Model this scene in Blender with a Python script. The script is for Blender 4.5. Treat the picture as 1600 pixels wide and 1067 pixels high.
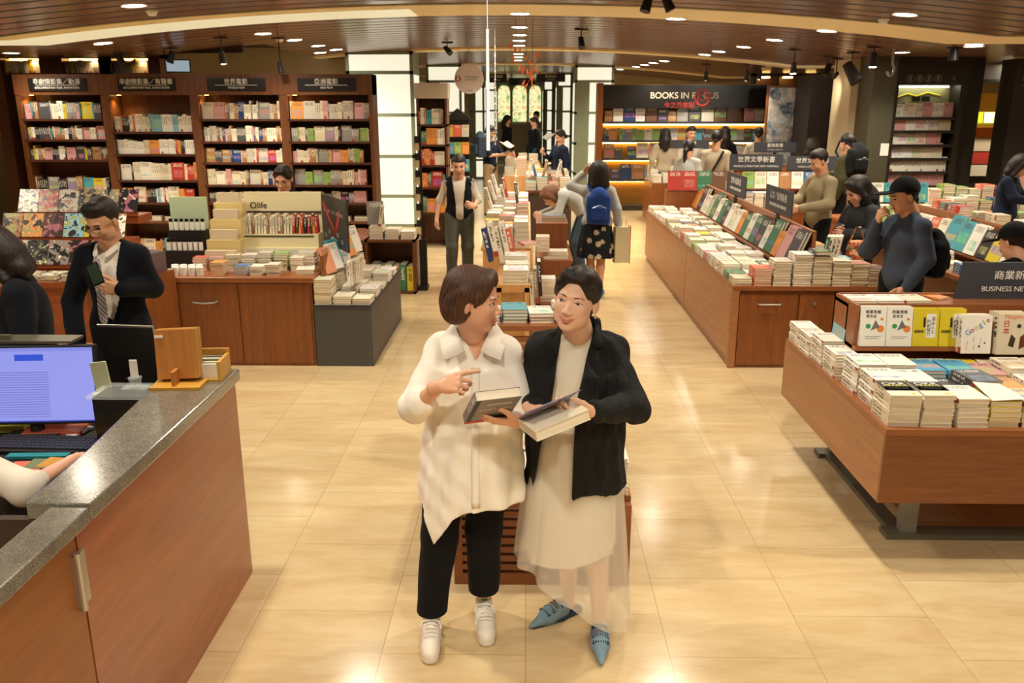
import bpy, bmesh, math, random
import numpy as np
from mathutils import Vector, Matrix, Euler
random.seed(7)
S = bpy.context.scene
COL = S.collection
for o in list(bpy.data.objects): bpy.data.objects.remove(o)
# ---------------------------------------------------------------- camera, world, exposure
CF, CP, CYAW, CH = 1315.0, math.radians(15.6), math.atan(25/1365.), 2.2
cd = bpy.data.cameras.new('camera'); cam = bpy.data.objects.new('camera', cd); COL.objects.link(cam)
cd.sensor_width = 36.0; cd.lens = 36.0*CF/1600; cd.clip_end = 200
cam.location = (0, 0, CH); cam.rotation_euler = (math.pi/2-CP, 0, CYAW)
cd.dof.use_dof = True; cd.dof.focus_distance = 3.2; cd.dof.aperture_fstop = 7.5
S.camera = cam
S.view_settings.view_transform = 'Standard'; S.view_settings.look = 'None'
S.view_settings.gamma = 1; S.view_settings.use_curve_mapping = False
S.view_settings.exposure = 0.56
wd = bpy.data.worlds.new('world'); S.world = wd; wd.use_nodes = True
wd.node_tree.nodes['Background'].inputs[0].default_value = (1.0, .86, .68, 1)
wd.node_tree.nodes['Background'].inputs[1].default_value = 0.25
S.cycles.max_bounces = 6; S.cycles.diffuse_bounces = 3; S.cycles.glossy_bounces = 3
S.cycles.transparent_max_bounces = 8; S.cycles.transmission_bounces = 4
S.cycles.sample_clamp_indirect = 6.0; S.cycles.caustics_reflective = False; S.cycles.caustics_refractive = False
S.cycles.use_denoising = True
LAMP = (1.0, .90, .715)
def ray(px, py):
    x = (px-800)/CF; u = -(py-533.5)/CF
    fy = math.cos(CP)+u*math.sin(CP); fz = -math.sin(CP)+u*math.cos(CP)
    c, s = math.cos(CYAW), math.sin(CYAW)
    return Vector((x*c-fy*s, fy*c+x*s, fz))
def G(px, py, z=0.0):
    d = ray(px, py); return Vector((0, 0, CH))+d*((z-CH)/d.z)
def W(px, py, y):
    d = ray(px, py); return Vector((0, 0, CH))+d*(y/d.y)
def proj(p):
    x, y, z = p; z -= CH; c, s = math.cos(CYAW), math.sin(CYAW)
    X = x*c+y*s; Y = -x*s+y*c
    f = Y*math.cos(CP)-z*math.sin(CP); u = Y*math.sin(CP)+z*math.cos(CP)
    f = max(f, .05)
    return 800+CF*X/f, 533.5-CF*u/f, f
def ceil_z(x): 
    a = abs(x+.4); a = min(a, 5.2)
    return 3.22-.0118*a*a
def C(px, py):
    d = ray(px, py); t = 3.0
    for i in range(4000):
        t += .01; p = Vector((0, 0, CH))+d*t
        if p.z >= ceil_z(p.x): return p
    return p
# ---------------------------------------------------------------- tags
def tag(o, label=None, cat=None, group=None, kind=None):
    if label: o['label'] = label
    if cat: o['category'] = cat
    if group: o['group'] = group
    if kind: o['kind'] = kind
    return o
def empty(name, loc=(0, 0, 0), rz=0.0, label=None, cat=None, group=None):
    o = bpy.data.objects.new(name, None); COL.objects.link(o); o.empty_display_size = .1
    o.location = loc; o.rotation_euler = (0, 0, rz)
    return tag(o, label, cat, group)
def link(name, me, mats=(), parent=None, loc=None, smooth=False):
    o = bpy.data.objects.new(name, me); COL.objects.link(o)
    for m in mats:
        me.materials.append(m)
    if parent: o.parent = parent
    if loc is not None: o.location = loc
    if smooth:
        me.polygons.foreach_set('use_smooth', [True]*len(me.polygons))
    return o
def copy_tree(o, parent=None):
    c = o.copy(); COL.objects.link(c); c.parent = parent
    for ch in list(o.children): copy_tree(ch, c)
    return c
# ---------------------------------------------------------------- mesh builder
class MB:
    def __init__(s): s.v = []; s.f = []; s.m = []
    def add(s, vs, fs, mi=0, mat=None):
        n = len(s.v)
        if mat is not None: vs = [mat @ Vector(p) for p in vs]
        s.v += [tuple(p) for p in vs]; s.f += [tuple(i+n for i in f) for f in fs]; s.m += [mi]*len(fs); return s
    def box(s, x0, x1, y0, y1, z0, z1, mi=0, mat=None):
        return s.add([(x0,y0,z0),(x1,y0,z0),(x1,y1,z0),(x0,y1,z0),(x0,y0,z1),(x1,y0,z1),(x1,y1,z1),(x0,y1,z1)],
            [(0,3,2,1),(4,5,6,7),(0,1,5,4),(1,2,6,5),(2,3,7,6),(3,0,4,7)], mi, mat)
    def prism(s, pts, z0, z1, mi=0, mat=None):
        n = len(pts)
        a = sum(pts[i][0]*pts[(i+1)%n][1]-pts[(i+1)%n][0]*pts[i][1] for i in range(n))
        if a < 0: pts = pts[::-1]
        vs = [(p[0], p[1], z0) for p in pts]+[(p[0], p[1], z1) for p in pts]
        fs = [tuple(range(n))[::-1], tuple(range(n, 2*n))]+[(i, (i+1)%n, n+(i+1)%n, n+i) for i in range(n)]
        return s.add(vs, fs, mi, mat)
    def cyl(s, a, b, r, r2=None, n=12, mi=0, caps=True):
        a = Vector(a); b = Vector(b); r2 = r if r2 is None else r2
        d = (b-a).normalized(); u = d.orthogonal().normalized(); w = d.cross(u)
        vs = [a+(u*math.cos(t)+w*math.sin(t))*r for t in [2*math.pi*i/n for i in range(n)]]
        vs += [b+(u*math.cos(t)+w*math.sin(t))*r2 for t in [2*math.pi*i/n for i in range(n)]]
        fs = [(i, (i+1)%n, n+(i+1)%n, n+i) for i in range(n)]
        if caps: fs += [tuple(range(n))[::-1], tuple(range(n, 2*n))]
        return s.add(vs, fs, mi)
    def tube(s, pts, r, n=8, mi=0):
        for a, b in zip(pts, pts[1:]): s.cyl(a, b, r, n=n, mi=mi)
        return s
    def lathe(s, prof, c=(0, 0, 0), n=24, mi=0):
        vs = []; fs = []
        for r, z in prof:
            for i in range(n):
                t = 2*math.pi*i/n; vs.append((c[0]+r*math.cos(t), c[1]+r*math.sin(t), c[2]+z))
        for j in range(len(prof)-1):
            for i in range(n): fs.append((j*n+i, j*n+(i+1)%n, (j+1)*n+(i+1)%n, (j+1)*n+i))
        return s.add(vs, fs, mi)
    def build(s, name, mats, parent=None, loc=None, rz=None, bevel=0, smooth=False, rot=None):
        me = bpy.data.meshes.new(name); me.from_pydata(s.v, [], s.f); me.update()
        if not isinstance(mats, (list, tuple)): mats = [mats]
        o = link(name, me, mats, parent, loc, smooth)
        me.polygons.foreach_set('material_index', s.m)
        if rz is not None: o.rotation_euler = (0, 0, rz)
        if rot is not None: o.rotation_euler = rot
        if bevel:
            b = o.modifiers.new('b', 'BEVEL'); b.width = bevel; b.segments = 2; b.limit_method = 'ANGLE'
        return o
def BX(name, x0, x1, y0, y1, z0, z1, mat, parent=None, bevel=0):
    return MB().box(x0, x1, y0, y1, z0, z1).build(name, mat, parent, bevel=bevel)
def struct(o): o['kind'] = 'structure'; return o
# ---------------------------------------------------------------- materials
def rgb(h):
    h = h.lstrip('#'); c = [int(h[i:i+2], 16)/255 for i in (0, 2, 4)]
    return tuple(((x+.055)/1.055)**2.4 if x > .04045 else x/12.92 for x in c)+(1,)
class NT:
    def __init__(s, name):
        s.mat = bpy.data.materials.new(name); s.mat.use_nodes = True; s.t = s.mat.node_tree; s.t.nodes.clear()
        s.out = s.t.nodes.new('ShaderNodeOutputMaterial'); s.b = s.t.nodes.new('ShaderNodeBsdfPrincipled')
        s.t.links.new(s.b.outputs[0], s.out.inputs[0])
    def n(s, typ, **kw):
        nd = s.t.nodes.new('ShaderNode'+typ)
        for k, v in kw.items(): setattr(nd, k, v)
        return nd
    def l(s, a, b): s.t.links.new(a, b)
    def set(s, node, i, v):
        if hasattr(v, 'is_linked') or hasattr(v, 'links'): s.l(v, node.inputs[i])
        else: node.inputs[i].default_value = v
    def math(s, op, a, b=0.0, c=None):
        m = s.n('Math', operation=op); s.set(m, 0, a); s.set(m, 1, b)
        if c is not None: s.set(m, 2, c)
        return m.outputs[0]
    def mix(s, f, a, b, mode='MIX'):
        m = s.n('Mix', data_type='RGBA', blend_type=mode); s.set(m, 0, f); s.set(m, 6, a); s.set(m, 7, b); return m.outputs[2]
    def noise(s, vec, scale, detail=3, rough=.5, dist=0):
        m = s.n('TexNoise'); s.l(vec, m.inputs['Vector']); m.inputs['Scale'].default_value = scale
        m.inputs['Detail'].default_value = detail; m.inputs['Roughness'].default_value = rough; m.inputs['Distortion'].default_value = dist
        return m.outputs[0]
    def coord(s, which='Object', scale=(1, 1, 1), rot=(0, 0, 0), loc=(0, 0, 0)):
        t = s.n('TexCoord'); m = s.n('Mapping'); s.l(t.outputs[which], m.inputs[0])
        m.inputs['Scale'].default_value = scale; m.inputs['Rotation'].default_value = rot; m.inputs['Location'].default_value = loc
        return m.outputs[0]
    def ramp(s, f, stops):
        r = s.n('ValToRGB'); s.l(f, r.inputs[0]); e = r.color_ramp.elements
        while len(e) < len(stops): e.new(.5)
        for x, (p, c) in zip(e, stops): x.position = p; x.color = c
        return r.outputs[0]
    def bump(s, h, strength=.3, dist=.01):
        b = s.n('Bump'); b.inputs['Strength'].default_value = strength; b.inputs['Distance'].default_value = dist
        s.l(h, b.inputs['Height']); s.l(b.outputs[0], s.b.inputs['Normal'])
    def col(s, v): s.set(s.b, 'Base Color', v); return s
    def pr(s, **kw):
        for k, v in kw.items(): s.b.inputs[k.replace('_', ' ')].default_value = v
        return s
def plain(name, c, rough=.6, metal=0, **kw):
    t = NT(name); t.col(rgb(c) if isinstance(c, str) else c); t.pr(Roughness=rough, Metallic=metal, **kw); return t.mat
def fabric(name, c, scale=900, amp=.2, rough=.9, var=.12):
    t = NT(name); v = t.coord(); n = t.noise(v, 9, 3); c = rgb(c) if isinstance(c, str) else c
    t.col(t.mix(n, tuple(x*(1-var) for x in c[:3])+(1,), tuple(min(1, x*(1+var)) for x in c[:3])+(1,)))
    t.pr(Roughness=rough); t.b.inputs['Sheen Weight'].default_value = .02; t.b.inputs['Specular IOR Level'].default_value = .2
    t.bump(t.noise(v, scale, 1), amp, .001); return t.mat
def glow(name, c, strength):
    t = NT(name); t.col((.3, .3, .3, 1)); t.b.inputs['Emission Color'].default_value = rgb(c) if isinstance(c, str) else c
    t.b.inputs['Emission Strength'].default_value = strength; return t.mat
def wood(name, c1, c2, rough=.35, axis='x', fine=1.0, space='Object', coat=.15):
    t = NT(name); sc = {'x': (1.2, 14, 14), 'y': (14, 1.2, 14), 'z': (14, 14, 1.2)}[axis]
    v = t.coord(space, tuple(k*fine for k in sc)); n = t.noise(v, 1.6, 6, .62, .6); m = t.noise(v, 6, 3, .6)
    a = t.math('MULTIPLY', n, .75); f = t.math('ADD', a, t.math('MULTIPLY', m, .25))
    t.col(t.ramp(f, [(.28, rgb(c1)), (.72, rgb(c2))])); t.pr(Roughness=rough); t.b.inputs['Coat Weight'].default_value = coat
    t.b.inputs['Coat Roughness'].default_value = .2
    t.bump(m, .05, .002); return t.mat
M = {}
M['wood_red'] = wood('cherry_wood', '#74401e', '#9c5c2e', axis='z')
M['wood_redx'] = wood('cherry_wood_long', '#844a26', '#a8683a', axis='x')
M['wood_counter'] = wood('counter_wood', '#84462a', '#a8653f', axis='y', rough=.3, coat=.3)
M['wood_side'] = wood('table_side_wood', '#94603a', '#b67e50', axis='y', rough=.4)
M['wood_dark'] = wood('shelf_wood', '#55301a', '#784824', axis='z', rough=.4)
M['wood_shelf'] = wood('shelf_board_wood', '#40221a', '#5c3320', axis='x', rough=.4)
M['wood_light'] = wood('pale_wood', '#c88f50', '#e3b273', axis='z', rough=.5, coat=0)
M['wood_block'] = wood('block_wood', '#a8672c', '#c98a42', axis='z', rough=.45)
M['wood_mag'] = wood('mag_wood', '#7c3a1a', '#a8572a', axis='x', rough=.45)
M['black'] = plain('black_matte', '#171412', .55)
M['blackgloss'] = plain('black_gloss', '#100e0e', .2)
M['darkgrey'] = plain('charcoal', '#34353a', .6)
M['sign'] = plain('sign_slate', '#3c3f47', .55)
M['signblack'] = plain('sign_black', '#14100f', .35)
M['white'] = plain('white', '#f0ece2', .6)
M['cream'] = plain('cream', '#e2d6ac', .6)
M['greyplinth'] = plain('grey_plinth', '#4a4a4c', .5)
M['steel'] = plain('brushed_steel', '#c0bdb5', .35, .9)
M['greymetal'] = plain('grey_metal', '#8f8f8a', .45, .5)
M['gun'] = plain('olive_metal', '#6a6656', .4, .3)
M['brown'] = plain('dark_brown', '#3a2a20', .6)
M['beige'] = plain('beige_wall', '#cdbb97', .8)
M['bandm'] = plain('ceiling_band_paint', '#f0e0b4', .7)
M['text'] = plain('sign_lettering', '#f2efe6', .5)
M['textdark'] = plain('dark_lettering', '#2c2a2a', .5)
M['red'] = plain('red_print', '#c22f26', .5)
M['orangeprint'] = plain('orange_print', '#e8873c', .5)
M['yellowprint'] = plain('yellow_print', '#d6c81e', .5)
M['blueprint'] = plain('blue_print', '#3c8fc0', .5)
M['green'] = plain('green_print', '#3f9a62', .5)
M['glass'] = NT('clear_acrylic').pr(Roughness=.05, Alpha=.18).col((.9, .95, .95, 1)).mat
M['lamp'] = glow('lamp_lens', (1, .90, .72, 1), 45.0)
M['lightbox'] = glow('light_box_panel', (1, .94, .71, 1), .60)
M['cove'] = glow('cove_light', (1, .80, .42, 1), 6.0)
M['shelfglow'] = glow('shelf_light', (1, .60, .16, 1), 9.0)
def granite():
    t = NT('granite'); v = t.coord(); a = t.noise(v, 260, 3, .7); b = t.noise(v, 14, 4)
    f = t.math('ADD', t.math('MULTIPLY', a, .85), t.math('MULTIPLY', b, .15))
    t.col(t.ramp(f, [(.36, rgb('#403e38')), (.5, rgb('#6c695e')), (.66, rgb('#9c9786'))])); t.pr(Roughness=.26)
    t.b.inputs['Coat Weight'].default_value = 1.0; t.b.inputs['Coat Roughness'].default_value = .15
    return t.mat
M['granite'] = granite()
def floor_mat():
    t = NT('marble_floor_tiles')
    v = t.coord('Object', (1, 1, 1), (0, 0, math.pi/2), (0, 0, 0))
    br = t.n('TexBrick'); t.l(v, br.inputs['Vector']); br.offset = .5; br.squash = 1
    for k, val in (('Scale', 1.0), ('Mortar Size', .0022), ('Mortar Smooth', .1), ('Bias', 0.0), ('Brick Width', .605), ('Row Height', .60)): br.inputs[k].default_value = val
    br.inputs['Color1'].default_value = (0, 0, 0, 1); br.inputs['Color2'].default_value = (1, 1, 1, 1); br.inputs['Mortar'].default_value = (.5, .5, .5, 1)
    w = t.coord('Object', (1.2, 4.5, 1)); n1 = t.noise(w, 1.3, 6, .6, .7); n2 = t.noise(w, 5, 5, .65, .5)
    base = t.ramp(t.math('ADD', t.math('MULTIPLY', n1, .7), t.math('MULTIPLY', n2, .3)),
                  [(.28, rgb('#c9ab7c')), (.5, rgb('#dac094')), (.72, rgb('#e6d2a8'))])
    tint = t.mix(br.outputs['Color'], (.90, .885, .86, 1), (1.0, 1.0, 1.0, 1))
    c = t.mix(1.0, base, tint, 'MULTIPLY')
    c = t.mix(br.outputs['Fac'], c, rgb('#b89e72')); t.col(c)
    t.set(t.b, 'Roughness', t.math('ADD', t.math('MULTIPLY', n2, .10), .13)); t.b.inputs['Specular IOR Level'].default_value = .5
    return t.mat
M['floor'] = floor_mat()
def ceil_mat():
    t = NT('ceiling_planks'); tc = t.n('TexCoord'); sp = t.n('SeparateXYZ'); t.l(tc.outputs['Object'], sp.inputs[0])
    y = sp.outputs[1]; fr = t.math('FRACT', t.math('MULTIPLY', y, 1/.34)); groove = t.math('LESS_THAN', fr, .2)
    row = t.math('FLOOR', t.math('MULTIPLY', y, 1/.34))
    v = t.n('CombineXYZ'); t.l(t.math('MULTIPLY', sp.outputs[0], .6), v.inputs[0]); t.l(t.math('MULTIPLY', row, 3.7), v.inputs[1]); t.l(t.math('MULTIPLY', y, 8.0), v.inputs[2])
    n = t.noise(v.outputs[0], 2.2, 4, .6)
    c = t.ramp(n, [(.3, rgb('#5e3c28')), (.5, rgb('#7a5036')), (.7, rgb('#8e6044'))])
    c = t.mix(groove, c, rgb('#0a0503')); t.col(c); t.pr(Roughness=.16)
    t.set(t.b, 'Roughness', t.math('ADD', t.math('MULTIPLY', groove, .5), .24))
    t.b.inputs['Specular IOR Level'].default_value = .75
    b = t.math('SUBTRACT', 1.0, groove); t.bump(b, .5, .01); return t.mat
M['ceil'] = ceil_mat()
def skin(name, c, c2=None):
    t = NT(name); v = t.coord(); n = t.noise(v, 12, 3); c = rgb(c)
    t.col(t.mix(n, tuple(x*.93 for x in c[:3])+(1,), tuple(min(1, x*1.05) for x in c[:3])+(1,))); t.pr(Roughness=.42)
    t.b.inputs['Subsurface Weight'].default_value = .12; t.b.inputs['Subsurface Radius'].default_value = (.012, .005, .003)
    return t.mat
M['skin'] = skin('skin', '#e8b292'); M['skin_tan'] = skin('skin_tan', '#d8a27e'); M['skin_pale'] = skin('skin_pale', '#eec0a2')
M['lips'] = plain('lips', '#c97f6c', .45); M['iris'] = plain('eye_dark', '#1d120d', .15); M['eyewhite'] = plain('eye_white', '#d9cec4', .3)
M['teeth'] = plain('teeth', '#efe6da', .3); M['mouth'] = plain('mouth_dark', '#3a1212', .6)
def hairm(name, c1, c2, space='Object', rough=.5):
    t = NT(name); v = t.coord('Object', (110, 110, 6)); n = t.noise(v, 1.5, 3, .6); w = t.coord('Object', (8, 8, 3)); m = t.noise(w, 1.0, 2)
    t.col(t.ramp(t.math('ADD', t.math('MULTIPLY', n, .6), t.math('MULTIPLY', m, .4)), [(.35, rgb(c1)), (.65, rgb(c2))])); t.pr(Roughness=rough)
    t.b.inputs['Specular IOR Level'].default_value = .45
    t.bump(n, .8, .004); return t.mat
M['hair'] = hairm('black_hair', '#0e0a09', '#2a1c17'); M['hair_br'] = hairm('brown_hair', '#1f120c', '#644028'); M['hair_tip'] = hairm('auburn_hair', '#4a2412', '#8a5128')
M['hair_dk'] = hairm('dark_brown_hair', '#120a08', '#2c1812'); M['hair_tan'] = hairm('long_brown_hair', '#5a3422', '#8c5c40')
# book materials: front cover art, spine lettering, page edges; the hue comes from each book's own colour
def cover_mat(name, src, spine=False):
    t = NT(name)
    if src == 'object':
        oi = t.n('ObjectInfo'); col, rnd = oi.outputs['Color'], oi.outputs['Random']
    else:
        at = t.n('Attribute', attribute_name='hue'); col, rnd = at.outputs['Color'], at.outputs['Alpha']
    uv = t.n('UVMap'); sp = t.n('SeparateXYZ'); t.l(uv.outputs[0], sp.inputs[0]); u, v = sp.outputs[0], sp.outputs[1]
    lum = t.n('RGBToBW'); t.l(col, lum.inputs[0]); dark = t.math('LESS_THAN', lum.outputs[0], .28)
    ink = t.mix(dark, rgb('#3d3634'), rgb('#efe8d8'))
    cm = t.n('CombineXYZ'); t.l(t.math('MULTIPLY', rnd, 37.0), cm.inputs[2])
    if spine:
        t.l(t.math('MULTIPLY', u, 2.0), cm.inputs[0]); t.l(t.math('MULTIPLY', v, 26.0), cm.inputs[1])
        n = t.noise(cm.outputs[0], 1.0, 1)
        band = t.math('MULTIPLY', t.math('LESS_THAN', t.math('ABSOLUTE', t.math('SUBTRACT', u, .5)), .24), t.math('GREATER_THAN', v, .42))
        band = t.math('MULTIPLY', band, t.math('LESS_THAN', v, .9))
        c = t.mix(t.math('MULTIPLY', t.math('GREATER_THAN', n, .5), band), col, ink)
        foot = t.math('MULTIPLY', t.math('LESS_THAN', v, .16), t.math('GREATER_THAN', t.math('FRACT', t.math('MULTIPLY', rnd, 7.3)), .82))
        c = t.mix(foot, c, rgb('#a8483a'))
    else:
        hs = t.n('HueSaturation'); t.l(t.math('FRACT', t.math('MULTIPLY', rnd, 11.3)), hs.inputs['Hue']); hs.inputs['Color'].default_value = rgb('#c8663e'); hs.inputs['Saturation'].default_value = .75
        t.l(t.math('MULTIPLY', u, 6.0), cm.inputs[0]); t.l(t.math('MULTIPLY', v, 6.0), cm.inputs[1])
        vn = t.n('TexVoronoi'); t.l(cm.outputs[0], vn.inputs['Vector']); vn.inputs['Scale'].default_value = .55
        pic = t.mix(vn.outputs['Distance'], hs.outputs[0], col)
        r2 = t.math('FRACT', t.math('MULTIPLY', rnd, 5.7)); r3 = t.math('FRACT', t.math('MULTIPLY', rnd, 17.9))
        inpic = t.math('MULTIPLY', t.math('LESS_THAN', v, t.math('ADD', t.math('MULTIPLY', r2, .35), .3)), t.math('GREATER_THAN', v, t.math('MULTIPLY', r3, .3)))
        inpic = t.math('MULTIPLY', inpic, t.math('LESS_THAN', t.math('ABSOLUTE', t.math('SUBTRACT', u, .5)), t.math('ADD', .22, t.math('MULTIPLY', r3, .3))))
        inpic = t.math('MULTIPLY', inpic, t.math('GREATER_THAN', r3, .35))
        c = t.mix(inpic, col, pic)
        cm2 = t.n('CombineXYZ'); t.l(t.math('MULTIPLY', u, 22.0), cm2.inputs[0]); t.l(t.math('FLOOR', t.math('MULTIPLY', v, 16.0)), cm2.inputs[1]); t.l(t.math('MULTIPLY', rnd, 51.0), cm2.inputs[2])
        n = t.noise(cm2.outputs[0], 1.0, 1); ttl = t.math('MULTIPLY', t.math('GREATER_THAN', n, .5), t.math('GREATER_THAN', v, .74)); ttl = t.math('MULTIPLY', ttl, t.math('LESS_THAN', v, .93))
        ttl = t.math('MULTIPLY', ttl, t.math('LESS_THAN', t.math('ABSOLUTE', t.math('SUBTRACT', u, .5)), .36))
        ttl = t.math('MULTIPLY', ttl, t.math('GREATER_THAN', t.math('FRACT', t.math('MULTIPLY', v, 16.0)), .3))
        c = t.mix(ttl, c, ink)
    t.col(c); t.pr(Roughness=.42); return t.mat
BM = {}
for src in ('object', 'attribute'):
    BM[src] = [cover_mat('book_cover_'+src, src), cover_mat('book_spine_'+src, src, True), None]
def page_mat():
    t = NT('book_pages'); v = t.coord('Generated'); sp = t.n('SeparateXYZ'); t.l(v, sp.inputs[0])
    w = t.math('SINE', t.math('MULTIPLY', sp.outputs[2], 120.0)); f = t.math('MULTIPLY_ADD', w, .5, .5)
    t.col(t.mix(f, rgb('#e2d4b8'), rgb('#f3ead6'))); t.pr(Roughness=.8); return t.mat
M['pages'] = page_mat()
BM['object'][2] = M['pages']; BM['attribute'][2] = M['pages']
def text(name, body, size, mat, loc, rot, parent=None, align='CENTER', ext=.001, xs=1.0):
    c = bpy.data.curves.new(name, 'FONT'); c.body = body; c.size = size; c.align_x = align; c.align_y = 'CENTER'; c.extrude = ext
    c.materials.append(mat); o = bpy.data.objects.new(name, c); COL.objects.link(o); o.location = loc; o.rotation_euler = rot; o.scale = (xs, 1, 1)
    if parent: o.parent = parent
    return o
# ---------------------------------------------------------------- implicit-surface modelling (smooth unions turned into one quad mesh)
def smin(a, b, k):
    if k <= 0: return np.minimum(a, b)
    h = np.clip(.5+.5*(b-a)/k, 0, 1); return b+(a-b)*h-k*h*(1-h)
class Sdf:
    def __init__(s): s.p = []
    def rc(s, a, b, r1, r2=None, k=.02, tag=0, sub=False):
        s.p.append(('rc', np.array(a, float), np.array(b, float), r1, r1 if r2 is None else r2, k, tag, sub)); return s
    def chain(s, pts, rs, k=.02, tag=0):
        for i in range(len(pts)-1): s.rc(pts[i], pts[i+1], rs[i], rs[i+1], k, tag)
        return s
    def el(s, c, r, R=None, k=.02, tag=0, sub=False):
        s.p.append(('el', np.array(c, float), np.array(r, float), None if R is None else np.array(R, float), None, k, tag, sub)); return s
    def bx(s, c, h, R=None, rd=.005, k=.0, tag=0, sub=False):
        s.p.append(('bx', np.array(c, float), np.array(h, float), None if R is None else np.array(R, float), rd, k, tag, sub)); return s
    def loft(s, rings, k=.03, tag=0):   # rings: (x, y, z, rx, ry), z descending or ascending
        s.p.append(('loft', np.array(sorted(rings, key=lambda r: r[2]), float), None, None, None, k, tag, False)); return s
    def bounds(s):
        lo = np.full(3, 1e9); hi = -lo
        for q in s.p:
            if q[7]: continue
            a, b = s.bb(q); lo = np.minimum(lo, a); hi = np.maximum(hi, b)
        return lo, hi
    def bb(s, q):
        if q[0] == 'rc':
            r = max(q[3], q[4]); return np.minimum(q[1], q[2])-r, np.maximum(q[1], q[2])+r
        if q[0] in ('el', 'bx'):
            r = np.linalg.norm(q[2]) if (q[0] == 'bx' or q[3] is not None) else q[2]; r = r+(q[4] or 0); return q[1]-r, q[1]+r
        g = q[1]; return np.array([(g[:, 0]-g[:, 3]).min(), (g[:, 1]-g[:, 4]).min(), g[0, 2]]), np.array([(g[:, 0]+g[:, 3]).max(), (g[:, 1]+g[:, 4]).max(), g[-1, 2]])
    def dist(s, q, X, Y, Z):
        if q[0] == 'rc':
            a, b, r1, r2 = q[1:5]; ba = b-a; L = max(ba@ba, 1e-12)
            px, py, pz = X-a[0], Y-a[1], Z-a[2]
            t = np.clip((px*ba[0]+py*ba[1]+pz*ba[2])/L, 0, 1)
            return np.sqrt((px-t*ba[0])**2+(py-t*ba[1])**2+(pz-t*ba[2])**2)-(r1+(r2-r1)*t)
        if q[0] in ('el', 'bx'):
            c, r, R = q[1:4]; px, py, pz = X-c[0], Y-c[1], Z-c[2]
            if R is not None:
                px, py, pz = (R[0, 0]*px+R[1, 0]*py+R[2, 0]*pz, R[0, 1]*px+R[1, 1]*py+R[2, 1]*pz, R[0, 2]*px+R[1, 2]*py+R[2, 2]*pz)
            if q[0] == 'el':
                k0 = np.sqrt((px/r[0])**2+(py/r[1])**2+(pz/r[2])**2); k1 = np.sqrt((px/r[0]**2)**2+(py/r[1]**2)**2+(pz/r[2]**2)**2)
                return k0*(k0-1)/np.maximum(k1, 1e-6)
            dx, dy, dz = abs(px)-r[0]+q[4], abs(py)-r[1]+q[4], abs(pz)-r[2]+q[4]
            return np.sqrt(np.maximum(dx, 0)**2+np.maximum(dy, 0)**2+np.maximum(dz, 0)**2)+np.minimum(np.maximum(dx, np.maximum(dy, dz)), 0)-q[4]
        g = q[1]; z = g[:, 2]
        zz = np.clip(Z, z[0], z[-1]); I = lambda i: np.interp(zz, z, g[:, i])
        cx, cy, rx, ry = I(0), I(1), I(3), I(4)
        d = (np.sqrt(((X-cx)/rx)**2+((Y-cy)/ry)**2)-1)*np.minimum(rx, ry)
        dz = np.abs(Z-zz); return np.where(dz > 0, np.sqrt(np.maximum(d, 0)**2+dz**2)+np.minimum(d, 0)*0, np.maximum(d, np.maximum(z[0]-Z, Z-z[-1])))
    def raw(s, vox, warp=None, clip=None, pad=3, T0=None):
        lo, hi = s.bounds(); lo = lo-vox*pad; hi = hi+vox*pad
        n = np.ceil((hi-lo)/vox).astype(int)+1
        ax = [lo[i]+np.arange(n[i])*vox for i in range(3)]
        D = np.full(n, .3, np.float32); T = np.zeros(n, np.int8); B = np.full(n, 9., np.float32)
        tags = any(q[6] for q in s.p)
        for q in s.p:
            a, b = s.bb(q); m = q[5]+2.5*vox+.012
            i0 = np.maximum(((a-m-lo)/vox).astype(int), 0); i1 = np.minimum(((b+m-lo)/vox).astype(int)+2, n)
            if (i1 <= i0).any(): continue
            sl = tuple(slice(i0[j], i1[j]) for j in range(3))
            X, Y, Z = np.meshgrid(*(ax[j][sl[j]] for j in range(3)), indexing='ij')
            d = s.dist(q, X, Y, Z)
            if q[7]: D[sl] = -smin(-D[sl], d, q[5])
            else:
                D[sl] = smin(D[sl], d, q[5])
                if tags: up = d < B[sl]; B[sl] = np.where(up, d, B[sl]); T[sl] = np.where(up, q[6], T[sl])
        if warp or clip:
            X, Y, Z = np.meshgrid(*ax, indexing='ij')
            if warp: D = np.where(np.abs(D) < .06, D+warp(X, Y, Z), D)
            for c in clip or (): D = np.maximum(D, c(X, Y, Z))
        V, Q = nets(D, lo, vox); t = np.zeros(len(Q), np.int32)
        if tags and len(Q):
            ii = np.clip(np.round((V[Q].mean(axis=1)-lo)/vox).astype(int), 0, n-1); t = T[ii[:, 0], ii[:, 1], ii[:, 2]].astype(np.int32)
        return V, Q, t
    def mesh(s, name, vox, mats, parent=None, smooth=1, **kw):
        return raws(name, [s.raw(vox, **kw)], mats, parent, smooth)
def raws(name, rs, mats, parent=None, smooth=1):
    Vs, Qs, Ts, k = [], [], [], 0
    for V, Q, t in rs: Vs.append(V); Qs.append(Q+k); Ts.append(t); k += len(V)
    V = np.concatenate(Vs); Q = np.concatenate(Qs).astype(np.int32); T = np.concatenate(Ts).astype(np.int32)
    me = bpy.data.meshes.new(name)
    me.vertices.add(len(V)); me.vertices.foreach_set('co', np.ascontiguousarray(V, dtype=np.float32).ravel())
    me.loops.add(Q.size); me.loops.foreach_set('vertex_index', Q.ravel())
    me.polygons.add(len(Q)); me.polygons.foreach_set('loop_start', (np.arange(len(Q))*4).astype(np.int32)); me.polygons.foreach_set('loop_total', np.full(len(Q), 4, np.int32))
    me.update(calc_edges=True)
    o = link(name, me, mats if isinstance(mats, (list, tuple)) else [mats], parent, smooth=True)
    me.polygons.foreach_set('material_index', T)
    if smooth:
        md = o.modifiers.new('s', 'SMOOTH'); md.factor = .5; md.iterations = smooth
    return o
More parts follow.
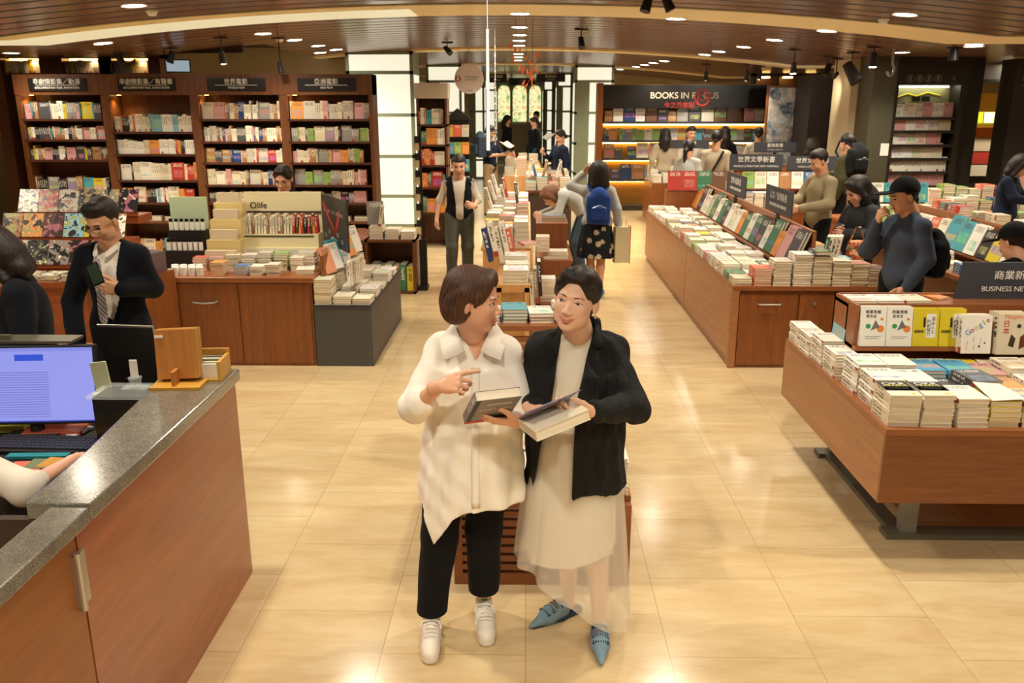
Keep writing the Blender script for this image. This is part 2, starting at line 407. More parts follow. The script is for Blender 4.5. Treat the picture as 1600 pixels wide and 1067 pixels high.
def xf(r, R, c, s=1.0): return ((r[0]*s)@np.array(R).T+np.array(c)).astype(np.float32), r[1], r[2]
def nets(D, lo, vox):
    n = D.shape; ins = D < 0
    c = ins[:-1, :-1, :-1].astype(np.int8)
    cnt = np.zeros([k-1 for k in n], np.int8)
    for dx in (0, 1):
        for dy in (0, 1):
            for dz in (0, 1): cnt += ins[dx:n[0]-1+dx, dy:n[1]-1+dy, dz:n[2]-1+dz]
    act = (cnt > 0) & (cnt < 8); idx = np.argwhere(act); ids = np.full(act.shape, -1, np.int64); ids[act] = np.arange(len(idx))
    P = np.zeros((len(idx), 3)); N = np.zeros(len(idx)); I, J, K = idx.T
    co = [(a, b, c2) for a in (0, 1) for b in (0, 1) for c2 in (0, 1)]
    for a in co:
        for ax in range(3):
            if a[ax]: continue
            b = list(a); b[ax] = 1
            d0 = D[I+a[0], J+a[1], K+a[2]]; d1 = D[I+b[0], J+b[1], K+b[2]]
            m = (d0 < 0) != (d1 < 0); t = np.where(m, d0/np.where(m, d0-d1, 1), 0)
            p = np.stack([np.full(len(I), float(x)) for x in a], 1); p[:, ax] += t
            P += p*m[:, None]; N += m
    V = (P/np.maximum(N, 1)[:, None]+idx)*vox+lo
    Q = []
    for ax in range(3):
        u, w = [(1, 2), (2, 0), (0, 1)][ax]
        s0 = [slice(None)]*3; s1 = [slice(None)]*3; s0[ax] = slice(0, -1); s1[ax] = slice(1, None)
        A = ins[tuple(s0)]; Bn = ins[tuple(s1)]; e = np.argwhere(A != Bn)
        if not len(e): continue
        e = e[(e[:, u] > 0) & (e[:, w] > 0) & (e[:, u] < n[u]-1) & (e[:, w] < n[w]-1)]
        flip = A[e[:, 0], e[:, 1], e[:, 2]]
        def at(du, dw):
            q = e.copy(); q[:, u] += du; q[:, w] += dw; return ids[q[:, 0], q[:, 1], q[:, 2]]
        q = np.stack([at(-1, -1), at(0, -1), at(0, 0), at(-1, 0)], 1)
        q = np.where(flip[:, None], q, q[:, ::-1]); Q.append(q)
    Q = np.concatenate(Q); Q = Q[(Q >= 0).all(axis=1)]
    return V.astype(np.float32), Q.astype(np.int32)
def RM(rx=0, ry=0, rz=0):
    return np.array(Euler((math.radians(rx), math.radians(ry), math.radians(rz)), 'XYZ').to_matrix())
def wob(amp, f, seed=0):
    r = random.Random(seed); w = [(r.uniform(-1, 1), r.uniform(-1, 1), r.uniform(-1, 1), r.uniform(0, 6)) for _ in range(5)]
    def fn(X, Y, Z):
        s = 0
        for a, b, c, p in w: s = s+np.sin(f*(a*X+b*Y+c*Z)+p+1.3*np.sin(f*.6*(b*X+c*Y+a*Z)))
        return s*amp/2.5
    return fn
# ---------------------------------------------------------------- people
def frame(f, n):
    y = np.array(f, float); y /= np.linalg.norm(y); z = np.array(n, float); z = z-y*(z@y); z /= np.linalg.norm(z); x = np.cross(y, z)
    return np.stack([x, y, z], 1)
def hand_raw(side='L', curls=(35, 35, 40, 45), spread=5, thumb=(40, 20), vox=.004, arm=.03, s=1.0, bends=None):
    """local: y along the fingers, z out of the back of the hand, thumb on +x for the left hand"""
    q = Sdf(); sx = 1 if side == 'L' else -1
    q.rc((0, -arm, 0), (0, .008, 0), .0245, .0235, .014); q.el((0, .045, -.003), (.036, .048, .0145), k=.012)
    xs = [.030, .010, -.010, -.029]; L = [.074, .080, .075, .060]; r0 = [.0088, .0088, .0084, .0075]
    for i in range(4):
        x = xs[i]*sx; y0 = .088-(.004, 0, .004, .012)[i]; p = np.array([x, y0, 0.]); q.rc((x*.5, .02, 0), p, .012, r0[i]+.002, .01)
        a = 0; yaw = math.radians((1.5, .4, -.7, -1.8)[i]*spread)*sx
        b3 = bends[i] if bends else (curls[i]*.9, curls[i]*1.0, curls[i]*.6)
        for j, fr in enumerate((.44, .32, .24)):
            a += math.radians(b3[j]); d = np.array([math.sin(yaw)*math.cos(a), math.cos(yaw)*math.cos(a), -math.sin(a)])
            e = p+d*L[i]*fr; q.rc(p, e, r0[i]*(1, .94, .88)[j], r0[i]*(.94, .88, .78)[j], .004); p = e
    p = np.array([.018*sx, .018, -.006]); a = math.radians(thumb[0]); d = np.array([math.sin(a)*sx, math.cos(a), -.35]); d /= np.linalg.norm(d)
    e = p+d*.045; q.rc(p, e, .015, .0115, .01); p = e
    a2 = a-math.radians(thumb[1]); d = np.array([math.sin(a2)*sx, math.cos(a2), -.3]); d /= np.linalg.norm(d); e = p+d*.033; q.rc(p, e, .0112, .0098, .005)
    a3 = a2-math.radians(thumb[1]); d = np.array([math.sin(a3)*sx, math.cos(a3), -.2]); d /= np.linalg.norm(d); q.rc(e, e+d*.026, .0098, .0082, .004)
    return q.raw(vox)
def head_raw(vox=.007, neck=(0, .03, -.17), male=False, smile=0.0, openm=False, fine=False, jaw=1.0):
    q = Sdf()
    q.el((0, .018, .034), (.074, .092, .083)); q.el((0, -.026, -.033), (.058*jaw, .062, .076), k=.03)
    q.el((0, -.060, -.096), (.024, .020, .017), k=.025)
    for x in (-1, 1):
        q.el((x*.036*jaw, -.022, -.062), (.019, .032, .028), k=.025)
        q.el((x*.036, -.064, -.028+.004*smile), (.019, .017, .017), k=.02)
        q.el((x*.076, .010, -.012), (.0075, .016, .029), RM(0, 0, x*-22), k=.006)
        q.el((x*.031, -.094, .000), (.018, .012, .010), k=.012, sub=True)
    q.rc((-.034, -.072, .017), (.034, -.072, .017), .008, k=.012)
    q.rc((0, -.0765, -.004), (0, -.0975, -.033), .0060, .0100, .014)
    for x in (-1, 1): q.el((x*.0120, -.0905, -.037), (.0090, .010, .0075), k=.006)
    q.rc((0, .014, -.06), neck, .050 if not male else .057, .056 if not male else .064, .02)
    q.rc((0, -.012, -.075), (neck[0], neck[1]-.02, neck[2]), .036, .044, .02)
    if fine:
        u = .008*smile
        q.rc((-.028, -.076, -.066+u), (-.008, -.0890, -.0645), .0022, .0040, .003, 1); q.rc((.028, -.076, -.066+u), (.008, -.0890, -.0645), .0022, .0040, .003, 1); q.rc((-.008, -.0890, -.0645), (.008, -.0890, -.0645), .0040, .0040, .003, 1)
        lo = -.0715 if not openm else -.080
        q.rc((-.026, -.076, -.068+u), (-.008, -.0865, lo), .0022, .0048, .003, 1); q.rc((.026, -.076, -.068+u), (.008, -.0865, lo), .0022, .0048, .003, 1); q.rc((-.008, -.0865, lo), (.008, -.0865, lo), .0048, .0048, .003, 1)
        if openm: q.el((0, -.0820, -.0725), (.016, .0070, .0045), k=.0, tag=3)
        for x in (-1, 1):  # smile folds and under-eye fullness
            q.rc((x*.020, -.094, -.046), (x*.034, -.078, -.070), .0035, .002, .006, sub=True)
            q.rc((x*.020, -.080, -.012), (x*.044, -.069, -.009), .0045, .004, .006)
            q.rc((x*.017, -.0795, .0052), (x*.046, -.0655, .006), .0042, .0038, .003)
    else:
        q.rc((-.019, -.088, -.068), (.019, -.088, -.068), .0065, k=.004, tag=1)
    return q.raw(vox)
def ellip(name, c, r, mat, parent, R=None, n=12, m=8):
    b = MB(); vs = [(0, 0, 1)]; 
    for j in range(1, m):
        for i in range(n):
            t = math.pi*j/m; a = 2*math.pi*i/n; vs.append((math.sin(t)*math.cos(a), math.sin(t)*math.sin(a), math.cos(t)))
    vs.append((0, 0, -1)); fs = [(0, 1+i, 1+(i+1) % n) for i in range(n)]
    for j in range(m-2):
        for i in range(n): fs.append((1+j*n+i, 1+(j+1)*n+i, 1+(j+1)*n+(i+1) % n, 1+j*n+(i+1) % n))
    k = len(vs)-1; fs += [(k, 1+(m-2)*n+(i+1) % n, 1+(m-2)*n+i) for i in range(n)]
    R = np.eye(3) if R is None else R
    b.add([tuple(R@(np.array(v)*r)+np.array(c)) for v in vs], fs)
    return b.build(name, mat, parent, smooth=True)
def face_parts(root, fine, H, smile=0, glasses=None, brow='hair', gaze=0.0):
    """eyes, brows and glasses in the head's own frame; H is an Empty-free transform (R, c, s)"""
    R, c, s = H; T = lambda p: tuple(R@(np.array(p)*s)+c)
    for x in (-1, 1):
        if fine:
            ellip('eye', T((x*.0315, -.0715, .0002)), np.array((.0140, .0105, .0050-.0012*smile))*s, M['eyewhite'], root, R@RM(0, 0, x*10))
            ellip('iris', T((x*.0315+gaze, -.0800, .0)), np.array((.0054, .0032, .0047-.0010*smile))*s, M['iris'], root, R)
            b = MB(); pts = [T((x*(.0165+.0305*t), -.0825+.013*t*t+.001, .0008+.0043*math.sin(math.pi*min(1, t*.9+.05))-.001*t)) for t in [i/6 for i in range(7)]]
            b.tube(pts, .0009*s, 6).build('eyelash', M['iris'], root)
            b = MB(); P = [T((x*(.015+.034*t), -.0840+.017*t*t, .0170+.0045*math.sin(math.pi*min(1, t*.8+.1)))) for t in [i/6 for i in range(7)]]
            for i in range(6): b.cyl(P[i], P[i+1], .0022*s*(1-.5*i/6), .0022*s*(1-.5*(i+1)/6), n=6)
            b.build('eyebrow', M[brow], root)
        else:
            ellip('eye', T((x*.031, -.0765, .0)), np.array((.013, .006, .0045))*s, M['iris'], root, R@RM(0, 0, x*12), 8, 6)
            MB().tube([T((x*.015, -.088, .018)), T((x*.03, -.085, .022)), T((x*.046, -.072, .018))], .003*s, 6).build('eyebrow', M['hair'], root)
    if glasses:
        b = MB()
        for x in (-1, 1):
            pts = [T((x*.032+.023*math.cos(a), -.098+.006*abs(math.cos(a))*(1 if math.cos(a)*x > 0 else 0), -.003+.0165*math.sin(a))) for a in [2*math.pi*i/16 for i in range(17)]]
            b.tube(pts, .0014*s, 5); b.tube([T((x*.055, -.092, .002)), T((x*.078, .0, .002))], .0014*s, 5)
        b.tube([T((-.009, -.099, 0)), T((.009, -.099, 0))], .0014*s, 5); b.build('eyeglasses', M[glasses], root)
def hair_raw(style, vox=.007, strand=.0008, seed=1):
    q = Sdf(); cl = []; st = lambda X, Y, Z: strand*np.sin(X*260+3*np.sin(Z*30))+strand*np.sin(np.arctan2(X, Y+.0001)*46+2*np.sin(Z*22))
    hl = lambda y: .062 if y < -.07 else .0
    if style == 'short':
        q.el((0, .021, .038), (.081, .098, .090))
        q.rc((0, .055, -.02), (0, .075, -.05), .045, .03, .02)
        cl = [lambda X, Y, Z: np.where(Y < -.03, .052-Z, np.where(Y < .02, .052-Z-(Y+.03)*1.7, -.033-(Y-.02)*.6-Z))*.6]
    elif style == 'quiff':
        q.el((0, .021, .040), (.081, .098, .090)); q.rc((-.03, -.035, .090), (.03, -.032, .094), .028, .028, .03)
        cl = [lambda X, Y, Z: np.where(Y < -.03, .056-Z, np.where(Y < .02, .056-Z-(Y+.03)*1.9, -.038-(Y-.02)*.6-Z))*.6]
    elif style == 'bob':
        q.el((0, .022, .036), (.084, .101, .090)); q.el((0, .048, -.020), (.088, .080, .072), k=.03)
        for x in (-1, 1): q.rc((x*.066, .020, .030), (x*.072, .030, -.062), .022, .018, .02); q.rc((x*.050, -.050, .064), (x*.070, -.026, .016), .017, .012, .02)
        q.rc((-.045, .06, -.055), (.045, .06, -.055), .038, k=.03)
        q.rc((-.04, -.046, .086), (.045, -.042, .090), .020, .022, .03)
        q.el((0, -.092, -.024), (.066, .060, .092), k=.012, sub=True); q.rc((0, -.03, -.07), (0, -.0, -.25), .055, .06, .01, sub=True)
        for x in (-1, 1): q.el((x*.088, -.006, -.022), (.030, .017, .030), k=.006, sub=True)
    elif style in ('pony', 'bun'):
        q.el((0, .020, .036), (.081, .098, .088)); q.rc((0, .05, -.01), (0, .085, -.035), .055, .035, .02)
        q.rc((-.03, -.040, .088), (.03, -.040, .088), .030, .030, .03)
        for x in (-1, 1): q.rc((x*.056, -.045, .055), (x*.074, .0, .015), .014, .011, .02)
        q.el((0, -.085, -.012), (.066, .050, .086), k=.014, sub=True); q.el((.08, .0, -.045), (.03, .035, .045), k=.004, sub=True); q.el((-.08, .0, -.045), (.03, .035, .045), k=.004, sub=True)
        if style == 'pony': q.chain([(0, .105, -.02), (0, .13, -.06), (0, .12, -.15), (.01, .10, -.22)], [.03, .032, .03, .012], .02)
        else: q.el((0, .115, -.045), (.038, .035, .038), k=.01)
    elif style == 'long':
        q.el((0, .022, .036), (.086, .103, .090))
        for x in (-1, 1): q.chain([(x*.070, -.01, .04), (x*.082, .0, -.06), (x*.085, .01, -.16), (x*.07, .02, -.24)], [.024, .024, .026, .016], .03)
        q.chain([(0, .08, 0), (0, .085, -.12), (0, .07, -.26)], [.06, .07, .05], .04)
        q.rc((-.03, -.050, .090), (.03, -.048, .092), .02, .02, .03); q.el((0, -.095, -.040), (.064, .066, .098), k=.01, sub=True); q.rc((0, -.02, -.09), (0, -.0, -.30), .058, .07, .01, sub=True)
    elif style == 'shoulder':
        q.el((0, .022, .036), (.088, .104, .091)); q.el((0, .045, -.035), (.098, .09, .115), k=.03)
        for x in (-1, 1): q.rc((x*.072, -.02, .030), (x*.088, -.01, -.12), .024, .022, .02)
        q.rc((-.05, .06, -.12), (.05, .06, -.12), .05, k=.03); q.rc((-.035, -.055, .085), (.035, -.052, .085), .022, .022, .02)
        q.el((0, -.10, -.055), (.058, .066, .100), k=.01, sub=True); q.rc((0, -.03, -.09), (0, -.0, -.30), .055, .06, .01, sub=True)
    elif style == 'cap':
        q.el((0, .018, .040), (.086, .104, .098)); q.el((0, -.135, .058), (.068, .075, .010), RM(-10), k=.012)
        q.el((0, .02, .137), (.008, .008, .006), k=.003)
        cl = [lambda X, Y, Z: .045-.25*(Y+.05)*(Y > -.05)-Z]
        st = None
    if style == 'pony': st = lambda X, Y, Z: .0011*np.sin(X*170+3*np.sin(Y*35)+20*Z)+.002*np.sin(45*Y+30*Z+20*X)
    return q.raw(vox, warp=st, clip=cl)
DJ = dict(pelvis=(0, 0, .93), chest=(0, 0, 1.20), neck=(0, .015, 1.385), head=(0, -.005, 1.525), shL=(.15, 0, 1.30), shR=(-.15, 0, 1.30),
    elL=(.215, .03, 1.09), elR=(-.215, .03, 1.09), wrL=(.225, -.04, .86), wrR=(-.225, -.04, .86), hipL=(.085, 0, .90), hipR=(-.085, 0, .90),
    knL=(.10, -.015, .48), knR=(-.10, -.015, .48), anL=(.105, .02, .085), anR=(-.105, .02, .085))
def torso(q, J, g=0.0, low=True, k=.035, male=False, top=True):
    sp = np.array(J['chest'])-np.array(J['pelvis']); up = sp/np.linalg.norm(sp)
    ac = np.array(J['shL'])-np.array(J['shR']); y = np.cross(up, ac); y /= np.linalg.norm(y); x = np.cross(y, up); R = np.stack([x, y, up], 1)
    m = 1.02 if male else 1.0
    if low: q.el(J['pelvis'], (.155+g, .11+g, .125+g), R, k)
    q.el(np.array(J['pelvis'])*.5+np.array(J['chest'])*.5, (.132*m+g, .094*m+g, .16+g), R, k)
    q.el(np.array(J['chest'])-up*.01, (.146*m+g, .103*m+g, .150+g), R, k)
    if top:
        q.rc(J['shR'], J['shL'], .042+g*.7, .042+g*.7, k); 
        nb = np.array(J['neck']); 
        for s_ in ('shL', 'shR'): q.rc(nb-up*.008, np.array(J[s_])+up*.002, .034+g*.5, .041+g*.7, .03)
    return R
def person(label, loc, rz=0, h=1.65, J=None, male=False, hair='short', hairmat='hair', skin_='skin', headrot=(0, 0, 0), top=None, over=None, legs=None, skirt=None,
           shoes='black', hands=None, glasses=None, vox=.013, fine=False, body_low=True, smile=0, openm=False, gaze=0, face=True, group=None, hv=None, sleeve=1.0, tie=None, handvox=.0045, jaw=1.0, hs=None):
    root = empty('person', loc, rz, label, 'person', group); k = h/1.65
    P = {a: np.array(b, float) for a, b in DJ.items()}
    if male:
        for a in ('shL', 'shR'): P[a][0] *= 1.06
        for a in ('elL', 'elR', 'wrL', 'wrR'): P[a][0] *= 1.02
    for a, b in (J or {}).items(): P[a] = np.array(b, float)
    P = {a: b*k for a, b in P.items()}
    s = (hs or (1.0 if not male else 1.04)); Rh = RM(*headrot); c = P['head']; H = (Rh, c, s)
    # body: torso, neck and head, arms, legs, hands in one mesh
    nl = Rh.T@(P['neck']-c)/s
    rs = [xf(head_raw(hv or (.0020 if fine else .0065), nl, male, smile, openm, fine, jaw), Rh, c, s)]
    q = Sdf(); torso(q, P, -.012, male=male)
    q.rc(P['neck'], P['neck']*.6+c*.4, .055, .046, .02)
    mm = 1.04 if male else 1.0
    for a in 'LR':
        q.rc(P['sh'+a], P['el'+a], .046*mm, .036*mm, .02); q.rc(P['el'+a], P['wr'+a], .036*mm, .024*mm, .01)
        if body_low:
            q.rc(P['hip'+a], P['kn'+a], .078*mm, .052*mm, .03); q.rc(P['kn'+a], P['kn'+a]*.7+P['an'+a]*.3+np.array((0, .012, 0)), .050, .051, .02); q.rc(P['kn'+a]*.7+P['an'+a]*.3+np.array((0, .012, 0)), P['an'+a], .050, .031, .02)
            f = P['an'+a]; t = np.array((J or {}).get('to'+a, f+np.array((.02 if a == 'L' else -.02, -.15, -.055)))); 
            if 'to'+a in (J or {}): t = t*k
            q.rc(f-(0, 0, .045), f+(t-f)*.45-(0, 0, .01), .030, .024, .02)
    rs.append(q.raw(vox))
    for a in 'LR':
        hd = dict((hands or {}).get(a, {})); 
        if hd.get('none'): continue
        f = hd.pop('f', tuple(P['wr'+a]-P['el'+a])); n = hd.pop('n', (0, -1, .2) if a in (hands or {}) else ((1 if a == 'L' else -1), 0, 0.1)); hsx = hd.pop('s', 1.0*(1.0 if not male else 1.08))
        rs.append(xf(hand_raw(a, vox=handvox, **hd), frame(f, n), P['wr'+a], hsx))
    body = raws('body', rs, [M[skin_], M['lips'], M['mouth'], M['teeth']], root, 1)
    if face: face_parts(root, fine, H, smile, glasses, 'hair_br' if fine else 'hair', gaze)
    if hair:
        r = hair_raw(hair if hair != 'cap' else 'short', .0026 if fine else .0065)
        raws('hair', [xf(r, Rh, c, s)], M[hairmat], root, 1)
        if hair == 'cap': raws('cap', [xf(hair_raw('cap', .006), Rh, c, s)], M['capm'], root, 1)
    lim = lambda q, a, b, fr, r1, r2, kk: q.rc(P[a], P[a]+(P[b]-P[a])*fr, r1, r1+(r2-r1)*fr, kk)
    def garment(name, mat, g, slv, hem, warp=(.005, 22), opening=None, hemfn=None, vx=None, collar=True, flare=None, low=True):
        q = Sdf(); torso(q, P, g, male=male, low=low)
        for a in 'LR':
            sv = slv[a] if isinstance(slv, dict) else slv
            if sv <= 0: continue
            q.rc(P['sh'+a], P['sh'+a]+(P['el'+a]-P['sh'+a])*min(1, sv*2), .045*mm+g*.8, .040*mm+g*.8, .03)
            if sv > .5: q.rc(P['el'+a], P['el'+a]+(P['wr'+a]-P['el'+a])*(sv*2-1), .040*mm+g*.8, .030*mm+g*.7, .02)
        if flare: q.loft(flare, k=.05)
        cl = []
        if hem: cl.append(lambda X, Y, Z: hem*k-Z)
        if hemfn: cl.append(hemfn)
        if collar: 
            nb = P['neck']; cl.append(lambda X, Y, Z: -(np.sqrt((X-nb[0])**2+((Y-nb[1]+.02)/1.1)**2+((Z-nb[2]-.03)/1.0)**2)-.062))
        if opening: cl.append(opening)
        return q.mesh(name, vx or vox, M[mat] if isinstance(mat, str) else mat, root, warp=wob(*warp, seed=len(label)) if warp else None, clip=cl)
    if legs:
        q = Sdf(); q.el(P['pelvis']+np.array((0, 0, -.02)), (.16*mm, .115*mm, .12), k=.04); g = legs.get('g', .012); fr = legs.get('len', .95)
        for a in 'LR':
            q.rc(P['hip'+a], P['kn'+a], .082*mm+g, .056+g*1.2, .03)
            q.rc(P['kn'+a], P['kn'+a]+(P['an'+a]-P['kn'+a])*fr, .056+g*1.2, .042+g*1.4, .02)
        q.mesh('trousers', legs.get('vox', vox), M[legs['mat']], root, warp=wob(.004, 20, 3), clip=legs.get('clip'))
    if skirt: skirt_mesh(root, P, k, **skirt)
    if top: garment(top.get('name', 'shirt'), top['mat'], top.get('g', .01), top.get('sleeve', 1.0), top.get('hem'), **{a: b for a, b in top.items() if a in ('warp', 'opening', 'hemfn', 'vx', 'collar', 'flare', 'low')})
    if over: garment(over.get('name', 'jacket'), over['mat'], over.get('g', .022), over.get('sleeve', 1.0), over.get('hem'), **{a: b for a, b in over.items() if a in ('warp', 'opening', 'hemfn', 'vx', 'collar', 'flare', 'low')})
    if shoes and body_low:
        for a in 'LR':
            f = P['an'+a]; t = np.array((J or {}).get('to'+a, DJ['an'+a]+np.array((.02 if a == 'L' else -.02, -.15, -.055))))*k if 'to'+a in (J or {}) else f+np.array((.02 if a == 'L' else -.02, -.15, -.055))
            q = Sdf(); q.rc(f+(0, 0, -.035), t, .043, .034, .02); q.rc(f+(0, .03, -.045), f+(0, 0, -.02), .036, .040, .02)
            gz = min(f[2]-.085, 0)
            q.mesh('shoe', .009, M[shoes], root, clip=[lambda X, Y, Z: .0+gz-Z])
    return root, P, H
def skirt_mesh(root, P, k, mat='black', z0=1.0, z1=.6, r0=(.14, .11), r1=(.26, .22), folds=12, amp=.015, name='skirt', hemf=None, cx=0, cy=0, n=96, rings=14, x1=0, y1=0):
    b = MB(); vs = []; fs = []
    for j in range(rings+1):
        t = j/rings
        for i in range(n):
            a = 2*math.pi*i/n; ze = z1 if not hemf else hemf(a); z = z0+(ze-z0)*t
            f = 1+amp*t*(math.sin(folds*a+1.3*math.sin(2*a))+.5*math.sin(folds*1.7*a+t*2))*4
            e = t**.7
            vs.append(((cx+x1*t+math.cos(a)*(r0[0]+(r1[0]-r0[0])*e)*f)*k, (cy+y1*t+math.sin(a)*(r0[1]+(r1[1]-r0[1])*e)*f)*k, z*k))
    for j in range(rings):
        for i in range(n): fs.append((j*n+i, j*n+(i+1) % n, (j+1)*n+(i+1) % n, (j+1)*n+i))
    b.add(vs, fs); return b.build(name, M[mat] if isinstance(mat, str) else mat, root, smooth=True)
# ---------------------------------------------------------------- the room
o = MB().box(-12, 12, -5, 40, -.1, 0).build('floor', M['floor']); struct(o)
def strip(name, y0, y1, mat, dz=0.0, th=.04, xmax=99, xmin=-99):
    b = MB(); xs = [-12, -9]+[-.4+5.2*math.sin(math.pi/2*t/12) if False else -.4+5.2*t/12 for t in range(-12, 13)]+[9, 12]; xs = [x for x in xs if xmin <= x <= xmax]
    vs = []; fs = []
    for x in xs:
        z = ceil_z(x)-dz; vs += [(x, y0, z), (x, y1, z), (x, y1, z+th), (x, y0, z+th)]
    for i in range(len(xs)-1):
        a = i*4; c = a+4; fs += [(a, a+1, c+1, c), (a+1, a+2, c+2, c+1), (a+2, a+3, c+3, c+2), (a+3, a, c, c+3)]
    b.add(vs, fs); o = b.build(name, mat, smooth=False); return struct(o)
strip('ceiling_front', -5, 12.9, M['ceil'], 0, .1)
strip('ceiling_back', 12.9, 40, M['ceil'], 0, .1, xmin=-4.2)
struct(MB().box(-12, -4.15, 12.8, 17.4, 3.3, 3.4).box(-12, -4.15, 12.85, 12.92, 2.95, 3.4).build('ceiling_raised', M['brown']))
strip('trim_1', 9.25, 10.30, M['bandm'], .012)
strip('trim_cove', 9.55, 10.28, glow('cove_strip', (1, .86, .52, 1), .42), .016, .002, -1.0)  # glow put on the band's left part, standing in for cove uplight
for i, (a, c) in enumerate([(15.9, 16.35), (21.5, 21.95), (27, 27.4), (33, 33.4)]): strip('trim_%d' % (i+2), a, c, M['bandm'], .03, xmin=-4.2)
def wall(name, x0, x1, y0, y1, mat='beige', z1=3.4): return struct(BX(name, x0, x1, y0, y1, 0, z1, M[mat]))
wall('wall_left', -12.1, -12, -5, 40); wall('wall_right', 12, 12.1, -5, 40); wall('wall_back', -12, 12, 38, 38.1); wall('wall_front', -12, 12, -5.1, -5)
wall('wall_left_back', -12, -2.9, 17.2, 17.4, 'beige'); wall('wall_right_back', 2.2, 12, 26, 26.2, 'beige')
# downlights
def light(name, typ, loc, energy, parent=None, **kw):
    L = bpy.data.lights.new(name, typ); L.energy = energy; L.color = kw.pop('color', LAMP)
    rot = kw.pop('rot', None)
    for k, v in kw.items(): setattr(L, k, v)
    o = bpy.data.objects.new(name, L); COL.objects.link(o); o.location = loc
    if rot: o.rotation_euler = rot
    if parent: o.parent = parent
    return o
dl_ring = MB(); dl_ring.lathe([(.095, 0), (.115, -.006), (.115, .004), (.095, .004)], n=20)
_r = dl_ring.build('trim_ring', M['white']); _l = MB().lathe([(0, -.001), (.096, -.001), (.096, .003)], n=20).build('lens', M['lamp'])
_ring_me, _lens_me = _r.data, _l.data; bpy.data.objects.remove(_r); bpy.data.objects.remove(_l)
def downlight(x, y, label, group, e=42, scale=1.0, lit=True, dz=.0):
    z = ceil_z(x)-.004-dz
    r = empty('downlight', (x, y, z), 0, label, 'ceiling light', group); r.scale = (scale,)*3
    for nm, me in (('trim_ring', _ring_me), ('lens', _lens_me)):
        o = bpy.data.objects.new(nm, me); COL.objects.link(o); o.parent = r
    # tilt with the vault
    r.rotation_euler = (0, math.atan(2*.0118*(x+.4)) if abs(x+.4) < 5.2 else 0, 0)
    if lit: light('lamp', 'SPOT', (0, 0, -.02), e, r, spot_size=math.radians(135), spot_blend=.7, shadow_soft_size=.09, specular_factor=1.0)
rows = {'centre aisle': [(813, 19), (812, 42), (812, 54), (811, 63), (811, 71), (810, 78), (810, 84), (810, 89), (809, 94), (809, 99)],
 'bookcase side': [(411, 52), (460, 62), (497, 71), (525, 77)],
 'new arrivals side': [(1210, 62), (1162, 73), (1123, 80), (1101, 85), (1038, 95), (1021, 98), (1007, 101), (994, 104), (969, 108)]}
for k, v in rows.items():
    for i, (px, py) in enumerate(v):
        p = C(px, py)
        downlight(p.x, p.y, 'round white recessed downlight in the line above the %s, %s from the beam' % (k, ['nearest', 'second', 'third', 'fourth', 'fifth', 'sixth', 'seventh', 'eighth', 'ninth', 'tenth'][i]), 'downlights above the '+k, e=110, lit=(p.y < 24), dz=.012 if i == 0 and k[0] == 'c' else 0)
for (px, py), w in zip([(1056, 27), (1292, 46), (1522, 70)], ['nearest the aisle', 'middle of the three', 'farthest from the aisle']):
    p = C(px, py); downlight(p.x, p.y, 'round downlight in the beige ceiling beam, '+w, 'downlights in the beige beam', e=95, dz=.012)
for (px, py), w in zip([(1414, 22), (209, 8)], ['beside a smoke detector', 'above the registers']):
    p = C(px, py); downlight(p.x, p.y, 'round downlight in the timber ceiling before the beam, '+w, None, e=110)
for i, (x, y) in enumerate([(-3.9, 6.8), (-1.5, 6.6), (1.3, 6.6), (3.9, 6.6), (-4.2, 3.2), (-1.6, 3.6), (1.2, 4.1), (3.6, 3.4), (-3.2, 1.0), (-.6, 1.2), (.9, .9), (3.0, .6), (-1.2, -1.6), (1.2, -1.6)]):
    downlight(x, y, 'round recessed downlight in the timber ceiling over the front of the shop', 'downlights over the front of the shop', e=(110 if y < 3 else 125))
for x, y in [(-7.5, 10.5), (-5.2, 10.8), (-6.6, 7.5), (7.5, 10.8), (8.2, 14.5), (6.0, 8.0), (5.0, 12.0), (9.5, 18), (6.5, 19.8), (-7.0, 11.9), (-3.6, 15.3)]:
    downlight(x, y, 'round recessed downlight in the timber ceiling by the side walls', 'downlights by the side walls', e=(60 if x == -7.0 else 150))
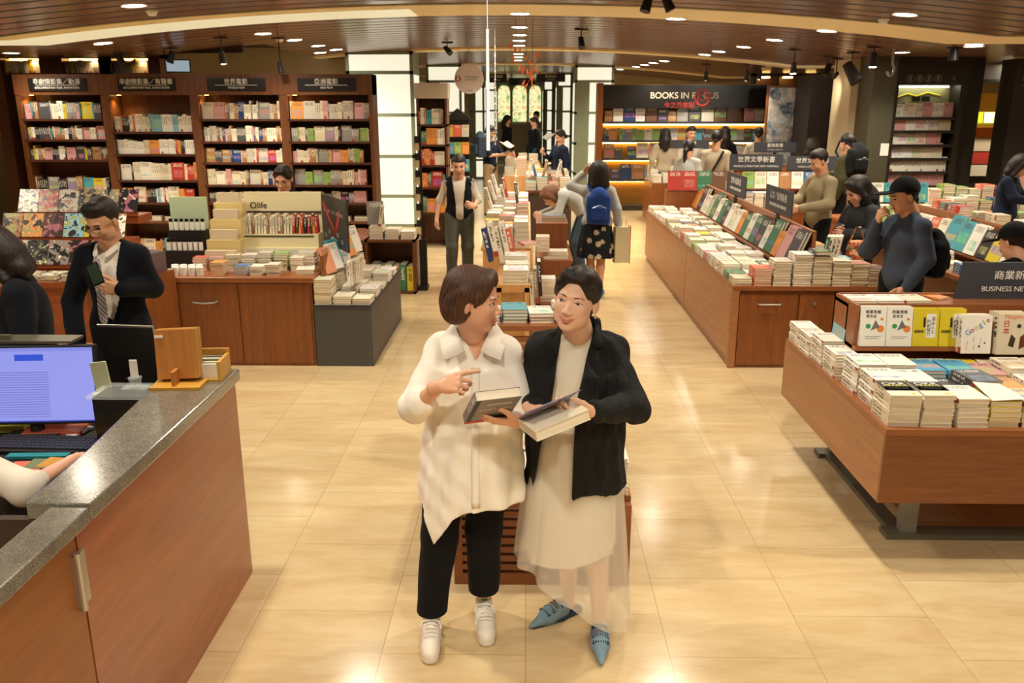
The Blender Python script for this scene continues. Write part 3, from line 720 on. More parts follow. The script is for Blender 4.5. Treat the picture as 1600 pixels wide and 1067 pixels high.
# track spotlights hanging below the ceiling
def spot(px, py, y, label, aim=(0, 0, -1), big=1.0, on=False):
    p = W(px, py, y); zc = ceil_z(p.x); a = Vector(aim).normalized()
    r = empty('track_spotlight', p, 0, label, 'spotlight', 'black track spotlights')
    MB().cyl((0, 0, 0), (0, 0, max(zc-p.z, .03)), .008, n=6).box(-.09, .09, -.02, .02, zc-p.z-.02, zc-p.z).build('stem', M['black'], r)
    MB().cyl(-a*.07*big, a*.09*big, .035*big, .05*big, n=14).build('lamp_head', M['black'], r)
    if on:
        MB().cyl(a*.088*big, a*.094*big, .04*big, n=14).build('lens', M['lamp'], r)
        light('lamp', 'SPOT', a*.11*big, 45, r, spot_size=1.5, spot_blend=.6, shadow_soft_size=.04, rot=a.to_track_quat('-Z', 'Y').to_euler())
for px, py, y, w, aim, big, on in [(699, 78, 14.5, 'beside the lit column head', (.6, -.5, -.6), 1, 0), (908, 66, 12, 'over the aisle by the beam', (.1, -.6, -1), 1, 0), (1240, 105, 13, 'pointing down, lit', (0, 0, -1), 1, 1),
    (1293, 108, 13.4, 'in front of the dark column', (-.4, -.2, -1), 1.1, 0), (1330, 112, 12.5, 'largest, beside the beige pillar', (.5, -.5, -1), 1.9, 0), (1365, 92, 11.5, 'upright and lit, by the beige pillar', (0, 0, -1), 1.1, 1), (1491, 80, 11, 'over the olive shelf niche', (0, 0, -1), 1.2, 0),
    (1306, 117, 13.6, 'small one between two others', (-.05, 1, -.4), .8, 1), (1187, 116, 17, 'lit, over the promotion wall', (0, .4, -1), 1, 1), (1167, 118, 17, 'lit, beside another over the promotion wall', (0, .4, -1), 1, 1), (1103, 118, 18, 'lit, left of the pair over the promotion wall', (0, .4, -1), 1, 1),
    (347, 88, 11.5, 'lit, above the second and third bookcases', (0, .3, -1), 1, 1), (186, 90, 12, 'above the second bookcase', (.5, .2, -1), 1, 0), (268, 88, 12.1, 'beside the small hanging screen', (-.4, 0, -1), 1, 0), (438, 104, 12.2, 'above the fourth bookcase', (.2, 0, -1), .9, 0), (1012, 3, 8.2, 'at the ceiling before the beam', (-.3, -.2, -1), 1, 0), (1042, 2, 8.3, 'angled at the ceiling before the beam', (.5, -.1, -1), 1, 0)]:
    spot(px, py, y, 'black ceiling spotlight, '+w, aim, big, on)
for px, py, w in [(1381, 30, 'near the front downlight'), (237, 17, 'above the registers'), (437, 60, 'above the bookcases')]:
    p = C(px, py); b = MB().lathe([(0, -.05), (.035, -.045), (.05, -.02), (.06, 0)], n=16).build('smoke_detector', M['white'], loc=(p.x, p.y, ceil_z(p.x))); tag(b, 'small white round smoke detector on the timber ceiling '+w, 'smoke detector')
# lit columns along the aisle
def column(x0, x1, y, label, dep=.9, zt=None):
    zt = zt or ceil_z((x0+x1)/2); r = empty('light_column', ((x0+x1)/2, y, 0), 0, label, 'lit column', 'lit columns along the aisle'); w = (x1-x0)/2
    f = MB(); fr = .06
    f.box(-w, w, .02, dep, 0, zt-.0)
    zs = [.0, .55, 1.28, 2.02, 2.76, zt-.06]
    for z in zs: f.box(-w, w, -.012, .03, z, z+.06)
    for x in (-w, w-fr): f.box(x, x+fr, -.012, .03, 0, zt)
    f.box(-w, -w*.30+.03, -.006, .03, 0, 2.76)
    f.build('frame', M['colframe'], r)
    p = MB()
    for i in range(len(zs)-1):
        if i < 4: p.box(-w*.30+.03, w-fr, .0, .02, zs[i]+.06, zs[i+1])
        else: p.box(-w+fr, w-fr, .0, .02, zs[i]+.06, zs[i+1])
    p.build('light_panel', M['lightbox'], r)
    s = MB(); sd = 1 if x0 < 0 else -1
    for i in range(4): s.box(sd*w-.004, sd*w+.004, .08, dep-.08, zs[i]+.06, zs[i+1]); 
    s.build('side_panel', M['lightbox'], r)
M['colframe'] = plain('column_frame', '#7f8a74', .4)
def colpx(pa, pb, y, label): column(W(pa, 200, y).x, W(pb, 200, y).x, y, label)
colpx(545, 648, 15.9, 'tall lit column with green metal frame beside the bookcases')
colpx(668, 722, 21.5, 'lit column behind the tall bookcase with the pale header'); colpx(734, 757, 27, 'lit column behind the man with the backpack'); colpx(757, 775, 33, 'far lit column at the end of the aisle, bookcase side')
colpx(897, 957, 21.5, 'lit column with green frame beside the cherry wood wall end'); colpx(869, 893, 27, 'slim lit column before the cherry wood wall end'); colpx(848, 864, 33, 'far lit column at the end of the aisle, promotion wall side')
# far end: hanging category signs and backlit pictures
def hsign(px0, px1, py0, py1, y, body, sub, label):
    a = W(px0, py0, y); b = W(px1, py1, y); r = empty('hanging_sign', ((a.x+b.x)/2, y, b.z), 0, label, 'sign', None); w = (b.x-a.x)/2; hh = a.z-b.z
    MB().box(-w, w, -.03, .03, 0, hh).build('board', M['signblack'], r)
    m = MB(); zc = ceil_z(a.x)-b.z
    for x in (-w*.8, w*.8): m.cyl((x, 0, hh), (x, 0, zc), .01, n=6)
    m.build('hanger', M['black'], r)
    text('lettering', body, hh*.36, M['text'], (0, -.034, hh*.64), (math.pi/2, 0, 0), r); text('lettering', sub, hh*.18, M['text'], (0, -.034, hh*.26), (math.pi/2, 0, 0), r)
hsign(838, 883, 115, 128, 24, '藝術設計', 'ART DESIGN', 'black hanging sign over the end of the aisle with white lettering'); hsign(760, 792, 115, 129, 24.5, '生活風格', 'LIFESTYLE', 'black hanging sign over the aisle behind the round sign'); hsign(795, 835, 122, 133, 30, '人文', 'HUMANITIES', 'smallest black hanging sign, deepest over the aisle')
M['mural'] = None
t = NT('backlit_picture'); v = t.coord('Object', (1, 1, 1)); n = t.noise(v, 4.5, 3); c = t.ramp(n, [(.35, rgb('#7c9456')), (.45, rgb('#c9d08a')), (.55, rgb('#f0e9b4')), (.64, rgb('#d89a52'))]); t.col((.1, .1, .1, 1)); t.l(c, t.b.inputs['Emission Color']); t.b.inputs['Emission Strength'].default_value = .85; M['mural'] = t.mat
for i, (a, b, w) in enumerate([(777, 798, 'bookcase side'), (800, 824, 'middle, arched'), (826, 846, 'promotion wall side')]):
    p = W(a, 133, 36); q = W(b, 190, 36); r = empty('backlit_picture', ((p.x+q.x)/2, 36, q.z), 0, 'glowing green and yellow backlit picture panel at the far end, '+w, 'backlit picture', 'backlit pictures at the far end'); hw = (q.x-p.x)/2; hh = p.z-q.z
    pts = [(-hw*.9, 0), (hw*.9, 0), (hw*.9, hh*.8)]+[(hw*.9*math.cos(k*math.pi/8), hh*.8+hh*.2*math.sin(k*math.pi/8)) for k in range(1, 8)]+[(-hw*.9, hh*.8)]
    MB().prism(pts, 0, .04, mat=Matrix.Rotation(math.pi/2, 4, 'X')).build('picture', M['mural'], r); MB().box(-hw, hw, .02, .1, -.1, hh+.15).build('frame', M['colframe'], r)
# ---------------------------------------------------------------- books
CN = {'#f1ece0': 'white', '#e9dfc8': 'cream', '#ddd0b4': 'ivory', '#f4f1ea': 'bright white', '#c8bfae': 'pale grey', '#8f8b86': 'grey', '#4a4a4e': 'charcoal', '#26262a': 'black', '#b8382c': 'red', '#d86a4a': 'coral',
 '#e79a4c': 'orange', '#dcc52c': 'yellow', '#8fae5a': 'light green', '#3e7a5a': 'green', '#4c9fae': 'teal', '#3f6fa8': 'blue', '#26406e': 'navy', '#7a5ca8': 'purple', '#d8a0a0': 'pink', '#a87a4e': 'tan', '#6e4a34': 'brown', '#8cc0d0': 'light blue', '#5a2a2a': 'maroon', '#3f9ac8': 'sky blue'}
PALE = ['#f1ece0']*5+['#e9dfc8']*4+['#ddd0b4']*2+['#f4f1ea']*3+['#c8bfae']
ACC = ['#b8382c', '#d86a4a', '#e79a4c', '#dcc52c', '#3e7a5a', '#4c9fae', '#3f6fa8', '#26406e', '#7a5ca8', '#d8a0a0', '#a87a4e', '#8cc0d0', '#4a4a4e', '#8fae5a']
DARK = ['#26262a', '#4a4a4e', '#26406e', '#6e4a34', '#5a2a2a', '#8f8b86']
ORD = ['first', 'second', 'third', 'fourth', 'fifth', 'sixth', 'seventh', 'eighth', 'ninth', 'tenth', 'eleventh', 'twelfth', 'thirteenth', 'fourteenth', 'fifteenth', 'sixteenth', 'seventeenth', 'eighteenth', 'nineteenth', 'twentieth']+['twenty-'+w for w in ('first', 'second', 'third', 'fourth', 'fifth', 'sixth', 'seventh', 'eighth', 'ninth')]+['thirtieth']+['thirty-'+w for w in ('first', 'second', 'third', 'fourth', 'fifth', 'sixth', 'seventh', 'eighth', 'ninth')]+['far']*40
BOOKS = []
def _bookgeo():
    c = .045; i = .02; cov = []; pg = []
    def q(lst, vs, mi, uvs): lst.append((vs, mi, uvs))
    full = [(0, 0), (1, 0), (1, 1), (0, 1)]
    def board(z0, z1, outer_up):
        v = [(0,0,z0),(1,0,z0),(1,1,z0),(0,1,z0),(0,0,z1),(1,0,z1),(1,1,z1),(0,1,z1)]
        fs = [((0,3,2,1), 0), ((4,5,6,7), 0), ((0,1,5,4), 0), ((1,2,6,5), 0), ((2,3,7,6), 0)]
        for f, m in fs:
            vs = [v[k] for k in f]; q(cov, vs, m, [(p[0], p[1]) for p in vs])
    board(0, c, 0); board(1-c, 1, 1)
    q(cov, [(0,0,0),(0,0,1),(0,1,1),(0,1,0)], 1, [(0, 0), (1, 0), (1, 1), (0, 1)])
    q(cov, [(i,0,c),(i,1,c),(i,1,1-c),(i,0,1-c)], 0, full)
    a = (0.0, 1-.025, .012, 1-.012, c, 1-c)
    x0, x1, y0, y1, z0, z1 = a
    for f in ([(x0,y0,z0),(x1,y0,z0),(x1,y0,z1),(x0,y0,z1)], [(x1,y0,z0),(x1,y1,z0),(x1,y1,z1),(x1,y0,z1)], [(x1,y1,z0),(x0,y1,z0),(x0,y1,z1),(x1,y1,z1)]): q(pg, f, 2, full)
    q(pg, [(x1,y0,z1),(x1,y1,z1),(x0,y1,z1),(x0,y0,z1)], 2, full); q(pg, [(x0,y0,z0),(x0,y1,z0),(x1,y1,z0),(x1,y0,z0)], 2, full)
    return cov, pg
_COV, _PG = _bookgeo()
def _mesh_from(quads, name, mats, remap=None):
    me = bpy.data.meshes.new(name); vs = []; fs = []; uv = []; mi = []
    for v, m, u in quads:
        k = len(vs); vs += v; fs.append((k, k+1, k+2, k+3)); uv += u; mi.append(m if remap is None else remap[m])
    me.from_pydata(vs, [], fs); l = me.uv_layers.new(name='UVMap'); l.data.foreach_set('uv', np.array(uv, np.float32).ravel()); me.polygons.foreach_set('material_index', mi)
    for m in mats: me.materials.append(m)
    return me
ME_COVER = _mesh_from(_COV, 'cover', BM['object'][:2]); ME_PAGES = _mesh_from(_PG, 'pages', [M['pages']], {2: 0}); ME_BOTH = _mesh_from(_COV+_PG, 'book', BM['object'])
def plain_cover():
    t = NT('plain_book_cover'); oi = t.n('ObjectInfo'); t.col(oi.outputs['Color']); t.pr(Roughness=.42); return t.mat
def busy_cover():
    t = NT('magazine_cover'); oi = t.n('ObjectInfo'); uv = t.n('UVMap'); mp = t.n('VectorMath', operation='MULTIPLY_ADD'); t.l(uv.outputs[0], mp.inputs[0]); mp.inputs[1].default_value = (1, 1.3, 1)
    cc = t.n('CombineXYZ'); t.l(t.math('MULTIPLY', oi.outputs['Random'], 43.0), cc.inputs[2]); t.l(cc.outputs[0], mp.inputs[2])
    n = t.noise(mp.outputs[0], 2.6, 3, .55, .5); n2 = t.noise(mp.outputs[0], 6.0, 2, .5)
    hs = t.n('HueSaturation'); t.l(t.math('MULTIPLY_ADD', t.math('FRACT', t.math('MULTIPLY', oi.outputs['Random'], 9.1)), .22, .42), hs.inputs['Hue']); hs.inputs['Color'].default_value = rgb('#a8603e'); hs.inputs['Saturation'].default_value = .75
    c = t.mix(t.math('GREATER_THAN', n, .56), oi.outputs['Color'], hs.outputs[0]); c = t.mix(t.math('LESS_THAN', n, .44), c, rgb('#2a2320')); c = t.mix(t.math('GREATER_THAN', n2, .68), c, rgb('#efe4cc'))
    t.col(c); t.pr(Roughness=.3); return t.mat
_pc = plain_cover(); ME_MAG = _mesh_from(_COV+_PG, 'magazine', [busy_cover(), BM['object'][1], M['pages']])
ME_PLAIN = _mesh_from(_COV, 'cover_plain', [_pc, BM['object'][1]])
def do_print(it, e):
    if it[0] == 't': text('lettering', it[1], it[2], it[3], (it[4], it[5], .0012), (0, 0, it[6] if len(it) > 6 else 0), e, ext=.0002)
    elif it[0] == 'r': MB().box(it[1], it[2], it[3], it[4], 0, .0008).build('print_block', it[5], e)
    elif it[0] == 'c': MB().cyl((it[1], it[2], 0), (it[1], it[2], .0009), it[3], n=16).build('print_dot', it[4], e)
    elif it[0] == 'p': MB().prism(it[1], 0, .0009).build('print_shape', it[2], e)
# orientations: flat (cover up), spine out on a shelf, face out on a shelf or an easel
def R_flat(rz): return Matrix.Rotation(rz, 3, 'Z')
def R_spine(rz=0, lean=0): return Matrix.Rotation(rz, 3, 'Z') @ Matrix.Rotation(lean, 3, 'Y') @ Matrix(((0, 0, 1), (1, 0, 0), (0, 1, 0)))
def R_face(rz=0, tilt=0): return Matrix.Rotation(rz, 3, 'Z') @ Matrix.Rotation(-tilt, 3, 'X') @ Matrix(((1, 0, 0), (0, 0, -1), (0, 1, 0)))
def book(kind, loc, R, dims, col, label, group=None, parts=False, keep=False, cat='book', prints=None):
    BOOKS.append(dict(prints=prints, kind=kind, loc=Vector(loc), R=R, dims=dims, col=col, label=label, group=group, parts=parts, keep=keep, cat=cat))
def bmat(b):
    R = b['R'].to_4x4(); w, h, t = b['dims']; return Matrix.Translation(b['loc']) @ R @ Matrix.Diagonal((w, h, t, 1))
def stack(cx, cy, z, w, h, t, n, rz, col, where, table, kind='paperback', jit=.004, parts=False, top=None, keep=False, grp=None, prints=None):
    cn = CN.get(col, 'pale'); g = grp or 'copies in the %s on the %s' % (where, table)
    for i in range(n):
        r = rz+random.uniform(-.02, .02)*(jit > 0); c, s = math.cos(r), math.sin(r)
        x = cx+random.uniform(-jit, jit)-(w/2*c-h/2*s); y = cy+random.uniform(-jit, jit)-(w/2*s+h/2*c)
        if i == n-1: lab = top or '%s top book, %s, %s' % (cn, where, table)
        else: lab = '%s book under the top one, %s, %s' % (cn, where, table)
        book(kind, (x, y, z+i*t), R_flat(r), (w, h, t*.98), col, lab, None if i == n-1 else g, parts, keep, prints=prints if i == n-1 else None)
def spines(x0, x1, y, z, hmax, where, pal, face=.12, rz=0, org=None, kind='shelved_book', fill=1.0, wmin=.018, wmax=.04, hmin=.62, facekind='display_book', depth=.15):
    """one shelf row, books side by side; org = origin matrix when the shelf is not along the x axis"""
    O = org or Matrix.Identity(4); x = x0; last = None; cell = None; fi = 0
    while x < x1-.02:
        if random.random() > fill: x += random.uniform(.03, .12); continue
        if random.random() < face:
            h = hmax*random.uniform(.78, .96); w = h*random.uniform(.66, .76)
            if x+w > x1: break
            c = random.choice(pal); p = O @ Vector((x, y+.035, z+.001)); Rr = O.to_3x3() @ R_face(0, .06); fi += 1
            book(facekind, p, Rr, (w, h, .02), c, '%s cover facing out, %s such, %s' % (CN[c], ORD[fi-1], where))
            x += w+.004
        else:
            c = random.choice(pal); h = hmax*random.uniform(hmin+.1, .95); w = random.uniform(wmin, wmax); k = random.choice([1, 1, 2, 3, 5])
            for _ in range(k):
                if x+w > x1: break
                p = O @ Vector((x, y, z+.001)); book(kind, p, O.to_3x3() @ R_spine(), (depth, h, w*.96), c, '%s spine in the %s' % (CN[c], where), '%s spines in the %s' % (CN[c], where))
                x += w
def flush_books():
    kinds = {}
    for b in BOOKS:
        m = bmat(b); c = m @ Vector((.5, .5, .5)); x, y, f = proj(c); d = sorted(b['dims'])[::-1]
        vis = -60 < x < 1660 and -60 < y < 1130 and c.y > .5
        if not vis: continue
        b['m'] = m; b['score'] = (1e9 if b['keep'] else 0)+(CF/f)**2*(d[0]*d[1]*.5+d[0]*d[2]*.5); kinds.setdefault(b['kind'], []).append(b)
    for k, L in kinds.items():
        L.sort(key=lambda b: -b['score'])
        for b in L[:300]:
            o = bpy.data.objects.new(k, (ME_PLAIN if b['prints'] else ME_COVER) if b['parts'] else (ME_MAG if k == 'magazine' else ME_BOTH)); COL.objects.link(o)
            o.matrix_world = b['m']; o.color = rgb(b['col']); tag(o, b['label'], b['cat'], b['group'])
            if b['parts']:
                p = bpy.data.objects.new('pages', ME_PAGES); COL.objects.link(p); p.parent = o
            if b['prints']:
                e = bpy.data.objects.new('printed_front', None); COL.objects.link(e); e.parent = o; e.location = (0, 0, 1.0); w, h, t = b['dims']; e.scale = (1/w, 1/h, 1/t)
                for it in b['prints']: do_print(it, e)
        rest = L[300:]
        if rest:
            quads = _COV+_PG; base = np.array([v for q in quads for v in q[0]], float); nb = len(base); uv = np.array([u for q in quads for u in q[2]], np.float32); mi = [q[1] for q in quads]
            V = []; U = []; H = []
            for b in rest:
                m = np.array(b['m']); V.append(base@m[:3, :3].T+m[:3, 3]); U.append(uv); H.append(np.tile(np.array(list(rgb(b['col'])[:3])+[random.random()], np.float32), (nb, 1)))
            V = np.concatenate(V).astype(np.float32); nq = len(V)//4
            me = bpy.data.meshes.new(k+'_mass'); me.vertices.add(len(V)); me.vertices.foreach_set('co', V.ravel()); me.loops.add(len(V)); me.loops.foreach_set('vertex_index', np.arange(len(V), dtype=np.int32))
            me.polygons.add(nq); me.polygons.foreach_set('loop_start', (np.arange(nq)*4).astype(np.int32)); me.polygons.foreach_set('loop_total', np.full(nq, 4, np.int32)); me.update(calc_edges=True)
            me.uv_layers.new(name='UVMap').data.foreach_set('uv', np.concatenate(U).ravel())
            a = me.attributes.new('hue', 'FLOAT_COLOR', 'CORNER'); a.data.foreach_set('color', np.concatenate(H).ravel())
            for mm in BM['attribute']: me.materials.append(mm)
            me.polygons.foreach_set('material_index', np.tile(np.array(mi, np.int32), len(rest)))
            o = bpy.data.objects.new({'paperback': 'paperbacks', 'shelved_book': 'shelved_books', 'display_book': 'display_books'}.get(k, k+'s'), me); COL.objects.link(o)
            tag(o, 'the smaller, farther %s of the shop, many hundreds' % {'paperback': 'books lying in stacks on the tables', 'shelved_book': 'book spines on the shelves', 'display_book': 'books set facing out'}.get(k, k), 'books', None, 'stuff')
# ---------------------------------------------------------------- service counter
r = empty('service_counter', (-1.35, 2.4, 0), 0, 'long wooden service counter with grey granite top along the left edge', 'counter')
def loc(o): o.location = Vector(o.location)-Vector(r.location); return o
XO, YE = -1.34, 3.66
def part(name, mb, mat, par, bevel=0):
    o = mb.build(name, mat, None, bevel=bevel); o.parent = par; o.location = -Vector(par.location); return o
part('front_panel', MB().box(XO-.03, XO, 2.235, YE-.01, .0, .985), M['wood_counter'], r)
part('end_panel', MB().box(-1.66, XO-.03, YE-.04, YE-.01, .0, .985), M['wood_counter'], r)
part('end_panel', MB().box(-1.62, XO-.03, 2.30, 2.33, .0, .985), M['brown'], r)
g = part('gate', MB().box(XO-.03, XO, .9, 2.225, .0, .985), M['wood_gate'] if 'wood_gate' in M else wood('gate_wood', '#7a4418', '#96581f', axis='y', rough=.35), r)
h = MB().cyl((XO+.014, 2.20, .74), (XO+.014, 2.20, .93), .011, n=10).box(XO, XO+.01, 2.19, 2.25, .75, .92).build('hinge', M['steel']); h.parent = r; h.location = -Vector(r.location)
part('worktop', MB().prism([(-1.66, YE+.01), (XO+.02, YE+.01), (XO+.02, 2.30), (-1.52, 2.30), (-1.54, 2.7), (-1.60, 3.3)], .985, 1.04), M['granite'], r, .006)
part('gate_top', MB().box(XO-.10, XO+.02, .9, 2.29, .985, 1.035), M['granite'], r, .005)
part('inner_shelf', MB().box(-1.62, -1.40, 2.34, 3.6, .70, .73), M['brown'], r)
part('kick_board', MB().box(-1.60, -1.42, 2.4, 3.6, 0, .70), M['black'], r)
# back desk with the registers
d = empty('register_desk', (-2.4, 3.3, 0), 0, 'low dark desk behind the service counter, carrying screens and keyboard', 'desk')
part('desk_top', MB().box(-3.3, -1.62, 3.18, 3.88, .72, .75), M['black'], d); part('front', MB().box(-3.3, -1.64, 3.25, 3.27, 0, .72), M['black'], d)
part('back_board', MB().box(-3.3, -1.66, 3.86, 3.89, 0, .92), M['blackgloss'], d)

# blue screen
p = W(70, 600, 3.55); 
mo = empty('computer_monitor', (p.x, 3.55, p.z), 0.0, 'black computer monitor showing a pale blue search page, behind the counter', 'monitor'); mo.rotation_euler = (math.radians(-8), 0, math.radians(4))
a = W(-40, 543, 3.55); b = W(148, 660, 3.55); w = .30; hh = .19
cx_ = (W(-60, 600, 3.55).x+W(148, 600, 3.55).x)/2; mo.location.x = cx_; w = (W(148, 600, 3.55).x-W(-60, 600, 3.55).x)/2; hh = (a.z-b.z)/2+.004; mo.location.z = (a.z+b.z)/2
MB().box(-w, w, .0, .035, -hh, hh).build('bezel', M['black'], mo, bevel=.004)
t = NT('screen_page'); v = t.n('TexCoord'); sp = t.n('SeparateXYZ'); t.l(v.outputs['Object'], sp.inputs[0]); X, Z = sp.outputs[0], sp.outputs[2]
def rect(x0, x1, z0, z1):
    m = t.math('MULTIPLY', t.math('GREATER_THAN', X, x0), t.math('LESS_THAN', X, x1)); return t.math('MULTIPLY', m, t.math('MULTIPLY', t.math('GREATER_THAN', Z, z0), t.math('LESS_THAN', Z, z1)))
c = t.mix(rect(-.05*1, w*.25, hh*.62, hh*.78), rgb('#9aa0f4'), rgb('#2f55d8')); c = t.mix(rect(-w, w, hh*.86, hh), c, rgb('#8a90e8'))
lines = t.math('MULTIPLY', rect(-w*.45, w*.3, -hh*.8, hh*.35), t.math('GREATER_THAN', t.math('SINE', t.math('MULTIPLY', Z, 560.0)), .35)); c = t.mix(lines, c, rgb('#7d82d0'))
c = t.mix(rect(-w, w, -hh, -hh*.9), c, rgb('#3d49b8'))
t.col((0.02, .02, .02, 1)); t.l(c, t.b.inputs['Emission Color']); t.b.inputs['Emission Strength'].default_value = .62; t.pr(Roughness=.2)
MB().box(-w+.012, w-.012, -.002, .001, -hh+.012, hh-.010).build('screen', t.mat, mo)
MB().box(-w*.3, w*.3, .03, .06, -hh-.0, -hh+.1).cyl((0, .05, -hh), (0, .05, -(mo.location.z-.75)+.02), .03, n=10).build('stand', M['black'], mo)
MB().box(-.12, .12, -.04, .16, -(mo.location.z-.75)+.004, -(mo.location.z-.75)+.02).build('foot', M['black'], mo)
o = MB().box(-.22, .18, -.01, .10, 0, .012).box(-.20, -.10, .0, .02, .012, .035).build('clipboard', M['gun'], loc=(cx_+.02, 3.6, mo.location.z+hh+.004)); tag(o, 'thin grey green card lying along the top edge of the monitor', 'clipboard')
# second monitor seen from behind
p = W(203, 556, 3.78); m2 = empty('computer_monitor', (p.x, 3.78, p.z), 0, 'black computer monitor seen from behind, silver top rim, beside the wooden block', 'monitor'); m2.rotation_euler = (math.radians(6), 0, math.radians(-6))
w2 = (W(245, 556, 3.78).x-W(156, 556, 3.78).x)/2; h2 = (W(200, 507, 3.78).z-W(200, 600, 3.78).z)/2
MB().box(-w2, w2, .0, .03, -h2, h2).build('back_shell', M['black'], m2, bevel=.004); MB().box(-w2-.003, w2+.003, .002, .012, h2, h2+.006).box(w2, w2+.005, .002, .012, -h2, h2).build('rim', M['steel'], m2)
MB().box(-.03, .03, -.03, .0, -h2-.12, -h2+.04).box(-.1, .1, -.08, .08, .75-p.z+.004, .765-p.z).build('stand', M['black'], m2)
# small devices
o = MB().box(-.035, .035, -.006, .006, 0, .14).box(-.045, .045, -.04, .04, -.004, .004).build('card_stand', plain('pale_card', '#b9bd9a', .5), loc=(W(164, 612, 3.55).x, 3.55, W(164, 612, 3.55).z)); o.rotation_euler = (0, math.radians(-6), 0); tag(o, 'pale green card standing behind the counter between the two monitors', 'card stand')
fz = W(212, 600, 3.50); r3 = empty('receipt_holder', (fz.x, 3.50, 1.0), 0, 'clear acrylic holder with a white slip in front of the black monitor back', 'holder')
MB().box(-.055, .055, -.03, .03, 0, .006).cyl((0, 0, .006), (0, 0, .05), .02, .03, 12).build('acrylic_base', M['glass'], r3); MB().box(-.016, .016, -.004, .004, .05, .13).build('slip', M['white'], r3)
MB().box(-.17, .16, -.12, .08, -.012, -.002).build('tray', M['glass'], r3)
MB().box(-.15, .14, -.10, .06, -.24, -.012).build('plinth', M['blackgloss'], r3)
kb = empty('keyboard', (G(75, 696, .76).x, G(75, 696, .76).y, .753), math.radians(-2), 'black computer keyboard on the desk below the blue screen', 'keyboard')
MB().box(-.26, .235, -.085, .085, 0, .018).build('case', M['black'], kb, bevel=.006)
k = MB()
for j in range(5):
    for i in range(22): k.box(-.245+i*.0212, -.245+i*.0212+.0175, -.07+j*.029, -.07+j*.029+.024, .018, .026)
k.build('keys', plain('key_caps', '#2a2828', .45), kb)
for (px, py, wx, wy, th, cl, lb, nm, rz) in [(18, 665, .09, .07, .03, '#b5b03c', 'olive yellow booklet on the desk under the blue screen', 'booklet', .1), (88, 672, .13, .07, .02, '#b5543a', 'red orange folder on the desk beneath the blue screen', 'folder', .15), (115, 672, .06, .06, .012, '#c4bcc8', 'pale sheet beside the red orange folder', 'paper_slip', -.2),
    (42, 728, .07, .05, .01, '#e0684a', 'coral card below the keyboard', 'card', .1), (66, 725, .06, .05, .012, '#6d7a52', 'olive green card below the keyboard', 'card', .05), (88, 724, .06, .05, .014, '#c48f30', 'ochre card below the keyboard', 'card', -.1), (60, 712, .13, .02, .015, '#1f7f88', 'teal marker pen below the keyboard', 'marker_pen', .05), (55, 750, .2, .04, .01, '#7c8064', 'grey green mat edge below the coloured cards', 'desk_mat', .05),
    (182, 645, .07, .05, .05, '#b8655a', 'salmon pink packet by the inner edge of the granite top', 'packet', .5)]:
    g_ = G(px, py, .76); o = MB().box(-wx, wx, -wy, wy, 0, th).build(nm, plain(nm+'_'+cl[1:], cl, .6), loc=(g_.x, g_.y, .752), rz=rz, bevel=.002); tag(o, lb, nm.replace('_', ' '))
g_ = G(205, 650, .8); o = MB().lathe([(0, 0), (.045, .01), (.05, .03), (.03, .055), (0, .06)], n=16).build('tape_dispenser', M['blackgloss'], loc=(g_.x, g_.y, .80), smooth=True); tag(o, 'black glossy tape dispenser by the inner edge of the granite', 'tape dispenser')
MB().box(-.1, .1, -.1, .1, -.05, 0).build('stand_block', M['black'], o)
# wooden block display on the granite
wb = empty('block_display', (-1.49, 3.42, 1.04), math.radians(3), 'brown wooden display panel of stacked boards with small foot, on the granite top', 'display stand')
b = MB(); 
for i in range(5): b.box(-.10, .075, .012+i*.013, .012+i*.013+.011, .03, .245-(i % 2)*.004)
b.build('boards', M['wood_light2'] if 'wood_light2' in M else wood('board_edges', '#b88238', '#d8a858', axis='z'), wb, rot=(math.radians(-9), math.radians(-2), 0)); MB().box(-.098, .073, .000, .012, .03, .243).build('front_board', M['wood_block'], wb, rot=(math.radians(-9), math.radians(-2), 0))
MB().box(-.022, -.008, -.05, .02, .012, .075).build('foot', M['wood_block'], wb); MB().box(-.11, .10, -.07, .10, 0, .014).build('base', wood('ochre_base', '#b9852f', '#d6a347', axis='x'), wb); MB().box(-.095, -.06, -.003, .0, .21, .222).build('price_label', M['white'], wb, rot=(math.radians(-9), math.radians(-2), 0))
cb = empty('card_tray', (-1.40, 3.56, 1.04), math.radians(4), 'yellow wooden tray of small cards behind the wooden block', 'tray'); MB().box(-.08, .06, -.09, .07, 0, .012).box(.045, .06, -.09, .07, .012, .09).box(-.08, .06, .06, .07, .012, .11).build('tray', wood('tray_wood', '#c08a34', '#dcae58', axis='y'), cb)
for i in range(6): MB().box(-.06, .04, -.07+i*.018, -.07+i*.018+.012, .013, .075+.006*(i % 3)).build('card_bundle', [M['white'], M['cream'], M['greymetal']][i % 3], cb)
# ---------------------------------------------------------------- left cabinet with stationery
cb = empty('display_cabinet', (-2.53, 7.6, 0), 0, 'cherry wood cabinet with two doors and stationery on top', 'cabinet')
part('body', MB().box(-3.16, -1.85, 7.06, 8.55, 0, .745), M['wood_red'], cb); part('top', MB().box(-3.18, -1.83, 7.03, 8.57, .745, .79), M['wood_redx'], cb, .004)
for i, (a, b_) in enumerate([(-3.08, -2.49), (-2.48, -1.87)]):
    o = part('door', MB().box(a, b_, 7.045, 7.06, .03, .735), M['wood_red'], cb)
    if i == 0: hdl = MB().tube([(-2.89, 7.045, .58), (-2.87, 7.015, .572), (-2.78, 7.005, .568), (-2.69, 7.015, .572), (-2.67, 7.045, .58)], .008).build('handle', M['steel'], o); hdl.location = (0, 0, 0)
part('shadow_gap', MB().box(-3.1, -1.87, 7.043, 7.05, .737, .744), M['black'], cb)
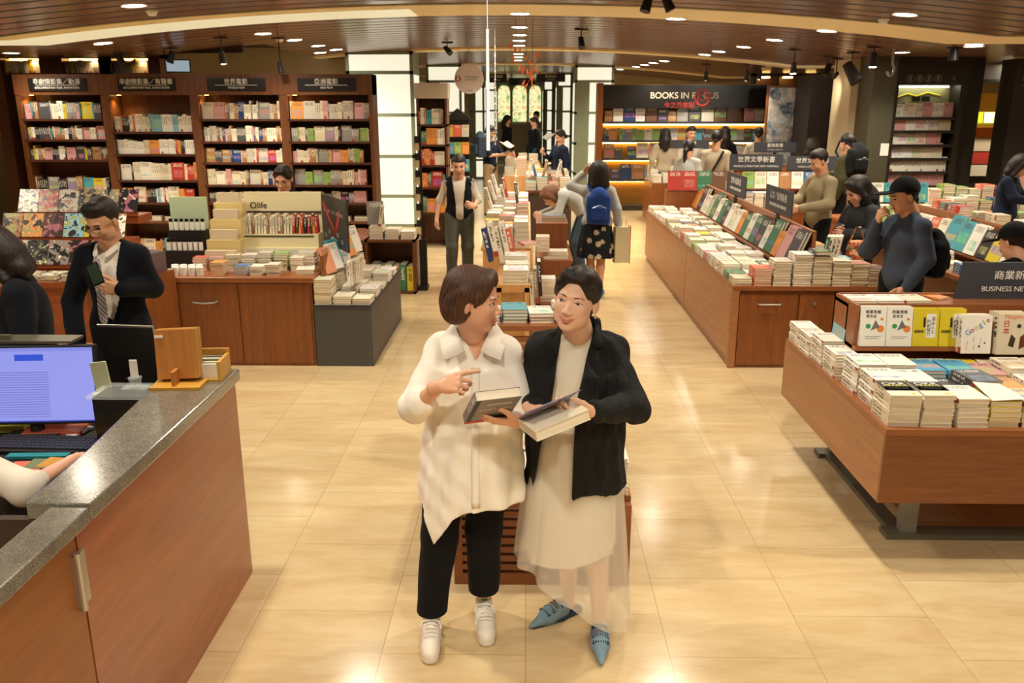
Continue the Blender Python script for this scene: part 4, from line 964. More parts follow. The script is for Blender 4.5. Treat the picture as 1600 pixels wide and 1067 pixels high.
pl = empty('display_plinth', (-1.6, 7.8, 0), 0, 'dark grey plinth full of books beside the cherry wood cabinet', 'plinth'); part('body', MB().box(-1.84, -1.345, 7.045, 8.75, 0, .53), M['greyplinth'], pl); part('top_edge', MB().box(-1.845, -1.34, 7.04, 8.755, .53, .55), M['darkgrey'], pl); part('back_board', MB().box(-1.80, -1.77, 7.2, 8.7, .55, .95), M['wood_red'], pl)
T = 'grey plinth'
for j in range(5):
    for i in range(3):
        x = -1.76+i*.165+.0; y = 7.17+j*.33
        if i == 0: stack(x, y, .55, .15, .21, .022, 9 if j else 10, 0, random.choice(['#e9dfc8', '#ddd0b4', '#f1ece0']), '%s stack along the board' % ORD[j], T)
        else: stack(x, y, .55, .155, .21, .018, (5, 6, 4, 7, 5)[j]-i, 0, random.choice(PALE+['#dcc52c', '#d86a4a']), '%s row, stack %s' % (ORD[j], ['', 'in the middle', 'by the outer edge'][i]), T)
for i in range(9):
    c = ['#e9a07a', '#f1ece0', '#4c9fae', '#f1ece0', '#e9dfc8', '#e79a4c', '#d8a0a0', '#f1ece0', '#e9dfc8'][i]
    book('display_book', (-1.78+.03*(i % 2), 7.26+i*.15, .77+.012*(i % 3)), Matrix.Rotation(math.radians(70), 3, 'Z')@R_face(0, .35), (.16, .24, .03), c, '%s book leaning on the grey plinth board, %s from the front' % (CN.get(c, 'salmon'), ORD[i]))
for i in range(5):
    book('display_book', (-1.58+i*.012, 7.25+i*.05, .67), R_spine(math.radians(0), 0), (.16, .22, .022), ['#f1ece0', '#e9dfc8', '#c8bfae', '#f1ece0', '#e9dfc8'][i], 'slim pale book standing spine out in the middle of the grey plinth', 'slim standing books on the plinth')
# black poster board
pb = empty('poster_board', (-1.80, 7.85, .93), math.radians(-62), 'black leaning poster with red streaks and grey lettering above the plinth', 'poster'); MB().box(-.42, .42, -.01, .01, 0, .46).build('board', plain('poster_black', '#34322f', .5), pb)
MB().add([(-.36, -.013, .36), (.0, -.013, .12), (.04, -.013, .16), (-.34, -.013, .40)], [(0, 1, 2, 3)]).add([(.0, -.013, .12), (.2, -.013, .36), (.24, -.013, .33), (.04, -.013, .10)], [(0, 1, 2, 3)]).build('red_streak', M['red'], pb)
k = MB()
for i in range(5): k.box(-.34+.14*i, -.27+.14*i, -.013, -.01, .05+.05*(i % 2), .09+.05*(i % 2)).box(-.34+.14*i, -.25+.14*i, -.013, -.01, .30, .33)
k.build('printed_lines', M['greymetal'], pb)
# stationery on the cabinet
Y0 = 7.35
st = empty('card_display', (-2.42, 7.85, .79), 0, 'cream tiered card display with header reading Olife on the cherry cabinet', 'display rack')
zt = W(440, 300, 7.85).z-.79; x0, x1 = W(383, 330, 7.85).x+2.42, W(502, 330, 7.85).x+2.42
MB().box(x0, x1, .0, .03, .0, zt).build('header_board', M['cream'], st); text('lettering', 'Olife', .082, M['textdark'], (x0+.13, -.003, zt-.125), (math.pi/2, 0, 0), st)
MB().box(x0, x1, -.012, 0, zt-.19, zt-.175).build('ledge', M['brown'], st); MB().box(x0, x1, -.17, .0, .05, .28).box(x0, x1, -.24, -.17, .0, .16).build('step', M['cream'], st)
MB().box(x0+.02, x1-.04, -.175, -.17, .255, .265).build('pen_row', M['black'], st)
n = MB()
for i in range(22): n.box(x0+.01+i*.032, x0+.036+i*.032, -.245, -.24, .02, .15)
n.build('card_slots', M['white'], st)
for i in range(26):
    c = ['#e9dfc8', '#ddd0b4', '#f1ece0', '#a87a4e', '#e9dfc8'][i % 5] if i < 17 else ['#b8382c', '#26262a', '#b8382c', '#5a2a2a', '#e79a4c'][i % 5]
    book('notebook', (-2.42+x0+.02+i*.0268, 7.70, .79+.282), R_spine(0, random.uniform(-.08, .12)), (.09, .15+.015*(i % 3), .019), c, '%s slim notebook standing in the cream card display, %s' % (CN[c], 'pale end' if i < 17 else 'red and black end'), '%s notebooks in the card display' % CN[c], cat='notebook')
b2 = empty('box_display', (W(352, 350, 7.6).x, 7.6, .79), 0, 'stepped kraft box display with clear cases, left of the Olife rack', 'display rack')
for i, (z0, z1, y0, wd_) in enumerate([(.0, .08, -.22, .17), (.0, .25, -.10, .15), (.0, .42, .0, .14), (.0, .56, .10, .13)]):
    MB().box(-wd_, wd_, y0, y0+.12, z0, z1).build('step', wood('kraft_%d' % i, '#d3ba78', '#e0ca8c', coat=0, rough=.7), b2)
    MB().box(-wd_*.8, wd_*.8, y0-.0+.02, y0+.08, z1, z1+.09).build('clear_case', plain('case_%d' % i, '#d8c6a8', .15), b2)
b3 = empty('bottle_rack', (W(302, 350, 7.6).x-.05, 7.55, .79), 0, 'black rack of small white labelled jars below a pale green header', 'display rack')
MB().box(-.17, .17, .1, .12, .0, .62).build('header', plain('pale_green_card', '#b7c8a4', .6), b3); MB().box(-.17, .17, -.10, .1, 0, .16).box(-.17, .17, -.0, .1, .16, .33).build('shelf_block', M['black'], b3)
for j in range(2):
    for i in range(7): MB().cyl((-.145+i*.048, -.06+.09*j, .16+.17*j), (-.145+i*.048, -.06+.09*j, .235+.17*j), .019, n=10).build('jar', M['white'], b3)
for j in range(2):
    for i in range(7): MB().cyl((-.145+i*.048, -.06+.09*j, .235+.17*j), (-.145+i*.048, -.06+.09*j, .262+.17*j), .017, n=10).build('jar_cap', M['blackgloss'], b3)
# boxes, jars and notebook stacks along the front of the cabinet
T = 'cherry cabinet'
for i, px in enumerate((276, 289, 302, 314)):
    for j in range(2):
        q = W(px, 425, 7.16+.1*j); o = MB().lathe([(0, 0), (.032, .0), (.032, .07), (.028, .075), (0, .075)], n=16).build('paper_cup', M['white'], loc=(q.x, 7.14+.1*j, .79)); tag(o, 'small white lidded tub on the cherry cabinet, %s from its corner, %s row' % (ORD[i], ['front', 'back'][j]), 'tub', 'white tubs on the cabinet')
xs = [W(p, 430, 7.2).x for p in (345, 380, 405, 430)]; cols = ['#e7a86e', '#3f6fa8', '#f1ece0', '#dcc52c']
for i in range(4): stack(xs[i], 7.2, .79, .11, .14, .016, [7, 5, 5, 6][i], 0, ['#e79a4c', '#3f6fa8', '#f1ece0', '#e9dfc8'][i], 'front row, %s stack' % ORD[i], T, kind='notebook')
for i in range(7): stack(W(318+i*25, 420, 7.42).x, 7.42, .79, .12, .15, .02, [6, 6, 7, 7, 8, 8, 6][i], 0, ['#d86a4a', '#d8a0a0', '#ddd0b4', '#e9dfc8', '#c8bfae', '#8fae5a', '#e9dfc8'][i], 'second row, %s stack' % ORD[i], T, kind='notebook')
stack(W(478, 430, 7.25).x, 7.25, .79, .15, .2, .012, 4, .2, '#e9dfc8', 'loose pile at the front right corner', T, kind='notebook'); stack(W(482, 410, 7.5).x, 7.5, .79, .15, .14, .03, 5, 0, '#c8bfae', 'light pile behind the corner', T, kind='notebook')
# ---------------------------------------------------------------- bookcases
YB = 12.4
bays = [(36, 172, [186, 218, 250, 303, 345, 400], ['#26262a', '#4a4a4e', '#e9dfc8', '#a87a4e', '#8f8b86', '#d8a0a0', '#f1ece0', '#4c9fae', '#dcc52c'], '非劇情影集／動漫', 'DOCUMENTARY FILM, ANIMATION'),
        (172, 310, [206, 241, 282, 317, 345, 400], ['#f1ece0', '#e9dfc8', '#b8382c', '#f1ece0', '#ddd0b4', '#26262a', '#f4f1ea', '#8cc0d0', '#e9dfc8', '#e79a4c'], '非劇情影集／有聲書', 'DOCUMENTARY FILM, AUDIO BOOK'),
        (310, 446, [186, 221, 254, 289, 317, 345, 376, 403], ['#e9dfc8', '#8f8b86', '#4a4a4e', '#a87a4e', '#ddd0b4', '#b8382c', '#c8bfae', '#26406e', '#d8a0a0'], '世界電影', 'WORLD FILM'),
        (446, 590, [186, 221, 254, 289, 317, 345, 376, 403], ['#e9dfc8', '#8f8b86', '#ddd0b4', '#26262a', '#c8bfae', '#d8a0a0', '#a87a4e', '#8fae5a', '#e79a4c'], '亞洲電影', 'ASIA FILM')]
names = ['first bookcase from the left wall', 'bookcase second from the left wall', 'bookcase under the WORLD FILM plaque', 'bookcase nearest the lit column']
for bi, (pa, pb_, sh, pal, zh, en) in enumerate(bays):
    xa = -7.33+1.28*bi; xb = xa+1.28
    bc = empty('bookcase', ((xa+xb)/2, YB, 0), 0, 'tall dark cherry bookcase full of books and discs, %s' % names[bi], 'bookcase', 'tall bookcases along the back'); w = (xb-xa)/2
    MB().box(-w, -w+.07, 0, .40, 0, 2.64).build('side_panel', M['wood_dark'], bc); MB().box(w-.055, w, 0, .40, 0, 2.64).build('side_panel', M['wood_dark'], bc)
    MB().box(-w, w, .38, .40, 0, 2.64).build('back_panel', M['wood_dark'], bc); MB().box(-w, w, -.012, .38, 2.36, 2.64).build('header', M['wood_dark'], bc)
    pq = empty('category_plaque', (0, -.015, 2.50)); pq.parent = bc
    MB().box(-.41, .41, -.02, 0, -.085, .085).build('board', M['signblack'], pq); MB().box(-.30, .30, -.023, -.02, -.012, -.007).build('rule', M['text'], pq)
    text('lettering', zh, .085, M['text'], (0, -.022, .035), (math.pi/2, 0, 0), pq); text('lettering', en, .04, M['text'], (0, -.022, -.045), (math.pi/2, 0, 0), pq)
    MB().cyl((-w+.12, .2, 2.355), (-w+.12, .2, 2.362), .03, n=10).build('shelf_lamp', M['shelfglow'], bc); light('shelf_light', 'SPOT', (-w+.13, .12, 2.34), 9, bc, spot_size=2.2, spot_blend=.8, shadow_soft_size=.03, color=(1, .62, .22), rot=(0, math.radians(-12), 0))
    zs = [W(400, y, YB).z for y in sh]; prev = 2.36
    for si, z in enumerate(zs):
        ledge = abs(sh[si]-345) < 2
        MB().box(-w+.05, w-.05, -.0 if not ledge else -.10, .38, z-.03, z).build('shelf', M['wood_shelf'] if not ledge else M['wood_dark'], bc)
        hm = min(prev-z-.05, .27)
        where = '%s row of the %s' % (ORD[si], names[bi])
        if si and abs(sh[si-1]-317) < 2: 
            for k in range(4): stack(xa+.25+k*.26, YB+.1, z, .2, .14, .03, 2, 0, ['#4a4a4e', '#8f8b86', '#ddd0b4', '#6e4a34'][(k+bi) % 4], '%s ledge pair' % ORD[k], names[bi], kind='disc_box')
        elif z > .03: spines(xa+.08, xb-.06, YB+.05, z, hm, where, pal, face=[.08, .1, .1, .25][bi] if si not in (2, 3) else .2, wmin=.014, wmax=.03)
        prev = z-.03
    MB().box(-w, w, 0, .38, 0, .04).build('base', M['wood_dark'], bc)
# bookcase on the far left, turned, and its neighbours
bc = empty('bookcase', (-7.75, 11.6, 0), 0, 'dark bookcase turned sideways at the left edge, before the row of bookcases', 'bookcase'); MB().box(-.9, .38, 0, .05, 0, 2.64).build('side_panel', M['wood_dark'], bc); MB().box(-.9, .35, -.35, 0, 1.02, 1.05).box(-.9, .35, -.35, 0, .6, .63).build('shelf', M['wood_shelf'], bc); MB().box(-.9, .38, -.36, .0, 0, .04).build('base', M['wood_dark'], bc)
spines(-8.3, -7.45, 11.3, 1.05, .34, 'upper row of the sideways bookcase', DARK+['#ddd0b4', '#b8382c'], face=0); spines(-8.3, -7.45, 11.3, .63, .3, 'lower row of the sideways bookcase', DARK, face=0)
# bookcases behind, only their lit heads in view
for i, (px, w_) in enumerate([(33, .62), (128, .62), (203, .62)]):
    YB2 = 13.6; q = W(px, 112, YB2); z1 = W(px, 72, YB2).z; z2 = W(px, 91, YB2).z; z3 = W(px, 114, YB2).z
    bc = empty('bookcase', (q.x, YB2, 0), 0, 'dark bookcase behind the front row, only its lit head in view, %s one' % ORD[i], 'bookcase', 'bookcases behind the front row')
    MB().box(-.48, -.30, 0, .4, 0, z1).box(.30, .48, 0, .4, 0, z1).build('side_panel', M['wood_dark'], bc); MB().box(-.48, .48, .38, .42, 0, z1).build('back_panel', M['wood_dark'], bc); MB().box(-.48, .48, -.02, .38, z2, z1).build('header', M['wood_dark'], bc); MB().box(-.22, .22, -.04, -.02, z2+.04, z1-.03).build('plaque', M['signblack'], bc); MB().box(-.30, .30, 0, .38, z3-.03, z3).build('shelf', M['wood_shelf'], bc)
    MB().box(-.28, .28, .2, .24, z2-.02, z2).build('shelf_lamp', M['shelfglow'], bc); light('shelf_light', 'SPOT', (.2, .05, z2-.03), 9, bc, spot_size=2.6, spot_blend=.8, shadow_soft_size=.03, color=(1, .66, .28))
    spines(q.x-.28, q.x+.28, YB2+.05, z3, .22, 'lit top row of the %s bookcase behind' % ORD[i], ['#e9dfc8', '#dcc52c', '#f1ece0', '#8f8b86'], face=0)
tv = W(278, 103, 12.6); o = empty('hanging_screen', tv, math.radians(15), 'small pale hanging screen above the bookcases', 'screen'); MB().box(-.17, .17, 0, .03, -.09, .09).build('casing', M['black'], o); MB().box(-.155, .155, -.003, 0, -.075, .075).build('screen', glow('screen_glow', '#9db4c0', .5), o); MB().tube([(-.1, .02, .09), (-.2, .03, .2), (-.1, .03, ceil_z(tv.x)-tv.z)], .006).build('bracket', M['black'], o)
# ---------------------------------------------------------------- magazine rack
mg = empty('magazine_rack', (-4.3, 7.9, 0), 0, 'tiered wooden magazine rack behind the two people at the registers', 'magazine rack')
part('body', MB().box(-5.4, -4.1, 7.75, 9.4, 0, .55), M['wood_mag'], mg); part('top', MB().box(-5.42, -4.08, 7.72, 9.42, .55, .6), M['wood_mag'], mg)
for i, (y, z) in enumerate([(8.1, .70), (8.45, .92), (8.8, 1.13)]): part('ledge', MB().box(-5.4, -4.1, y, y+.03, z-.04, z).box(-5.4, -4.1, y+.02, y+.35, z-.12, z-.04), M['wood_mag'], mg)
mc = ['#b8382c', '#26262a', '#8cc0d0', '#c8bfae', '#a87a4e', '#dcc52c', '#4a4a4e', '#e79a4c', '#f1ece0', '#8f8b86', '#5a2a2a']
for r_, (y, z) in enumerate([(8.1, .70), (8.45, .92), (8.8, 1.13)]):
    for i in range(6): book('magazine', (-5.36+i*.212, y-.0, z), R_face(0, .45), (.205, .25, .008), mc[(i*3+r_*4) % 11], '%s magazine on the %s tier of the rack, %s from its left end' % (CN[mc[(i*3+r_*4) % 11]], ['front', 'middle', 'back'][r_], ORD[i]), cat='magazine')
for i in range(5): stack(-5.25+i*.235, 7.87, .60, .2, .26, .012, 5, 0, random.choice(PALE), '%s pile along the front edge' % ORD[i], 'magazine rack', kind='magazine')
# slanted disc browser behind the suited man
sb = empty('disc_browser', (-3.32, 6.6, 0), math.radians(-22), 'dark wood disc browser with tilted trays, between the suited man and the cabinet', 'display stand'); MB().box(-.22, .14, -.1, .5, 0, .86).build('body', M['wood_red'], sb)
for i in range(2): 
    k = MB()
    for j in range(7): k.box(-.20+j*.045, -.17+j*.045, -.05+i*.28, .18+i*.28, .86, .99+.04*i)
    k.build('disc_cases', plain('disc_plastic_%d' % i, ['#4b4348', '#6a5a5c'][i], .3), sb)
# pale shelf block next to the cabinet (small open shelf), pole stand, second row bookcase
sh = empty('open_shelf', (-1.62, 10.2, 0), 0, 'small open dark wood shelf with white boxes at its foot', 'shelf'); part('frame', MB().box(-1.95, -1.92, 10.0, 10.5, 0, .66).box(-1.38, -1.35, 10.0, 10.5, 0, .66).box(-1.95, -1.35, 10.0, 10.5, .63, .66).box(-1.95, -1.35, 10.47, 10.5, 0, .66).box(-1.95, -1.35, 10.0, 10.5, 0, .03), M['wood_dark'], sh)
for i, c in enumerate(['#f1ece0', '#e9dfc8', '#f1ece0', '#e79a4c', '#3e7a5a', '#dcc52c']): book('box_set', (-1.90+i*.088, 10.04, .032), R_spine(), (.3, .32-.02*(i % 2), .08), c, '%s box set standing inside the small open shelf' % CN[c], 'box sets in the open shelf' , cat='box set')
for i in range(3): stack(-1.82+i*.19, 10.2, .66, .17, .24, .03, 5-i, 0, ['#ddd0b4', '#e9dfc8', '#f1ece0'][i], '%s pile' % ORD[i], 'small open shelf')
book('display_book', (-1.93, 10.15, .82), R_face(.3, .2), (.2, .28, .03), '#8f8b86', 'grey book standing on the piles of the small open shelf'); book('display_book', (-1.80, 10.1, .80), R_spine(.1, .15), (.18, .26, .04), '#e9dfc8', 'cream book leaning on the piles of the small open shelf')
ps = empty('banner_stand', (-1.285, 10.3, 0), 0, 'thin black floor stand with clips and heavy black foot, by the open shelf', 'stand'); MB().box(-.05, .05, -.1, .1, 0, .05).box(-.045, .045, -.03, .03, .05, .62).build('foot', M['black'], ps); MB().cyl((0, 0, .6), (0, 0, 2.0), .013, n=8).build('pole', M['black'], ps)
for i in range(6): MB().box(-.07, -.01, -.02, .02, .78+i*.2, .86+i*.2).build('clip', M['black'], ps)
for i in range(6): MB().box(-.085, -.02, -.012, .012, .69+i*.2, .78+i*.2).build('card', M['cream'], ps)
bc = empty('bookcase', (W(675, 200, 13.6).x, 13.6, 0), 0, 'narrow dark bookcase with a pale sign header beside the aisle', 'bookcase'); w = .24
for s_ in (-1, 1): MB().box(min(s_*w, s_*(w-.03)), max(s_*w, s_*(w-.03)), 0, .4, 0, 2.36).build('side_panel', M['wood_dark'], bc)
MB().box(-w, w, .38, .4, 0, 2.36).build('back_panel', M['wood_dark'], bc); MB().box(-w-.02, w+.02, -.02, .4, 2.32, 2.55).build('header', plain('pale_header', '#cfc6b0', .6), bc)
for i, z in enumerate([.55, .95, 1.3, 1.62, 1.93]):
    MB().box(-w, w, 0, .38, z-.03, z).build('shelf', M['wood_shelf'], bc); spines(bc.location.x-w+.03, bc.location.x+w-.03, 13.62, z, .27, '%s row up of the narrow bookcase by the aisle' % ORD[i], ['#e9dfc8', '#b8382c', '#e79a4c', '#8f8b86', '#3e7a5a', '#f1ece0', '#4c9fae'], face=.1)
bc = empty('spinner_rack', (W(716, 240, 16.5).x, 16.5, 0), 0, 'black wire rack with teal, green and orange books and pointed top', 'book rack'); MB().box(-.22, .22, -.0, .02, 0, 1.95).build('back_grid', M['black'], bc); MB().prism([(-.27, 0), (.27, 0), (0, .22)], 0, .05, mat=Matrix.Translation((0, 0, 1.95))@Matrix.Rotation(math.pi/2, 4, 'X')).build('pointed_top', M['black'], bc)
for j in range(5):
    MB().box(-.22, .22, -.12, .02, .35+j*.32, .36+j*.32).build('shelf', M['black'], bc)
    for i in range(3): c = ['#4c9fae', '#8fae5a', '#e79a4c', '#d86a4a', '#ddd0b4', '#8cc0d0'][(i+j*2) % 6]; book('display_book', (bc.location.x-.21+i*.145, 16.42, .365+j*.32), R_face(0, .1), (.135, .22, .02), c, '%s book facing out in the pointed wire rack, %s shelf up, %s across' % (CN[c], ORD[j], ORD[i]))
# hanging round sign, poles and leaf mobile
p = W(733, 123, 13); rs_ = empty('round_sign', p, 0, 'round pale hanging sign with a small penguin emblem over the aisle', 'sign')
MB().cyl((0, .015, 0), (0, -.015, 0), .215, n=40).build('disc', plain('sign_pale', '#d9c9bc', .6), rs_); MB().cyl((0, 0, .21), (0, 0, ceil_z(p.x)-p.z), .006, n=6).build('hanger', M['steel'], rs_)
em = MB().cyl((-.165, -.015, 0), (-.165, -.018, 0), .045, n=20).build('emblem', plain('emblem_red', '#a55a48', .5), rs_)
ellip('penguin_body', (-.165, -.02, -.004), (.014, .003, .027), M['white'], em); ellip('penguin_head', (-.163, -.02, .025), (.010, .003, .009), M['white'], em)
MB().box(-.06, .15, -.018, -.015, .018, .03).box(-.06, .12, -.018, -.015, -.02, -.010).box(-.03, .05, -.018, -.015, -.17, -.16).build('printed_lines', M['greymetal'], rs_)
p = W(763, 45, 9.0); q = W(763, 235, 9.0); o = MB().cyl((0, 0, 0), (0, 0, p.z-q.z), .019, .014, 12).cyl((0, 0, p.z-q.z), (0, 0, ceil_z(q.x)-q.z), .004, n=6).build('hanging_pole', glow('lit_tube', (1, .93, .8, 1), .7), loc=(q.x, 9.0, q.z)); tag(o, 'long slim white pole hanging from the ceiling over the aisle', 'hanging pole')
p = W(774, 60, 12.0); q = W(774, 225, 12.0); b = MB().cyl((0, 0, 0), (0, 0, ceil_z(q.x)-q.z), .004, n=6)
for i in range(14): b.lathe([(0, -.018), (.011, 0), (0, .018)], (0, 0, (p.z-q.z)*i/13), 8)
o = b.build('bead_string', M['white'], loc=(q.x, 12.0, q.z)); tag(o, 'thin string of white beads hanging behind the white pole', 'bead string')
random.seed(5)
for i, (px, py, n) in enumerate([(832, 98, 9), (822, 118, 12), (806, 84, 4)]):
    p = W(px, py, 11.0); lm = empty('leaf_mobile', p, 0, 'hanging mobile of orange paper leaves over the aisle, %s' % ['upper one', 'lowest one, with most leaves', 'smallest one, beside the ceiling lights'][i], 'mobile', 'orange leaf mobiles')
    MB().cyl((0, 0, 0), (0, 0, ceil_z(p.x)-p.z), .003, n=5).build('thread', M['black'], lm)
    for k in range(n):
        a = random.uniform(0, 6.28); x, y, z = random.uniform(-.09, .09), random.uniform(-.09, .09), random.uniform(-.14, .1)
        MB().add([(0, 0, .06), (.016, .004, 0), (0, 0, -.06), (-.016, -.004, 0), (0, .012, 0), (0, -.008, 0)], [(0, 3, 5), (0, 5, 1), (1, 5, 2), (2, 5, 3), (0, 1, 4), (0, 4, 3), (1, 2, 4), (2, 3, 4)]).build('leaf', M['orangeleaf'] if 'orangeleaf' in M else M.setdefault('orangeleaf', plain('orange_leaf', '#d9622a', .6)), lm, loc=(x, y, z), rot=(random.uniform(-.5, .5), random.uniform(-.5, .5), a))
random.seed(11)
BK = dict(parts=True)
# ---------------------------------------------------------------- near table: business books
t2 = empty('display_table', (2.6, 4.6, 0), 0, 'near cherry wood display table on steel legs, covered with business book stacks', 'table')
X0, X1, Y0_, Y1_ = 1.72, 3.6, 3.79, 5.42
part('tabletop', MB().box(X0, X1, Y0_, Y1_, .68, .715), M['wood_redx'], t2, .003)
part('apron', MB().box(X0, X0+.03, Y0_+.02, Y1_, .33, .68).box(X0+.03, X1, Y1_-.03, Y1_, .33, .68), M['wood_side'], t2)
part('front_panel', MB().box(X0, X1, Y0_, Y0_+.02, .33, .68), wood('t2_front', '#6e3a18', '#8e5428', axis='x', rough=.35, coat=.25), t2)
for x, y in [(2.02, 4.08), (2.02, 5.15), (3.4, 4.08), (3.4, 5.15)]: part('leg', MB().box(x-.04, x+.04, y-.03, y+.03, .03, .34), M['greymetal'], t2)
part('base_frame', MB().box(1.9, 3.5, 4.03, 4.13, 0, .03).box(1.9, 3.5, 5.1, 5.2, 0, .03).box(1.94, 2.02, 4.13, 5.1, 0, .03), M['gun'], t2)
part('book_ledge', MB().box(1.86, 3.5, 4.78, 4.80, .715, 1.10).box(1.86, 3.5, 4.62, 4.80, .865, .885).box(1.86, 3.5, 4.99, 5.01, .715, 1.12).box(1.86, 1.88, 4.66, 5.01, .715, 1.12).box(1.86, 3.5, 4.80, 4.99, 1.08, 1.10), M['wood_redx'], t2)
TB = 'business table'
# front rows of flat stacks
fr = [('#e9dfc8', 8, .020, 'OKR'), ('#e9dfc8', 8, .020, 'OKR'), ('#f1ece0', 6, .024, None), ('#dcc52c', 5, .026, 'flap'), ('#ddd0b4', 5, .026, None), ('#f1ece0', 5, .026, None), ('#e9dfc8', 6, .022, None), ('#c8bfae', 6, .022, None)]
tops = {}
OKR = [('r', 0, .15, .075, .21, M['darkgrey']), ('r', .01, .14, .083, .135, M['yellowprint']), ('t', 'OKR', .055, M['text'], .075, .178), ('t', '做最重要的事', .02, M['yellowprint'], .075, .148), ('t', '目標管理', .026, M['textdark'], .075, .108), ('c', .115, .03, .010, M['yellowprint'])]
for i, (c, n, t_, s_) in enumerate(fr):
    x = 1.815+i*.158+(.006 if i > 1 else 0); stack(x, 3.93, .715, .15, .21, t_, n, -.01, c, 'front row stack %s from the aisle corner' % ORD[i], TB, parts=True, keep=True, prints=OKR if i < 2 else None, top='%s on the %s front stack of the business table' % ({0: 'black and yellow OKR cover book', 1: 'second black and yellow OKR cover book', 2: 'white cover book', 3: 'book with lifted white flap'}.get(i, CN[c]+' book'), ORD[i]))
    tops[i] = (x, 3.93, .715+n*t_)
x, y, z = tops[3]
o = MB().add([(x-.075, y-.105, z+.004), (x-.07, y+.105, z+.03), (x+.07, y+.11, z+.018), (x+.085, y-.10, z+.012), (x-.075, y-.105, z+.006), (x-.07, y+.105, z+.032), (x+.07, y+.11, z+.02), (x+.085, y-.10, z+.014)], [(0, 3, 2, 1), (4, 5, 6, 7), (0, 1, 5, 4), (1, 2, 6, 5), (2, 3, 7, 6), (3, 0, 4, 7)]).build('loose_leaflet', M['white']); tag(o, 'loose white leaflet lifting off the yellow book, business table front row', 'leaflet')
r2 = [('#f1ece0', 8, .020), ('#f4f1ea', 7, .022), ('#4a4a4e', 4, .026), ('#4a4a4e', 6, .026), ('#e79a4c', 5, .022), ('#f1ece0', 6, .022), ('#dcc52c', 5, .022), ('#e9dfc8', 6, .022)]
for i, (c, n, t_) in enumerate(r2): stack(1.83+i*.16, 4.16, .715, .15, .21, t_, n, [-.03, .04, 0, .08, 0, -.02, .03, 0][i], c, '%s stack of the second row' % ORD[i], TB, parts=True, keep=True)
r3 = [('#f4f1ea', 9, .019), ('#f1ece0', 9, .019), ('#3f9ac8', 7, .02), ('#3f9ac8', 7, .02), ('#d8a0a0', 6, .02), ('#e9dfc8', 7, .022), ('#f1ece0', 7, .022), ('#e9dfc8', 6, .022)]
for i, (c, n, t_) in enumerate(r3): stack(1.83+i*.16, 4.39, .715, .15, .21, t_, n, 0, c, '%s stack of the third row' % ORD[i], TB, parts=True, keep=True)
for i in range(7): stack(1.96+i*.16, 4.56, .715, .15, .10, .022, 5, 0, ['#e9dfc8', '#dcc52c'][i % 2 if i else 0], '%s low stack under the upright books' % ORD[i], TB, parts=True, keep=True)
# side rows along the aisle edge behind
sd = [('#f1ece0', 8, .018, 4.66), ('#f1ece0', 9, .018, 4.88), ('#f1ece0', 7, .018, 5.10), ('#f1ece0', 7, .018, 5.31)]
for i, (c, n, t_, y) in enumerate(sd): stack(1.80, y, .715, .13, .20, t_, n, 0, '#f1ece0' if c != '#b8382c' else c, '%s stack along its aisle edge' % ORD[i], TB, parts=True, keep=True)
for i, y in enumerate((4.0+.9,)): pass
# upright covers
def upright(x, y, z, w, h, t_, col, label, n=1, tilt=.14, prints=None):
    for j in range(n): book('display_book', (x, y+j*(t_+.002), z), R_face(0, tilt), (w, h, t_), col, label if j == 0 else 'rear copy of the '+label.replace(' facing out', '', 1), None, True, True, prints=prints if j == 0 else None)
YU = 4.655
DOTS = [('c', .045, .115, .014, M['green']), ('p', [(.06, .09), (.11, .11), (.085, .15)], M['greymetal']), ('c', .115, .10, .020, M['orangeprint']), ('c', .12, .155, .008, M['orangeprint']), ('t', '商業思維', .022, M['textdark'], .07, .195), ('t', '思考法', .02, M['textdark'], .06, .17), ('r', .03, .12, .055, .057, M['greymetal']), ('r', .03, .10, .045, .047, M['greymetal'])]
YEL = [('r', .075, .128, .05, .185, M['white']), ('t', '頂\n尖\n人\n士', .024, M['textdark'], .112, .12), ('t', '的\n創\n發\n力', .024, M['textdark'], .088, .105), ('r', .058, .070, .11, .165, M['textdark']), ('t', '超圖解', .018, M['textdark'], .036, .085)]
for i in range(2): upright(1.885+i*.148, YU, .886, .145, .225, .026, '#f1ece0', 'white book facing out with green, grey and orange dots, %s of the pair' % ['outer', 'inner'][i], 2, prints=DOTS)
for i in range(2): upright(2.182+i*.150, YU, .886, .145, .215, .024, '#dcc52c', 'yellow book facing out with white title block, %s of the pair' % ['outer', 'inner'][i], 2, prints=YEL)
x = W(1490, 500, YU).x+.02
cl = [M['blueprint'], M['red'], M['yellowprint'], M['blueprint'], M['green'], M['red']]
upright(x, YU-.05, .862, .165, .215, .035, '#f1ece0', 'pale dotted book facing out with a slanted multicoloured Google title', 2, prints=[('t', ch, .042, cl[k], .035+k*.021, .118+k*.014, math.radians(34)) for k, ch in enumerate('Google')]+[('c', .03+((k*37) % 110)/1000, .02+((k*53) % 75)/1000, .0022, [M['red'], M['darkgrey'], M['greymetal']][k % 3]) for k in range(18)]+[('c', .13, .06, .005, M['darkgrey']), ('c', .10, .04, .006, M['darkgrey'])])
x = x+.185
upright(x, YU-.06, .862, .18, .23, .05, '#ddd0b4', 'ivory book facing out with a red Japan title and brown figures', 2, prints=[('t', 'Nippon', .034, M['orangeprint'], .085, .212), ('t', '日\n本', .040, M['red'], .045, .15), ('p', [(.06, .05), (.09, .04), (.10, .09), (.075, .115)], M['brown']), ('p', [(.12, .03), (.165, .05), (.15, .12), (.125, .1)], M['wood_dark']), ('c', .115, .16, .012, M['brown'])])
for i in range(4): upright(x+.19+i*.155, YU, .886, .145, .215, .024, ['#b8382c', '#f1ece0', '#3f6fa8', '#e9dfc8'][i], '%s book facing out on the far part of the business table ledge' % ['red', 'white', 'blue', 'cream'][i])
